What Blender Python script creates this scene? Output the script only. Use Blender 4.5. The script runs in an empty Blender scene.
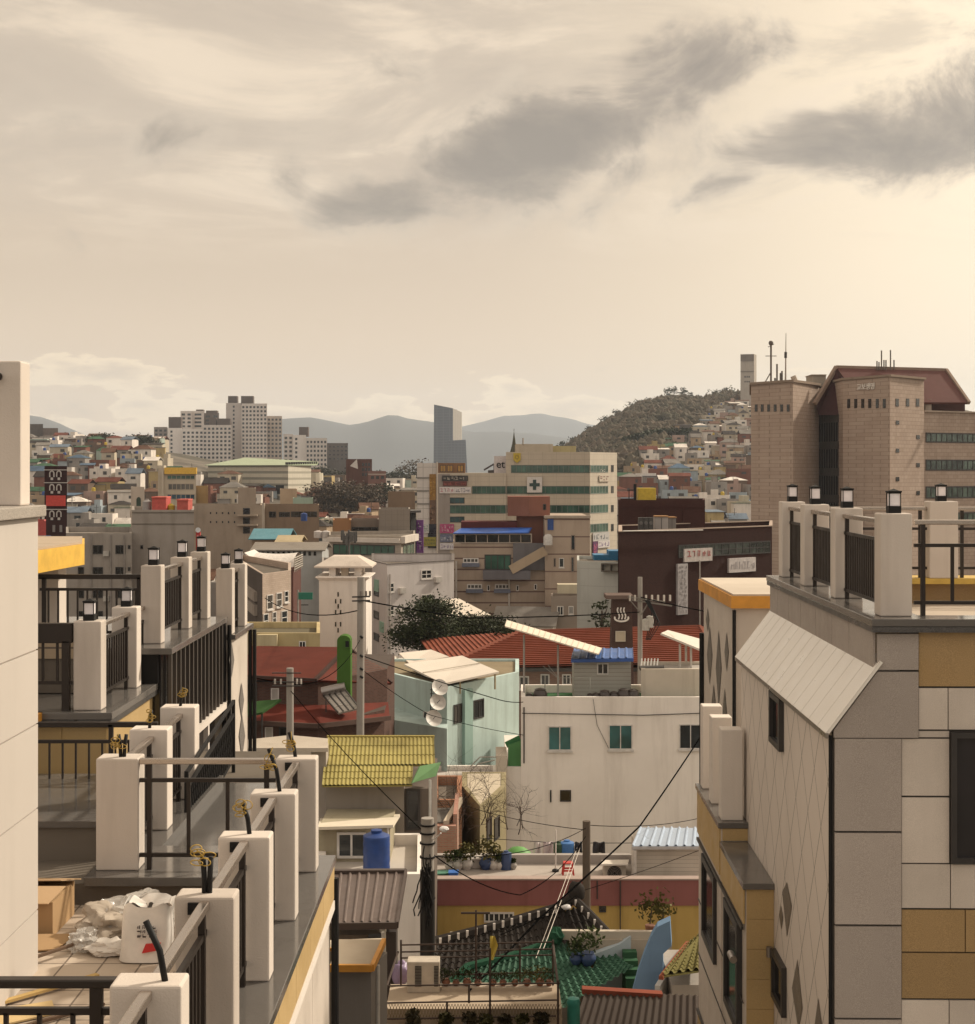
import bpy, bmesh, math, random
from mathutils import Vector, Matrix, noise
random.seed(11)
S = bpy.context.scene
F, CX, HY, EYE = 1500.0, 487.5, 470.0, 22.0     # focal length in pixels, principal column, horizon row, eye height
# ------------------------------------------------------------------ camera
cd = bpy.data.cameras.new('camera'); cam = bpy.data.objects.new('camera', cd); S.collection.objects.link(cam)
cam.location = (0, 0, EYE); cam.rotation_euler = (math.pi/2, 0, 0)
cd.sensor_fit = 'HORIZONTAL'; cd.sensor_width = 36; cd.lens = 36*F/975; cd.shift_y = -(512-HY)/975
cd.clip_start = .1; cd.clip_end = 60000
S.camera = cam
# ------------------------------------------------------------------ exposure
S.view_settings.view_transform = 'Standard'; S.view_settings.look = 'None'
S.view_settings.exposure = 0.50; S.view_settings.gamma = 1
S.cycles.max_bounces = 5; S.cycles.diffuse_bounces = 3; S.cycles.glossy_bounces = 3; S.cycles.volume_bounces = 1; S.cycles.transparent_max_bounces = 6
S.cycles.use_denoising = True; S.cycles.volume_step_rate = 4
# ------------------------------------------------------------------ sun and sky
SUN_AZ, SUN_EL = 58.0, 36.0                     # degrees: right of the view direction, above the horizon
ld = bpy.data.lights.new('sun', 'SUN'); sun = bpy.data.objects.new('sun', ld); S.collection.objects.link(sun)
ld.energy = 3.1; ld.angle = math.radians(3); ld.color = (1, .90, .74)
a, e = math.radians(SUN_AZ), math.radians(SUN_EL)
sd = Vector((math.sin(a)*math.cos(e), math.cos(a)*math.cos(e), math.sin(e)))
sun.rotation_euler = sd.to_track_quat('Z', 'Y').to_euler(); sun.location = (60, 60, 90)

def make_world():
    w = bpy.data.worlds.new('World'); S.world = w; w.use_nodes = True
    n, l = w.node_tree.nodes, w.node_tree.links; n.clear()
    def N(t, **k):
        x = n.new(t)
        for a_, b_ in k.items(): setattr(x, a_, b_)
        return x
    def M(op, a_, b_=None, c_=None):
        x = N('ShaderNodeMath', operation=op)
        for i, v in enumerate((a_, b_, c_)):
            if v is None: continue
            if isinstance(v, (int, float)): x.inputs[i].default_value = v
            else: l.new(v, x.inputs[i])
        return x.outputs[0]
    def smooth(v, lo, hi, out0=0, out1=1):
        x = N('ShaderNodeMapRange', interpolation_type='SMOOTHSTEP')
        l.new(v, x.inputs[0])
        for i, q in enumerate((lo, hi, out0, out1)): x.inputs[i+1].default_value = q
        return x.outputs[0]
    def mix(f, c1, c2):
        x = N('ShaderNodeMix', data_type='RGBA')
        for i, v in ((0, f), (6, c1), (7, c2)):
            if hasattr(v, 'default_value') or hasattr(v, 'is_linked'): l.new(v, x.inputs[i])
            elif i == 0: x.inputs[0].default_value = v
            else: x.inputs[i].default_value = (*v, 1)
        return x.outputs[2]
    def nz(vec, scale, detail=6, rough=.55, dist=0):
        x = N('ShaderNodeTexNoise'); x.inputs['Scale'].default_value = scale; x.inputs['Detail'].default_value = detail
        x.inputs['Roughness'].default_value = rough; x.inputs['Distortion'].default_value = dist
        l.new(vec, x.inputs['Vector']); return x
    tc = N('ShaderNodeTexCoord').outputs['Generated']
    sx = N('ShaderNodeSeparateXYZ'); l.new(tc, sx.inputs[0]); x, y, z = sx.outputs
    u, v = M('ARCTAN2', x, y), M('ARCSINE', z)
    uv = N('ShaderNodeCombineXYZ'); l.new(u, uv.inputs[0]); l.new(v, uv.inputs[1]); uv = uv.outputs[0]
    # cloud deck: direction projected on a layer overhead
    zc = M('ADD', M('MAXIMUM', z, 0.0), .10)
    pl = N('ShaderNodeCombineXYZ'); l.new(M('DIVIDE', x, zc), pl.inputs[0]); l.new(M('DIVIDE', y, zc), pl.inputs[1]); pl = pl.outputs[0]
    veil = nz(pl, 1.5, 10, .64, .6).outputs[0]
    an = N('ShaderNodeMapping'); an.inputs['Rotation'].default_value = (0, 0, math.radians(-22)); an.inputs['Scale'].default_value = (.80, 1.25, 1); l.new(uv, an.inputs[0])
    fine = nz(an.outputs[0], 13, 11, .64, .5).outputs[0]
    soft = nz(uv, 5, 5, .5).outputs[0]
    sky = N('ShaderNodeTexSky', sky_type='NISHITA', sun_disc=False, sun_elevation=e, sun_rotation=a)
    k = 10.0                                    # the Background runs at 0.1
    C = lambda r, g, b: (r*k, g*k, b*k)
    # warm thin overcast, brighter toward the veiled sun
    dot = N('ShaderNodeVectorMath', operation='DOT_PRODUCT'); l.new(tc, dot.inputs[0]); dot.inputs[1].default_value = sd
    near = smooth(dot.outputs['Value'], .72, 1.0)
    base = mix(smooth(v, 0, .24), C(.595, .425, .265), C(.465, .375, .28))
    band = smooth(M('ABSOLUTE', M('SUBTRACT', v, M('ADD', .145, M('MULTIPLY', soft, -.02)))), .0, .05, 1, 0)
    base = mix(M('MULTIPLY', band, smooth(u, -.35, .25, .45, .0)), base, C(.46, .345, .23))
    base = mix(smooth(u, -.05, .33, 0, .8), base, C(.79, .635, .43))
    base = mix(M('MULTIPLY', smooth(u, .12, .42), smooth(v, .0, .2, .25, .7)), base, C(.93, .775, .56))
    base = mix(near, base, C(1.15, .93, .64))
    # paler wisps of the veil
    wis = M('MULTIPLY', smooth(veil, .47, .62), smooth(v, .12, .21, .0, .75))
    base = mix(wis, base, C(.69, .56, .41))
    wis2 = M('MULTIPLY', smooth(veil, .50, .36), smooth(v, .13, .22, .0, .5))
    base = mix(wis2, base, C(.385, .31, .235))
    # dark grey clouds: lobes in direction space, broken up by noise
    dn = nz(uv, 6.5, 5, .6).outputs[1]
    ds = N('ShaderNodeSeparateXYZ'); l.new(dn, ds.inputs[0])
    du = M('ADD', u, M('MULTIPLY', M('SUBTRACT', ds.outputs[0], .5), .15))
    dv = M('ADD', v, M('MULTIPLY', M('SUBTRACT', ds.outputs[1], .5), .075))
    tot = None
    for px, py, a_, b_, tilt, wt in ((395, 208, 120, 34, 10, .95), (480, 178, 130, 50, 24, 1.05), (570, 132, 140, 54, 32, 1.12), (655, 82, 105, 48, 20, 1.12), (640, 182, 80, 30, 45, .62), (530, 160, 130, 56, 25, 1.0),
                                     (700, 195, 40, 26, 30, .58), (812, 158, 120, 36, 2, .85), (930, 138, 150, 52, 10, 1.15), (80, 158, 44, 34, 40, .55), (152, 162, 60, 20, 20, .52),
                                     (285, 188, 40, 44, 60, .55), (590, -6, 150, 20, 0, .85), (395, 85, 50, 36, 40, .5), (330, 120, 120, 50, 30, .36), (1250, 60, 200, 60, 5, 1), (-250, 120, 180, 50, 10, .9), (1700, 170, 260, 50, 5, 1)):
        t = math.radians(tilt); cu, cv = (px-CX)/F, (HY-py)/F
        pu, pv = M('SUBTRACT', du, cu), M('SUBTRACT', dv, cv)
        ra = M('MULTIPLY', M('ADD', M('MULTIPLY', pu, math.cos(t)), M('MULTIPLY', pv, math.sin(t))), F/(a_*1.06))
        rb = M('MULTIPLY', M('SUBTRACT', M('MULTIPLY', pv, math.cos(t)), M('MULTIPLY', pu, math.sin(t))), F/(b_*1.22))
        r = M('SQRT', M('ADD', M('MULTIPLY', ra, ra), M('MULTIPLY', rb, rb)))
        s = smooth(r, .1, 1.45, wt, 0)
        tot = s if tot is None else M('MAXIMUM', tot, s)
    dens = M('ADD', tot, M('MULTIPLY', M('SUBTRACT', fine, .5), 2.5))
    m1 = smooth(dens, .22, .86)
    halo = M('MULTIPLY', smooth(tot, .05, .5, 0, .5), smooth(fine, .42, .6))
    base = mix(halo, base, C(.68, .57, .43))
    dark = mix(smooth(dens, .40, 1.35), C(.36, .288, .215), C(.17, .137, .105))
    base = mix(M('MULTIPLY', m1, .95), base, dark)
    # low cumulus tops near the horizon
    st = N('ShaderNodeCombineXYZ'); l.new(M('MULTIPLY', u, 9), st.inputs[0]); l.new(M('MULTIPLY', v, 26), st.inputs[1])
    cum = nz(st.outputs[0], 1.0, 7, .55).outputs[0]
    e_ = M('SUBTRACT', M('ADD', .018, M('MULTIPLY', M('SUBTRACT', cum, .36), .22)), v)
    mc = smooth(e_, -.001, .005)
    base = mix(M('MULTIPLY', mc, smooth(e_, .0, .03, .85, .0)), base, C(.80, .62, .40))
    base = mix(M('MULTIPLY', mc, smooth(e_, .006, .035, 0, .5)), base, C(.45, .36, .265))
    # the unseen sky behind and overhead: even grey-white cloud
    base = mix(smooth(y, .25, -.5), base, C(.65, .57, .475))
    out = mix(.96, sky.outputs[0], base)
    bg = N('ShaderNodeBackground'); bg.inputs[1].default_value = .1; l.new(out, bg.inputs[0])
    o = N('ShaderNodeOutputWorld'); l.new(bg.outputs[0], o.inputs[0])
make_world()

# ------------------------------------------------------------------ geometry helpers
def X(px, d): return (px-CX)*d/F
def Z(py, d): return EYE-(py-HY)*d/F
def P(px, py, d): return Vector((X(px, d), d, Z(py, d)))
WM = {}
class MB:
    def __init__(s): s.v, s.f = [], []
    def add(s, vs, fs):
        k = len(s.v); s.v += [Vector(p) for p in vs]; s.f += [tuple(i+k for i in f) for f in fs]; return s
    def box(s, x0, x1, y0, y1, z0, z1):
        return s.add([(x0,y0,z0),(x1,y0,z0),(x1,y1,z0),(x0,y1,z0),(x0,y0,z1),(x1,y0,z1),(x1,y1,z1),(x0,y1,z1)],
                     [(0,3,2,1),(4,5,6,7),(0,1,5,4),(1,2,6,5),(2,3,7,6),(3,0,4,7)])
    def hexa(s, b, t): return s.add(list(b)+list(t), [(0,3,2,1),(4,5,6,7),(0,1,5,4),(1,2,6,5),(2,3,7,6),(3,0,4,7)])
    def slab(s, q, th):                          # a quad with thickness, q given counter-clockwise seen from outside
        q = [Vector(p) for p in q]; n = (q[1]-q[0]).cross(q[3]-q[0]).normalized()
        return s.hexa([p-n*th for p in q], q)
    def prism(s, poly, z0, z1):
        n = len(poly)
        return s.add([(x, y, z0) for x, y in poly]+[(x, y, z1) for x, y in poly],
                     [tuple(range(n-1, -1, -1)), tuple(range(n, 2*n))]+[(i, (i+1) % n, n+(i+1) % n, n+i) for i in range(n)])
    def bar(s, p0, p1, w, h=None, up=(0, 0, 1)):
        p0, p1 = Vector(p0), Vector(p1); h = h or w; d = (p1-p0).normalized(); up = Vector(up)
        if abs(d.dot(up)) > .95: up = Vector((0, 1, 0))
        sx = d.cross(up).normalized()*w/2; sz = sx.cross(d).normalized()*h/2
        return s.hexa([p0-sx-sz, p0+sx-sz, p1+sx-sz, p1-sx-sz], [p0-sx+sz, p0+sx+sz, p1+sx+sz, p1-sx+sz])
    def tube(s, pts, r, n=8, cap=True):
        pts = [Vector(p) for p in pts]; rs = r if isinstance(r, (list, tuple)) else [r]*len(pts); k = len(s.v)
        prev = None
        for i, p in enumerate(pts):
            d = (pts[min(i+1, len(pts)-1)]-pts[max(i-1, 0)]).normalized()
            if prev is None:
                a_ = d.cross(Vector((0, 0, 1))) if abs(d.z) < .9 else d.cross(Vector((0, 1, 0)))
            else: a_ = prev-d*prev.dot(d)
            a_.normalize(); prev = a_; b_ = d.cross(a_)
            for j in range(n):
                t = 2*math.pi*j/n; s.v.append(p+(a_*math.cos(t)+b_*math.sin(t))*rs[i])
        for i in range(len(pts)-1):
            for j in range(n): s.f.append((k+i*n+j, k+i*n+(j+1) % n, k+(i+1)*n+(j+1) % n, k+(i+1)*n+j))
        if cap: s.f += [tuple(k+j for j in range(n-1, -1, -1)), tuple(k+(len(pts)-1)*n+j for j in range(n))]
        return s
    def lathe(s, c, prof, n=16):                 # prof: (radius, z)
        return s.tube([Vector((c[0], c[1], c[2]+z)) for _, z in prof], [max(r, .001) for r, _ in prof], n)
    def grid(s, fn, nu, nv):
        k = len(s.v)
        for j in range(nv+1):
            for i in range(nu+1): s.v.append(Vector(fn(i/nu, j/nv)))
        for j in range(nv):
            for i in range(nu):
                q = k+j*(nu+1)+i; s.f.append((q, q+1, q+nu+2, q+nu+1))
        return s
    def blob(s, c, r, seed=0, sq=1.0, amp=.35, n=6):
        k = len(s.v); c = Vector(c); off = Vector((seed*3.17, seed*1.3, seed*.7))
        for i in range(n+1):
            for j in range(n*2):
                th, ph = math.pi*i/n, math.pi*j/n
                d = Vector((math.sin(th)*math.cos(ph), math.sin(th)*math.sin(ph), math.cos(th)))
                q = r*(1+amp*noise.noise(d*1.8+off)*1.6); s.v.append(c+Vector((d.x*q, d.y*q, d.z*q*sq)))
        for i in range(n):
            for j in range(n*2): s.f.append((k+i*n*2+j, k+(i+1)*n*2+j, k+(i+1)*n*2+(j+1) % (n*2), k+i*n*2+(j+1) % (n*2)))
        return s
    def build(s, name, m, parent=None, smooth=False, bevel=0, kind=None, label=None):
        me = bpy.data.meshes.new(name); o = bpy.data.objects.new(name, me)
        inv = WM[parent.name].inverted() if parent else None
        vs = [inv @ p for p in s.v] if parent else s.v
        me.from_pydata([tuple(p) for p in vs], [], s.f); me.materials.append(m)
        if smooth: me.polygons.foreach_set('use_smooth', [True]*len(me.polygons))
        if smooth == 'auto':
            me.set_sharp_from_angle(angle=math.radians(40))
        S.collection.objects.link(o)
        if parent: o.parent = parent; WM[o.name] = WM[parent.name]
        else: WM[o.name] = Matrix.Identity(4)
        if bevel:
            b = o.modifiers.new('bevel', 'BEVEL'); b.width = bevel; b.segments = 2; b.limit_method = 'ANGLE'
        if kind: o['kind'] = kind
        if label: o['label'] = label
        return o
def tag(o, label=None, cat=None, group=None, kind=None):
    for k_, v_ in (('label', label), ('category', cat), ('group', group), ('kind', kind)):
        if v_: o[k_] = v_
    return o
def thing(name, label, cat, loc=(0, 0, 0), rot=0, group=None):
    o = bpy.data.objects.new(name, None); o.empty_display_size = .2; S.collection.objects.link(o)
    o.location = loc; o.rotation_euler = (0, 0, rot)
    WM[o.name] = Matrix.Translation(Vector(loc)) @ Matrix.Rotation(rot, 4, 'Z')
    return tag(o, label, cat, group)
def dup(root, loc, label=None, rot=None, group=None, scale=None):
    r = root.copy(); S.collection.objects.link(r); r.location = loc
    if rot is not None: r.rotation_euler = (0, 0, rot)
    if scale: r.scale = scale
    if label: r['label'] = label
    if group: r['group'] = group
    for ch in list(root.children):
        c = ch.copy(); S.collection.objects.link(c); c.parent = r
        for g in list(ch.children):
            q = g.copy(); S.collection.objects.link(q); q.parent = c
    return r
class Wall:                                      # a vertical wall plane between two plan points, left to right as seen from the eye
    def __init__(s, A, B):
        s.A, s.B = Vector((A[0], A[1])), Vector((B[0], B[1])); s.L = (s.B-s.A).length; s.d = (s.B-s.A).normalized(); s.n = Vector((s.d.y, -s.d.x))
    def pt(s, u, z, off=0): q = s.A+s.d*u+s.n*off; return Vector((q.x, q.y, z))
    def hit(s, px, py):
        r = Vector(((px-CX)/F, 1)); t = s.A.dot(s.n)/r.dot(s.n); q = r*t
        return (q-s.A).dot(s.d), EYE-(py-HY)/F*t
    def rect(s, px0, py0, px1, py1):
        u0, z1 = s.hit(px0, py0); u1, z0 = s.hit(px1, py1); return u0, u1, z0, z1
def panel(mb, W, r, o0, o1):
    u0, u1, z0, z1 = r
    return mb.hexa([W.pt(u0, z0, o0), W.pt(u1, z0, o0), W.pt(u1, z0, o1), W.pt(u0, z0, o1)][::-1], [W.pt(u0, z1, o0), W.pt(u1, z1, o0), W.pt(u1, z1, o1), W.pt(u0, z1, o1)][::-1])
def inset(poly, t):
    n = len(poly); out = []
    ar = sum(poly[i][0]*poly[(i+1) % n][1]-poly[(i+1) % n][0]*poly[i][1] for i in range(n)); sg = 1 if ar > 0 else -1
    for i in range(n):
        p, q, r = Vector(poly[i-1]), Vector(poly[i]), Vector(poly[(i+1) % n])
        d1, d2 = (q-p).normalized(), (r-q).normalized(); n1, n2 = Vector((-d1.y, d1.x))*sg, Vector((-d2.y, d2.x))*sg
        b = (n1+n2); b = b/max(b.dot(n1), .3); out.append((q+b*t)[:])
    return out

# ------------------------------------------------------------------ materials
MC = {}
def base_mat(name, col, rough=.8, metal=0, spec=.5):
    m = bpy.data.materials.new(name); m.use_nodes = True; b = m.node_tree.nodes['Principled BSDF']
    b.inputs['Base Color'].default_value = (*col, 1); b.inputs['Roughness'].default_value = rough; b.inputs['Metallic'].default_value = metal
    b.inputs['Specular IOR Level'].default_value = spec
    return m, m.node_tree.nodes, m.node_tree.links, b
def mixc(n, l, f, c1, c2, blend='MIX'):
    x = n.new('ShaderNodeMix'); x.data_type = 'RGBA'; x.blend_type = blend
    for i, v in ((0, f), (6, c1), (7, c2)):
        if isinstance(v, bpy.types.NodeSocket): l.new(v, x.inputs[i])
        elif i == 0: x.inputs[0].default_value = v
        else: x.inputs[i].default_value = (*v, 1)
    return x.outputs[2]
def mth(n, l, op, a_, b_=None, c_=None):
    x = n.new('ShaderNodeMath'); x.operation = op
    for i, v in enumerate((a_, b_, c_)):
        if v is None: continue
        if isinstance(v, (int, float)): x.inputs[i].default_value = v
        else: l.new(v, x.inputs[i])
    return x.outputs[0]
def ramp(n, l, v, lo, hi, o0=0, o1=1):
    x = n.new('ShaderNodeMapRange'); l.new(v, x.inputs[0])
    for i, q in enumerate((lo, hi, o0, o1)): x.inputs[i+1].default_value = q
    return x.outputs[0]
def wpos(n): return n.new('ShaderNodeNewGeometry').outputs['Position']
def nzt(n, l, vec, scale, detail=4, rough=.55, sc=None):
    if sc:
        mp = n.new('ShaderNodeMapping'); mp.inputs['Scale'].default_value = sc; l.new(vec, mp.inputs[0]); vec = mp.outputs[0]
    x = n.new('ShaderNodeTexNoise'); x.inputs['Scale'].default_value = scale; x.inputs['Detail'].default_value = detail; x.inputs['Roughness'].default_value = rough
    l.new(vec, x.inputs['Vector']); return x.outputs[0]
def dirt(n, l, pos, c, var=.2, streak=.25, scale=.35):
    a_ = nzt(n, l, pos, scale, 5, .6); s_ = nzt(n, l, pos, 1.0, 5, .65, (1.3, 1.3, .13))
    c = mixc(n, l, ramp(n, l, a_, .38, .68, 0, var*.75), c, (.30, .26, .22), 'MULTIPLY')
    return mixc(n, l, ramp(n, l, s_, .50, .75, 0, streak*.8), c, (.30, .25, .21), 'MULTIPLY')
DIRT = (.13, .105, .085)
def plaster(col, var=.25, streak=.3, rough=.85, bump=.25, fine=60, key=None):
    k = ('p', col, var, streak, rough, bump, fine)
    if k in MC: return MC[k]
    m, n, l, b = base_mat('plaster', col, rough, 0, .08); p = wpos(n)
    oi = n.new('ShaderNodeObjectInfo'); c = n.new('ShaderNodeVectorMath'); c.operation = 'SCALE'; c.inputs[0].default_value = col; l.new(ramp(n, l, oi.outputs['Random'], 0, 1, .93, 1.07), c.inputs['Scale'])
    l.new(dirt(n, l, p, c.outputs[0], var, streak), b.inputs['Base Color'])
    if bump:
        bp = n.new('ShaderNodeBump'); bp.inputs['Strength'].default_value = bump; bp.inputs['Distance'].default_value = .01
        l.new(nzt(n, l, p, fine, 3), bp.inputs['Height']); l.new(bp.outputs[0], b.inputs['Normal'])
    MC[k] = m; return m
def granite(col, rough=.35, speck=.35, scale=140, stain=.15):
    k = ('g', col, rough, speck, scale, stain)
    if k in MC: return MC[k]
    m, n, l, b = base_mat('granite', col, rough); p = wpos(n)
    s_ = nzt(n, l, p, scale, 2, .7); oi = n.new('ShaderNodeObjectInfo')
    c = mixc(n, l, ramp(n, l, s_, .42, .62), tuple(v*(1-speck) for v in col), tuple(min(1, v*(1+speck)) for v in col))
    x = n.new('ShaderNodeVectorMath'); x.operation = 'SCALE'; l.new(dirt(n, l, p, c, stain, stain, .8), x.inputs[0]); l.new(ramp(n, l, oi.outputs['Random'], 0, 1, .90, 1.09), x.inputs['Scale']); l.new(x.outputs[0], b.inputs['Base Color'])
    l.new(ramp(n, l, nzt(n, l, p, 2.5, 4), .3, .7, rough*.7, min(1, rough*1.5)), b.inputs['Roughness'])
    MC[k] = m; return m
def bricks(col, col2, mortar, bw=.22, bh=.07, gap=.012, var=.2, streak=.2, rough=.85, bias=0):
    k = ('b', col, col2, mortar, bw, bh, gap, var)
    if k in MC: return MC[k]
    m, n, l, b = base_mat('brickwork', col, rough, 0, .12); p = wpos(n)
    sp = n.new('ShaderNodeSeparateXYZ'); l.new(p, sp.inputs[0])
    cb = n.new('ShaderNodeCombineXYZ'); l.new(mth(n, l, 'ADD', sp.outputs[0], sp.outputs[1]), cb.inputs[0]); l.new(sp.outputs[2], cb.inputs[1])
    t = n.new('ShaderNodeTexBrick'); l.new(cb.outputs[0], t.inputs['Vector'])
    t.inputs['Color1'].default_value = (*col, 1); t.inputs['Color2'].default_value = (*col2, 1); t.inputs['Mortar'].default_value = (*mortar, 1)
    t.inputs['Scale'].default_value = 1; t.inputs['Mortar Size'].default_value = gap; t.inputs['Brick Width'].default_value = bw; t.inputs['Row Height'].default_value = bh; t.inputs['Bias'].default_value = bias
    l.new(dirt(n, l, p, t.outputs[0], var, streak), b.inputs['Base Color'])
    MC[k] = m; return m
def lines_mat(col, axis, period, lw, lcol, var=.2, streak=.2, rough=.7, off=0):
    """horizontal (axis 2) or vertical (axis 0: x+y) grooves on a wall"""
    k = ('l', col, axis, period, lw, lcol, off)
    if k in MC: return MC[k]
    m, n, l, b = base_mat('clad_panels', col, rough, 0, .35); p = wpos(n)
    sp = n.new('ShaderNodeSeparateXYZ'); l.new(p, sp.inputs[0])
    fs = []
    for ax, per in zip(axis if isinstance(axis, tuple) else (axis,), period if isinstance(period, tuple) else (period,)):
        v = sp.outputs[2] if ax == 2 else mth(n, l, 'ADD', sp.outputs[0], sp.outputs[1])
        fr = mth(n, l, 'FRACT', mth(n, l, 'ADD', mth(n, l, 'DIVIDE', v, per), off))
        fs.append(mth(n, l, 'LESS_THAN', fr, lw/per))
    f = fs[0] if len(fs) == 1 else mth(n, l, 'MAXIMUM', fs[0], fs[1])
    c = n.new('ShaderNodeRGB'); c.outputs[0].default_value = (*col, 1)
    c2 = dirt(n, l, p, c.outputs[0], var, streak)
    l.new(mixc(n, l, f, c2, lcol), b.inputs['Base Color'])
    MC[k] = m; return m
def metal(col, rough=.4, met=.7, var=.2):
    k = ('m', col, rough, met, var)
    if k in MC: return MC[k]
    m, n, l, b = base_mat('metal', col, rough, met); p = wpos(n)
    c = n.new('ShaderNodeRGB'); c.outputs[0].default_value = (*col, 1)
    l.new(dirt(n, l, p, c.outputs[0], var, var), b.inputs['Base Color'])
    l.new(ramp(n, l, nzt(n, l, p, 3, 4), .3, .7, rough*.75, min(1, rough*1.3)), b.inputs['Roughness'])
    MC[k] = m; return m
def plain(col, rough=.6, met=0, spec=.5):
    k = ('q', col, rough, met, spec)
    if k in MC: return MC[k]
    m, n, l, b = base_mat('paint', col, rough, met, spec); p = wpos(n)
    v = ramp(n, l, nzt(n, l, p, 4, 4), .3, .7, .82, 1.12)
    x = n.new('ShaderNodeVectorMath'); x.operation = 'SCALE'; x.inputs[0].default_value = col; l.new(v, x.inputs['Scale'])
    l.new(x.outputs[0], b.inputs['Base Color']); MC[k] = m; return m
def glass(col=(.015, .018, .02), rough=.12, var=2.0, sc=.5):
    k = ('w', col, rough, var)
    if k in MC: return MC[k]
    m, n, l, b = base_mat('window_glass', col, rough, 0, .6); p = wpos(n)
    v = ramp(n, l, nzt(n, l, p, sc, 3), .35, .65, .6, var)
    x = n.new('ShaderNodeVectorMath'); x.operation = 'SCALE'; x.inputs[0].default_value = col; l.new(v, x.inputs['Scale'])
    l.new(x.outputs[0], b.inputs['Base Color']); MC[k] = m; return m
def leaf(col, var=.5):
    k = ('leaf', col)
    if k in MC: return MC[k]
    m, n, l, b = base_mat('foliage', col, .7, 0, .2); p = wpos(n)
    v = ramp(n, l, nzt(n, l, p, 1.2, 3), .3, .7, 1-var, 1+var)
    x = n.new('ShaderNodeVectorMath'); x.operation = 'SCALE'; x.inputs[0].default_value = col; l.new(v, x.inputs['Scale'])
    l.new(x.outputs[0], b.inputs['Base Color']); MC[k] = m; return m
WHITE = (.62, .555, .50)
G_DARK = glass(); G_GREEN = glass((.03, .075, .055), .1, 1.8, .3); G_TEAL = glass((.02, .09, .10)); G_CURT = glass((.075, .068, .06), .2, 1.8); G_BLACK = glass((.006, .006, .007), .08, 1.4)
IRON = metal((.032, .024, .02), .45, .4, .1); STEEL = metal((.33, .29, .26), .32, .85, .1); BLACK = plain((.012, .011, .011), .6, 0, .25)
CONC = plaster((.33, .29, .25), .4, .4); DARKCONC = plaster((.17, .145, .12), .5, .4); FRAME_W = plain((.62, .58, .54), .5); FRAME_D = plain((.035, .03, .028), .45)
GRAN = granite((.135, .124, .115), .12, .10, 160, .3); GRAN_EDGE = granite((.075, .07, .068), .3, .4, 90, .1)

# ------------------------------------------------------------------ building helpers
def window(W, r, par, fm=None, pm=None, mull=1, fw=.06, out=.05, rail=0, name='window', label=None):
    u0, u1, z0, z1 = r; f = MB(); fm = fm or FRAME_W; pm = pm or G_DARK
    for q in ((u0, u0+fw, z0, z1), (u1-fw, u1, z0, z1), (u0+fw, u1-fw, z0, z0+fw), (u0+fw, u1-fw, z1-fw, z1)): panel(f, W, q, -.02, out)
    for i in range(mull):
        c = u0+(u1-u0)*(i+1)/(mull+1); panel(f, W, (c-fw*.4, c+fw*.4, z0+fw, z1-fw), -.02, out*.8)
    for i in range(rail):
        c = z0+(z1-z0)*(i+1)/(rail+1); panel(f, W, (u0+fw, u1-fw, c-fw*.4, c+fw*.4), -.02, out*.75)
    if z1-z0 > .8 and fm is FRAME_W: panel(f, W, (u0-.06, u1+.06, z0-.09, z0-.003), -.02, out+.07)
    if pm is G_DARK and random.random() < .35: pm = G_CURT
    o = f.build(name, fm, par, label=label)
    panel(MB(), W, (u0+fw*.8, u1-fw*.8, z0+fw*.8, z1-fw*.8), -.02, out*.3).build('pane', pm, o)
    return o
def small_windows(W, rects, par, pm=None, out=.06):
    for i, r in enumerate(rects):
        if i < 100: panel(MB(), W, r, -.02, out).build('window', pm or G_DARK, par)
    if len(rects) > 100:
        b = MB()
        for r in rects[100:]: panel(b, W, r, -.02, out)
        b.build('window', pm or G_DARK, par, kind='stuff')
def block(name, label, cat, pts, z1, z0, m, depth=9, par_h=.7, roof=None, group=None, rot=0, back=None, cap=None):
    """a flat-roofed building: pts = its visible front corners in plan, left to right"""
    bk = back or [(x*(y+depth)/y, y+depth) for x, y in (pts[-1], pts[0])]
    poly = list(pts)+bk; c = (sum(p[0] for p in poly)/len(poly), sum(p[1] for p in poly)/len(poly))
    t = thing(name, label, cat, (c[0], c[1], z0), 0, group)
    n = len(poly); inn = inset(poly, .22); b = MB(); zr = z1-par_h
    b.add([(x, y, z0) for x, y in poly]+[(x, y, z1) for x, y in poly]+[(x, y, z1) for x, y in inn]+[(x, y, zr-.1) for x, y in inn],
          [(i, (i+1) % n, n+(i+1) % n, n+i) for i in range(n)]+[(n+i, n+(i+1) % n, 2*n+(i+1) % n, 2*n+i) for i in range(n)]+[(2*n+i, 2*n+(i+1) % n, 3*n+(i+1) % n, 3*n+i) for i in range(n)])
    b.build('wall', m, t)
    MB().prism(inset(poly, .24), zr-.12, zr).build('roof', roof or DARKCONC, t)
    if cap:
        o = inset(poly, -.05); i2 = inset(poly, .26); q = MB()
        q.add([(x, y, z1) for x, y in o]+[(x, y, z1+.08) for x, y in o]+[(x, y, z1+.08) for x, y in i2]+[(x, y, z1) for x, y in i2],
              [(k_*n+i, k_*n+(i+1) % n, (k_+1)*n+(i+1) % n, (k_+1)*n+i) for k_ in range(3) for i in range(n)]+[(3*n+i, 3*n+(i+1) % n, (i+1) % n, i) for i in range(n)])
        q.build('coping', cap, t)
    return t, [Wall(pts[i], pts[i+1]) for i in range(len(pts)-1)]
def pp(*a_): return [(X(px, d), d) for px, d in a_]
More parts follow.
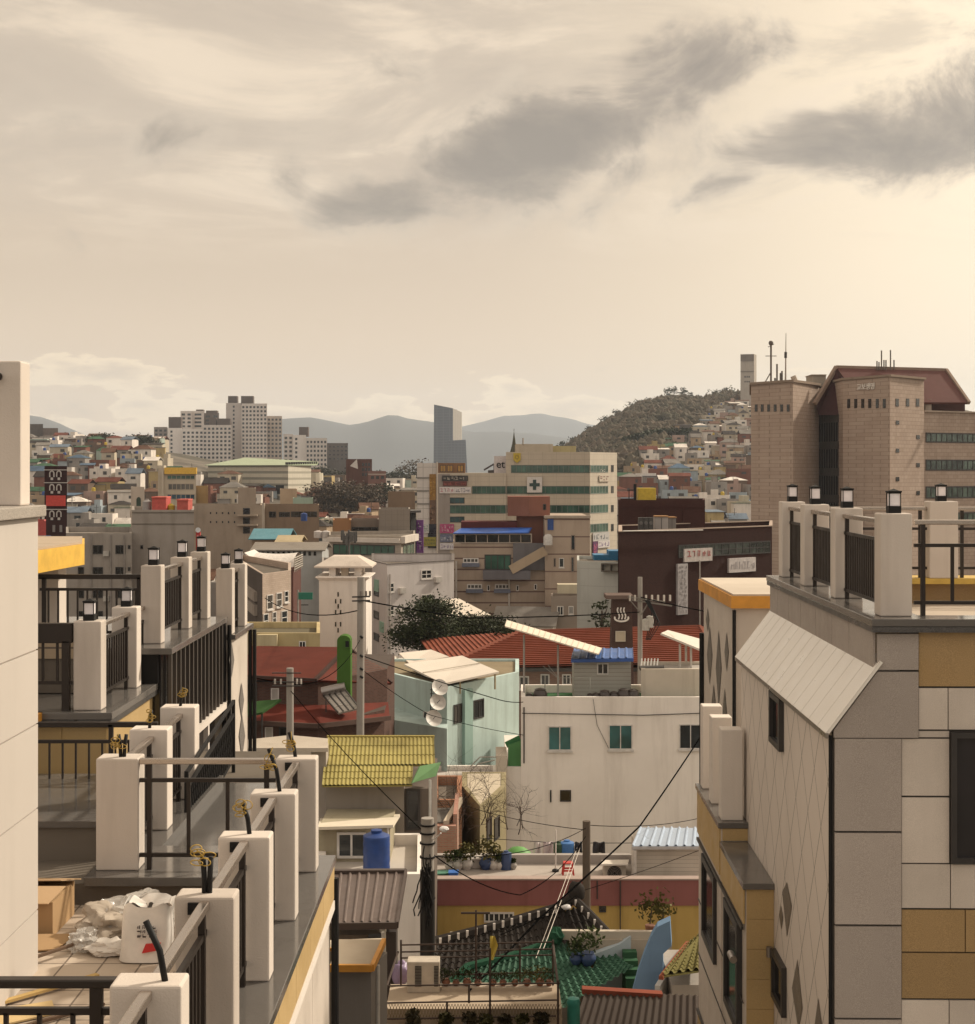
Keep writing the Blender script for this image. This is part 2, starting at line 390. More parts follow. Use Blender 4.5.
def ribbed(mb, q, pitch, amp, nv=1, kind='sin', th=.03, sag=0, row=0, rowh=.03):
    """a roof sheet on quad q = eave-left, eave-right, ridge-right, ridge-left with ribs running up the slope, optional tile rows"""
    q = [Vector(p) for p in q]; n = (q[1]-q[0]).cross(q[3]-q[0]).normalized()
    L = ((q[1]-q[0]).length+(q[2]-q[3]).length)/2; H = (q[3]-q[0]).length
    nr = max(1, round(L/pitch)); nu = nr*6 if kind != 'seam' else nr*8
    rows = max(1, round(H/row)) if row else max(nv, 1)
    vs = []
    for j in range(rows): vs += [(j/rows, 1), ((j+1)/rows-1e-4, 0)] if row else [(j/rows, 0)]
    if not row: vs.append((1, 0))
    k = len(mb.v)
    for v_, lift in vs:
        for i in range(nu+1):
            u_ = i/nu; ph = u_*nr
            if kind == 'sin': h = amp*(.5+.5*math.cos(2*math.pi*ph))
            elif kind == 'seam': h = amp if (i % 8) in (0, 1) else 0
            elif kind == 'round': h = amp*max(0, math.cos(2*math.pi*ph))**.6 if math.cos(2*math.pi*ph) > 0 else amp*.25*math.cos(2*math.pi*ph)
            else: h = 0
            a_ = q[0].lerp(q[1], u_); b_ = q[3].lerp(q[2], u_); p = a_.lerp(b_, v_)
            mb.v.append(p+n*(h+lift*rowh)+Vector((0, 0, -sag*4*v_*(1-v_))))
    for j in range(len(vs)-1):
        for i in range(nu):
            w_ = k+j*(nu+1)+i; mb.f.append((w_, w_+1, w_+nu+2, w_+nu+1))
    if th: mb.slab([p-n*(.012) for p in q], th) if not sag else None
    return mb
def text_mesh(mb, s, W, uc, zc, h, off, depth=.03):
    cu = bpy.data.curves.new('lettering', 'FONT'); cu.body = s; cu.size = h; cu.align_x = 'CENTER'; cu.align_y = 'CENTER'; cu.extrude = depth/2; cu.resolution_u = 3; cu.offset = .02
    o = bpy.data.objects.new('lettering', cu); S.collection.objects.link(o); dg = bpy.context.evaluated_depsgraph_get(); dg.update()
    me = bpy.data.meshes.new_from_object(o.evaluated_get(dg)); k = len(mb.v)
    for v in me.vertices: mb.v.append(W.pt(uc+v.co.x, zc+v.co.y, off+v.co.z))
    for p in me.polygons: mb.f.append(tuple(k+i for i in p.vertices))
    bpy.data.objects.remove(o); bpy.data.meshes.remove(me); bpy.data.curves.remove(cu); return mb
def scribble(mb, W, r, cols, rows, off, seed=0):
    """rows of small unreadable letter strokes, as the photograph shows them"""
    rd = random.Random(seed); u0, u1, z0, z1 = r; cw = (u1-u0)/cols; ch = (z1-z0)/rows
    for j in range(rows):
        for i in range(cols):
            a_, b_ = u0+cw*(i+.12), z0+ch*(j+.12); w_, h_ = cw*.74, ch*.76
            for q in range(3):
                k_ = rd.random()
                if k_ < .5: y_ = b_+h_*rd.choice((0, .42, .84)); panel(mb, W, (a_, a_+w_*rd.uniform(.6, 1), y_, y_+h_*.17), off, off+.02)
                else: x_ = a_+w_*rd.choice((0, .45, .82)); panel(mb, W, (x_, x_+w_*.18, b_, b_+h_*rd.uniform(.6, 1)), off, off+.021)
    return mb
# ================================================================== TERRAIN, HILLS, MOUNTAINS, HAZE
def ss(a_, b_, v): t = min(1, max(0, (v-a_)/(b_-a_))); return t*t*(3-2*t)
def interp(tab, v):
    if v <= tab[0][0]: return tab[0][1]
    for (x0, y0), (x1, y1) in zip(tab, tab[1:]):
        if v <= x1: return y0+(y1-y0)*(v-x0)/(x1-x0)
    return tab[-1][1]
RIDGE = [(470, 466), (520, 462), (560, 450), (585, 438), (600, 431), (620, 420), (640, 411), (655, 407), (670, 405), (700, 406), (725, 402), (750, 400), (800, 394), (900, 398), (1000, 420), (1150, 455)]
def th(x, y):
    if y < 200: return 0.0
    px = CX+x/y*F
    h = 12*ss(280, 700, y)+21*ss(330, 780, y)*ss(370, 130, px)
    r = EYE-(interp(RIDGE, px)-HY)/F*1200-12
    if r > 0:
        f_ = ss(430, 1200, y) if y < 1200 else 1-.7*ss(1250, 2200, y)
        h += r*f_*ss(450, 600, px)
    h *= 1-ss(2400, 4000, y)
    return h+1.2*noise.noise(Vector((x*.012, y*.012, 3)))*ss(260, 420, y)
def ground():
    xs = [-9000, -5000, -3000, -1800]+[-1200+25*i for i in range(97)]+[1800, 3000, 5000, 9000]
    ys = [-3000, -600, 0, 150, 240]+[270+22*i for i in range(90)]+[2500, 3000, 3800, 5000, 8000, 12000]
    b = MB(); n = len(xs)
    b.v = [Vector((x, y, th(x, y))) for y in ys for x in xs]
    b.f = [(j*n+i, j*n+i+1, (j+1)*n+i+1, (j+1)*n+i) for j in range(len(ys)-1) for i in range(n-1)]
    m, nn, l, bs = base_mat('town_ground', (.1, .09, .08), .9, 0, .2); p = wpos(nn)
    c = mixc(nn, l, ramp(nn, l, nzt(nn, l, p, .05, 6, .6), .4, .6), (.085, .072, .058), (.17, .145, .115))
    c = mixc(nn, l, ramp(nn, l, nzt(nn, l, p, .011, 4), .5, .6, 0, .6), c, (.05, .048, .028))
    l.new(c, bs.inputs['Base Color']); tag(b.build('ground', m, smooth=True), kind='structure')
ground()
def mountain(prof, d, thick, col, name, seed):
    x0, x1 = prof[0][0], prof[-1][0]; nu, nv = 150, 18
    def fn(u, v):
        px = x0+(x1-x0)*u; w_ = 2*v-1; h = max(0, (HY-interp(prof, px))/F*d+EYE)
        x = X(px, d); y = d+w_*thick; k = max(0, 1-abs(w_)**1.4)
        nz_ = noise.fractal(Vector((x*.0016, y*.0016, seed)), 1.0, 2.0, 6)
        return (x*(y/d), y, -2+h*k*(1+(.28*nz_*(1-k))) + h*.025*noise.fractal(Vector((x*.006, seed, 0)), 1, 2, 5))
    b = MB().grid(fn, nu, nv)
    tag(b.build(name, leaf(col, .25), smooth=True), kind='structure')
mountain([(-250, 440), (-120, 408), (0, 411), (38, 416), (62, 424), (84, 434), (104, 444), (122, 455), (135, 461), (150, 452), (168, 441), (200, 430), (240, 422), (280, 418), (312, 417), (332, 421), (352, 425), (372, 420), (391, 413), (408, 418), (425, 421), (445, 423), (470, 432), (500, 431), (530, 433), (560, 437), (620, 440), (720, 446), (900, 452), (1200, 462)], 6500, 1500, (.05, .056, .06), 'mountain', 2)
mountain([(330, 466), (400, 448), (440, 432), (470, 424), (505, 416), (540, 413), (565, 417), (590, 424), (640, 432), (720, 440), (900, 448), (1100, 464)], 9300, 1500, (.05, .056, .06), 'mountain', 5)
def haze():
    b = MB().box(-9300, 9300, -3200, 12300, -12, 640)
    m = bpy.data.materials.new('haze_air'); m.use_nodes = True; n, l = m.node_tree.nodes, m.node_tree.links; n.clear()
    v = n.new('ShaderNodeVolumePrincipled'); v.inputs['Color'].default_value = (.80, .88, 1, 1); v.inputs['Density'].default_value = HAZE; v.inputs['Anisotropy'].default_value = .2
    o = n.new('ShaderNodeOutputMaterial'); l.new(v.outputs[0], o.inputs['Volume'])
    tag(b.build('haze', m), kind='stuff')
HAZE = 8.5e-5
haze()
# ================================================================== NEAR TERRACES
STUC = plaster((.66, .585, .52), .35, .48, .85, .3, 90)
STUC_W = plaster((.72, .65, .585), .14, .16, .85, .25, 60)
BRONZE = metal((.46, .40, .35), .24, .9, .05)
TAN = granite((.50, .345, .155), .55, .16, 200, .12)
TAN_D = granite((.36, .235, .105), .6, .22, 160, .1)
GREY_ST = granite((.40, .345, .305), .6, .2, 190, .2)
WHITE_ST = granite((.60, .525, .455), .6, .08, 160, .24)
GROOVE = plain((.05, .042, .036), .8)
YELLOW = plain((.72, .43, .06), .6)
ORANGE = plain((.60, .27, .035), .6)
LAMPW = plain((.80, .745, .76), .35)
def make_lantern():
    t = thing('post_lantern', '-', 'lantern', (0, 0, 0), 0, 'lanterns on the terrace posts')
    MB().box(-.062, .062, -.062, .062, 0, .07).build('base', BLACK, t, bevel=.004)
    MB().box(-.051, .051, -.051, .051, .07, .205).build('glass_shade', LAMPW, t, bevel=.006)
    b = MB()
    for sx in (-1, 1):
        for sy in (-1, 1): b.box(sx*.056-.004, sx*.056+.004, sy*.056-.004, sy*.056+.004, .07, .205)
    b.box(-.06, .06, -.06, .06, .196, .2049); b.build('frame', BLACK, t)
    q = MB(); q.box(-.066, .066, -.066, .066, .205, .222)
    q.add([(-.05, -.05, .222), (.05, -.05, .222), (.05, .05, .222), (-.05, .05, .222), (0, 0, .245)], [(0, 1, 4), (1, 2, 4), (2, 3, 4), (3, 0, 4)])
    q.build('cap', BLACK, t); return t
LANT = make_lantern(); lant_used = [False]
def lantern(x, y, z, label):
    if not lant_used[0]: LANT.location = (x, y, z); LANT['label'] = label; lant_used[0] = True
    else: dup(LANT, (x, y, z), label)
def post(par, x0, x1, y0, y1, z0, z1, m=None): return MB().box(x0, x1, y0, y1, z0, z1).build('post', m or STUC, par, bevel=.014)
def span(par, A, B, zl, top=.91, mid=.74, bot=.13, pitch=.105, ends=True, rail_m=None):
    A, B = Vector((*A, zl)), Vector((*B, zl)); d = (B-A); L = d.length; d.normalize(); up = Vector((0, 0, 1))
    MB().bar(A+up*top, B+up*top, .062, .05).build('handrail', rail_m or BRONZE, par, bevel=.008)
    b = MB()
    b.bar(A+up*mid, B+up*mid, .03, .035); b.bar(A+up*bot, B+up*bot, .03, .035)
    e_ = .09
    if ends:
        for q in (A+d*e_, B-d*e_): b.bar(q, q+up*top, .042, .042, (0, 1, 0))
    n = int((L-2*e_)/pitch)
    for i in range(1, n):
        q = A+d*(e_+(L-2*e_)*i/n); b.bar(q+up*bot, q+up*mid, .018, .034, (0, 1, 0) if abs(d.y) > .5 else (1, 0, 0))
    b.build('baluster_panel', IRON, par)

# ---- nearest terrace house on the left: body, floor, stone ledge, banding
t = thing('terrace_house', 'nearest cream terrace house with tiled floor and grey granite ledge at lower left', 'house', (-3.2, 10.5, 0))
MB().box(-9, -1.50, 5.5, 13.9, 0, 17.95).build('wall', WHITE_ST, t)
fl = lines_mat((.45, .375, .30), (0, 2), (.3, 50), .008, (.16, .13, .10), .3, .1, .75)
def tile_floor():
    m, n, l, b = base_mat('terrace_tiles', (.5, .42, .34), .7); p = wpos(n)
    t_ = n.new('ShaderNodeTexBrick'); l.new(p, t_.inputs['Vector']); t_.offset = 0
    for i, c in (('Color1', (.46, .37, .29)), ('Color2', (.55, .46, .37)), ('Mortar', (.17, .13, .10))): t_.inputs[i].default_value = (*c, 1)
    t_.inputs['Scale'].default_value = 1; t_.inputs['Mortar Size'].default_value = .008; t_.inputs['Brick Width'].default_value = .3; t_.inputs['Row Height'].default_value = .3
    c = dirt(n, l, p, t_.outputs[0], .45, .0, 1.3); sp = nzt(n, l, p, 2.2, 6, .7)
    l.new(mixc(n, l, ramp(n, l, sp, .55, .75, 0, .6), c, (.16, .12, .09)), b.inputs['Base Color']); return m
TILE = tile_floor()
MB().box(-9, -1.9, 5.5, 13.35, 17.95, 18.15).build('floor_tiles', TILE, t)
MB().box(-1.98, -1.44, 5.5, 13.9, 17.96, 18.345).build('parapet_wall', STUC, t)
MB().box(-2.02, -1.41, 5.5, 13.95, 18.345, 18.42).build('ledge', GRAN, t, bevel=.006)
b = MB()
for i in range(9): b.box(-1.44, -1.425, 5.6+i*.93, 5.6+i*.93+.92, 18.02, 18.34)
b.build('stone_band', TAN, t)
MB().box(-1.50, -1.415, 5.5, 13.9, 17.93, 18.012).build('trim', STUC_W, t)
b = MB()
for i in range(6): 
    for j in range(8): b.box(-1.50, -1.47, 5.6+i*1.4, 5.6+i*1.4+1.385, 17.92-1.2*(j+1)+.012, 17.92-1.2*j)
b.build('stone_cladding', WHITE_ST, t)
MB().tube([(-1.42, 13.97, 2), (-1.42, 13.97, 18.2)], .035, 8).build('downpipe', BLACK, t)
MB().box(-3.55, -2.03, 13.18, 14.3, 18.34, 18.42).build('cross_ledge', GRAN, t, bevel=.006)
MB().box(-9, -1.46, 13.28, 14.2, 17.95, 18.338).build('cross_curb', DARKCONC, t)
# windows on the flank that faces the lane
Wf = Wall((-1.47, 9.0), (-1.47, 13.9)); 
for u in (1.2, 3.2): window(Wf, (u, u+1.0, 15.2, 16.7), t, FRAME_D, G_BLACK, 1)

r = thing('parapet_railing', 'run of thick cream posts with bronze rails on the nearest grey ledge', 'railing', (-1.7, 10.5, 18.42))
PY = [7.47, 9.02, 10.49, 11.90, 13.34]
for y in PY: post(r, -1.885, -1.525, y, y+.21, 18.42, 19.43)
for y0, y1 in zip([5.6]+[y+.21 for y in PY], PY): span(r, (-1.70, y0), (-1.70, y1), 18.42, .965, .80)
b = MB()
for y in PY[1:]:
    b = MB(); b.box(-1.80, -1.735, y-.02, y-.002, 19.33, 19.40)
    for x in (-1.785, -1.755): b.tube([(x, y-.028, 19.365), (x, y-.02, 19.365)], .006, 6)
    b.build('bracket', BLACK, r)
r = thing('cross_railing', 'dark rail between two cream posts crossing behind the plastic bag', 'railing', (-2.5, 13.4, 18.42))
span(r, (-3.12, 13.45), (-1.89, 13.45), 18.42, .97, .80, .13, .33)
r = thing('front_railing', 'dark bronze railing cut off by the bottom left corner of the photo', 'railing', (-3, 7.65, 18.15))
MB().box(-4.6, -1.89, 7.60, 7.67, 19.37, 19.415).build('handrail', IRON, r, bevel=.008)
b = MB().box(-4.6, -1.9, 7.62, 7.65, 19.23, 19.265)
for i in range(15): b.box(-4.5+.17*i, -4.48+.17*i, 7.62, 7.65, 18.2, 19.24)
b.box(-2.02, -1.96, 7.61, 7.66, 18.151, 19.38); b.build('baluster_panel', IRON, r)

# ---- inner row of posts behind, with its own walkway
t = thing('rear_walkway', 'narrow granite walkway terrace behind the cross railing leading to black lattice steps', 'terrace', (-3, 16, 0))
MB().box(-7, -2.35, 14.3, 20, 0, 18.25).build('wall', DARKCONC, t); MB().box(-7, -3.62, 14.05, 16.2, 17.9, 18.66).build('concrete_upstand', DARKCONC, t); MB().box(-7, -3.6, 14.0, 16.2, 18.662, 18.72).build('upstand_slab', GRAN, t)
MB().box(-3.6, -2.3, 14.3, 17.6, 18.25, 18.33).build('paving', GRAN, t)
MB().box(-3.58, -3.1, 14.3, 17.6, 18.331, 18.42).build('ledge', GRAN, t)
r = thing('walkway_railing', 'three cream posts stepping back beside the tan wall with wire coils on top', 'railing', (-3.3, 15, 18.42))
for y, x in ((13.4, -3.50), (14.9, -3.56), (16.3, -3.56)): post(r, x, x+.38, y, y+.26, 18.42, 19.42)
span(r, (-3.34, 13.66), (-3.34, 14.9), 18.42); span(r, (-3.34, 15.16), (-3.34, 16.3), 18.42)
r = thing('side_railing', 'thin black railing in front of the tan wall left of the stepped posts', 'railing', (-4.3, 14.6, 18.3))
MB().box(-5.6, -3.5, 15.9, 15.96, 19.27, 19.325).build('handrail', IRON, r, bevel=.006)
b = MB()
for z in (18.62, 19.1): b.box(-5.6, -3.6, 15.91, 15.945, z, z+.035)
for i in range(15): b.box(-5.5+.14*i, -5.482+.14*i, 15.915, 15.94, 18.63, 19.12)
for x in (-5.2, -4.02): b.box(x, x+.045, 15.9, 15.95, 18.5, 19.3)
b.build('baluster_panel', IRON, r)
# stair with lattice balustrade
r = thing('lattice_railing', 'black lattice stair railing in the gap behind the wire coils', 'railing', (-3, 17, 18.3))
b = MB(); A, B = Vector((-3.15, 15.7, 18.05)), Vector((-3.15, 18.6, 18.35)); up = Vector((0, 0, 1))
for h in (.08, .62, .78): b.bar(A+up*h, B+up*h, .03, .04)
n = 26
for i in range(n):
    for s_ in (2, -2):
        j = i+s_
        if 0 <= j <= n: b.bar(A.lerp(B, i/n)+up*.08, A.lerp(B, j/n)+up*.62, .012, .02, (1, 0, 0))
b.build('lattice', BLACK, r)
b = MB(); b.bar(A-up*.1, A+up*.8, .04, .04, (0, 1, 0)); b.bar(B-up*.1, B+up*.8, .04, .04, (0, 1, 0)); b.build('end_post', BLACK, r)

# ---- tall smooth wall at the far left edge
t = thing('stair_wall', 'tall cream panelled wall with stone coping at the left edge of the photo', 'wall', (-4, 9.5, 18.05))
MB().box(-4.6, -3.475, 5.5, 11.54, 18.05, 21.64).build('wall', plaster((.70, .63, .565), .1, .08, .8, .12, 140), t)
b = MB(); zz = [18.05, 18.62, 19.40, 20.05, 20.62, 21.64]
for z0, z1 in zip(zz, zz[1:]): b.box(-3.475, -3.46, 5.5, 11.545, z0+.006, z1-.006)
b.build('cladding_panels', plaster((.57, .515, .465), .14, .16, .8, .1, 140), t)
MB().box(-4.65, -3.41, 5.4, 11.6, 21.642, 21.73).build('coping', granite((.33, .29, .25), .55, .3, 120), t, bevel=.008)
post(t, -3.89, -3.505, 11.26, 11.5, 21.73, 22.82)
MB().tube([(-3.68, 6, 22.70), (-3.68, 11.15, 22.70), (-3.66, 11.24, 22.70)], .03, 10).build('handrail', IRON, t, smooth='auto')

# ---- middle house: lower ledge with two posts, upper ledge with three, slatted screen
t = thing('tan_terrace_house', 'stepped tan stone house with black slatted screen behind the nearest terrace', 'house', (-5.5, 19.5, 0))
MB().box(-9, -4.2, 16.6, 23, 0, 19.24).build('wall', TAN, t)
MB().box(-9, -4.13, 16.5, 19.82, 19.25, 19.33).build('lower_ledge', GRAN, t, bevel=.006)
MB().box(-9, -4.14, 16.485, 19.8, 19.19, 19.248).build('ledge_edge', GRAN_EDGE, t)
MB().box(-9, -4.12, 18.75, 22.7, 19.335, 19.69).build('upper_wall', BLACK, t)  # black box: shade of the void behind the slats put into colour
MB().box(-9, -3.93, 18.68, 22.72, 19.70, 19.78).build('upper_ledge', GRAN, t, bevel=.006)
b = MB()
for i in range(15): b.box(-4.0, -3.96, 18.8+i*.278, 18.86+i*.278, 18.5, 19.69)
b.build('slat_screen', metal((.10, .085, .075), .4, .5, .1), t)
MB().box(-4.13, -3.93, 18.72, 22.72, 18.41, 18.5).build('screen_trim', STUC_W, t)
MB().box(-4.19, -4.11, 18.8, 22.6, 12, 19.68).build('dark_glazing', G_BLACK, t)  # black glass below the screen; behind the slats it paints the void's shade
b = MB()
for y in (19.9, 20.9, 21.7): b.box(-4.11, -4.04, y, y+.10, 12, 18.4)
b.build('mullion', STUC_W, t)
b = MB()
for i in range(4): b.box(-6.2+i*.5, -5.71+i*.5, 16.585, 16.6, 18.2, 19.18)
for i in range(4): b.box(-6.2+i*.5, -5.71+i*.5, 16.585, 16.6, 17.2, 18.19)
b.build('stone_cladding', TAN, t)
MB().box(-6.4, -5.05, 16.56, 16.584, 17.2, 19.0).build('white_cladding', WHITE_ST, t)
for i in range(2): MB().tube([(-3.98+.08*i, 22.66, 8), (-3.98+.08*i, 22.66, 19.66)], .03, 8).build('downpipe', BLACK, t)
MB().box(-5.6, -4.9, 16.3, 16.55, 19.24, 19.33).build('orange_sill', ORANGE, t)
r = thing('middle_railing', 'two cream lantern posts with dark rails on the tan wall', 'railing', (-4.4, 17.5, 19.33))
for y in (16.65, 18.35): post(r, -4.6, -4.29, y, y+.24, 19.33, 20.32)
span(r, (-4.4, 16.93), (-4.4, 18.35), 19.33); span(r, (-4.4, 18.63), (-4.4, 19.7), 19.33)
for y, s_ in ((16.77, 'lantern on the wide cream post above the tan wall corner'), (18.49, 'lantern on the second cream post above the tan wall')): lantern(-4.445, y, 20.32, s_)
r = thing('upper_railing', 'three tall cream lantern posts with dark panels above the slatted screen', 'railing', (-4.3, 21, 19.78))
for y in (19.15, 20.95, 22.35): post(r, -4.43, -4.17, y, y+.24, 19.78, 20.78)
span(r, (-4.28, 19.43), (-4.28, 20.95), 19.78); span(r, (-4.28, 21.23), (-4.28, 22.35), 19.78)
for y, s_ in ((19.29, 'lantern on the first tall post above the slatted screen'), (21.09, 'lantern on the middle tall post above the slatted screen'), (22.49, 'lantern on the last tall post above the slatted screen')): lantern(-4.29, y, 20.78, s_)
r = thing('back_railing', 'dark railing under the yellow slab in front of the grey apartment building', 'railing', (-5, 19.3, 19.78))
MB().box(-5.85, -4.45, 19.24, 19.3, 20.6, 20.66).build('handrail', IRON, r)
b = MB()
for z in (19.9, 20.45): b.box(-5.75, -4.46, 19.25, 19.29, z, z+.035)
for i in range(10): b.box(-5.65+.125*i, -5.63+.125*i, 19.255, 19.285, 19.9, 20.46)
for x in (-5.72, -4.5): b.box(x, x+.05, 19.24, 19.29, 19.78, 20.62)
b.build('baluster_panel', IRON, r)
r = thing('heavy_railing', 'heavy dark railing with a deep top beam left of the wide lantern post', 'railing', (-5, 16.7, 19.33))
MB().box(-5.8, -4.61, 16.62, 16.72, 20.08, 20.30).build('top_beam', IRON, r, bevel=.006)
b = MB().box(-5.8, -4.6, 16.64, 16.68, 19.62, 19.66)
for i in range(7): b.box(-5.75+.16*i, -5.725+.16*i, 16.645, 16.675, 19.64, 20.1)
b.box(-4.72, -4.64, 16.62, 16.70, 19.33, 20.1); b.build('baluster_panel', IRON, r)
t = thing('roof_upstand', 'low beige stone upstand with dark base behind the heavy railing', 'wall', (-5.2, 18, 19.33))
MB().box(-6.5, -4.7, 17.9, 18.2, 19.34, 19.75).build('base', DARKCONC, t); MB().box(-6.5, -4.7, 17.88, 18.22, 19.75, 20.03).build('cap', bricks((.42, .33, .23), (.36, .28, .2), (.15, .12, .1), .5, .14), t)
t = thing('yellow_canopy', 'bright yellow roof slab on a pale pillar beside the tall left wall', 'canopy', (-6, 20, 19.78))
y0, y1 = 18.6, 20.3
MB().prism([(-6.9, y0-.3), (X(38, y0), y0), (X(84.5, y1), y1), (X(84.5, 22), 22), (-8, 22)], 20.72, 21.0).build('fascia', YELLOW, t)
MB().prism(inset([(-6.9, y0-.3), (X(38, y0), y0), (X(84.5, y1), y1), (X(84.5, 22), 22), (-8, 22)], .03), 21.002, 21.03).build('roof', plaster((.45, .36, .27)), t)
MB().box(-6.4, -5.98, 20.9, 21.3, 19.8, 20.72).build('pillar', STUC, t, bevel=.01)
# ---- farthest house of the left row
t = thing('diamond_house', 'farthest narrow white house of the left row with dark diamond inlays', 'house', (-5, 23.6, 0))
MB().box(-9, -3.9, 22.76, 24.4, 0, 19.42).build('wall', WHITE_ST, t)
MB().box(-9, -3.82, 22.74, 24.5, 19.425, 19.5).build('ledge', GRAN, t, bevel=.005)
Wd = Wall((-3.9, 22.76), (-3.9, 24.4)); b = MB()
for (cx, cy, hw, hh) in ((231, 727, 3.5, 27), (241.5, 736, 3, 22), (235.5, 805, 3, 26), (241, 700, 2.4, 18), (231, 660, 2.6, 18)):
    q = [Wd.hit(cx, cy-hh), Wd.hit(cx-hw, cy), Wd.hit(cx, cy+hh), Wd.hit(cx+hw, cy)]
    MB().add([Wd.pt(u, z, .012) for u, z in q], [(0, 1, 2, 3)]).build('diamond_inlay', granite((.16, .14, .125), .5), t)
for i in range(2): MB().tube([(-3.87+.07*i, 24.46, 5), (-3.87+.07*i, 24.46, 19.4)], .032, 8).build('downpipe', BLACK, t)
r = thing('far_railing', 'two slim cream lantern posts at the far end of the left terraces', 'railing', (-4, 23.3, 19.5))
for y, in ((22.8,), (24.0,)): post(r, -4.13, -3.88, y, y+.24, 19.5, 20.5)
span(r, (-4.0, 23.04), (-4.0, 24.0), 19.5)
lantern(-4.0, 22.92, 20.5, 'small lantern on the nearer slim post at the far end'); lantern(-4.0, 24.12, 20.5, 'small lantern on the last slim post of the left row')

# ---- conduits and wire coils on the unfinished posts
COIL = plain((.42, .27, .05), .5)
def conduit(x, y, z, label, h=.28, n=1, lean=(.05, 0), coil=True, seed=0, oz=0):
    t = thing('conduit_stub', label, 'conduit', (x, y, z), 0, 'wiring on the unlit posts')
    b = MB()
    for i in range(n): b.tube([(x+.03*i, y, z-.02), (x+.03*i+lean[0]*.3*(1-2*i), y, z+h*.5), (x+.03*i+lean[0]*(1-2*i), y+lean[1], z+h)], .017, 7)
    b.build('conduit', BLACK, t, smooth=True)
    if coil:
        rd = random.Random(seed); w = MB()
        for k in range(6):
            c = Vector((x+rd.uniform(-.04, .04)+lean[0], y-.02, z+h*.75+rd.uniform(-.06, .04)+oz)); r_ = rd.uniform(.022, .044); q = rd.uniform(.2, .9); ph = rd.uniform(0, 6)
            w.tube([c+Vector((math.cos(a_+ph)*r_, math.sin(a_)*r_*.35, math.sin(a_+ph)*r_*q)) for a_ in [i*.42 for i in range(16)]], 0.0038, 5)
        w.tube([(x+lean[0], y, z+h*.95), (x+lean[0]*.6, y-.03, z+h*1.05), c], .004, 5)
        w.build('wire_coil', COIL, t, smooth=True)
conduit(-1.62, 7.55, 19.43, 'bent black conduit on the nearest post without any wire', .30, 1, (-.10, 0), False)
conduit(-1.72, 9.12, 19.43, 'pair of short black conduits on the second nearest post', .22, 2, (-.01, 0), True, 3, .08)
conduit(-1.68, 10.6, 19.43, 'black conduit with yellow wire coil on the third post', .22, 1, (-.05, 0), True, 4, .02)
conduit(-1.66, 12.0, 19.43, 'black conduit with a large yellow wire coil on the fourth post', .34, 1, (-.09, 0), True, 5)
conduit(-1.72, 13.45, 19.43, 'black conduit leaning with yellow wire on the fifth post by the concrete pole', .22, 1, (-.06, 0), True, 6, -.05)
conduit(-3.30, 13.5, 19.42, 'black conduits in yellow wire on the big post behind the white sack', .2, 2, (-.02, 0), True, 7)
conduit(-3.38, 15.0, 19.42, 'black conduit with thin yellow wire on the middle stepped post', .18, 1, (.02, 0), True, 8)
conduit(-3.36, 16.4, 19.42, 'black conduit with open yellow loop on the rear stepped post', .2, 1, (.05, 0), True, 9)

# ---- builders' litter on the tiled floor
CARD = plaster((.42, .275, .15), .35, .2, .9, .1)
t = thing('cardboard_box', 'open brown cardboard box against the grey curb on the tiled terrace', 'box', (-4.0, 12.6, 18.150), .06)
b = MB().box(-4.55, -3.58, 12.35, 13.0, 18.152, 18.440); b.build('box', CARD, t)
b = MB(); b.slab([(-4.55, 12.3, 18.445), (-3.6, 12.28, 18.450), (-3.55, 12.62, 18.500), (-4.5, 12.62, 18.500)], .008); b.slab([(-4.5, 12.7, 18.520), (-3.6, 12.66, 18.540), (-3.52, 13.0, 18.460), (-4.5, 13.05, 18.460)], .008)
b.build('flap', plaster((.50, .34, .20), .3, .2), t)
MB().box(-4.2, -4.1, 12.5, 12.56, 18.510, 18.550).build('tape', plain((.75, .72, .66), .4), t)
for nm, lab, q, m in (('cardboard_sheet', 'flat brown cardboard sheet lying in front of the cardboard box', [(-4.3, 11.75, 18.185), (-3.45, 12.0, 18.170), (-3.35, 12.3, 18.200), (-4.2, 12.2, 18.220)], CARD),
                      ('wood_sheet', 'thin yellow wood sheet lying on the floor beside the wall end', [(-3.6, 10.15, 18.180), (-3.05, 10.6, 18.165), (-3.15, 10.85, 18.165), (-3.7, 10.5, 18.180)], plaster((.62, .46, .24), .2, .1))):
    tag(MB().slab(q, .012).build(nm, m), lab, 'sheet')
for i, (p0, p1, w_, lab) in enumerate((((-3.5, 10.75, 18.180), (-2.95, 11.35, 18.180), .05, 'yellow wooden batten pointing at the white plastic bag'), ((-3.2, 10.3, 18.175), (-2.75, 10.75, 18.175), .03, 'dark thin batten lying nearest the white sack'),
                                       ((-3.6, 11.5, 18.220), (-3.1, 12.25, 18.220), .03, 'dark thin batten lying before the cardboard box'))):
    tag(MB().bar(p0, p1, w_, .02).build('wood_batten', plaster((.55, .38, .16) if i == 0 else (.15, .10, .07), .2, .1)), lab, 'batten')
def plastic():
    m, n, l, b = base_mat('clear_plastic', (.85, .81, .76), .18); b.inputs['Transmission Weight'].default_value = .35; b.inputs['Alpha'].default_value = .62; return m
PLAS = plastic()
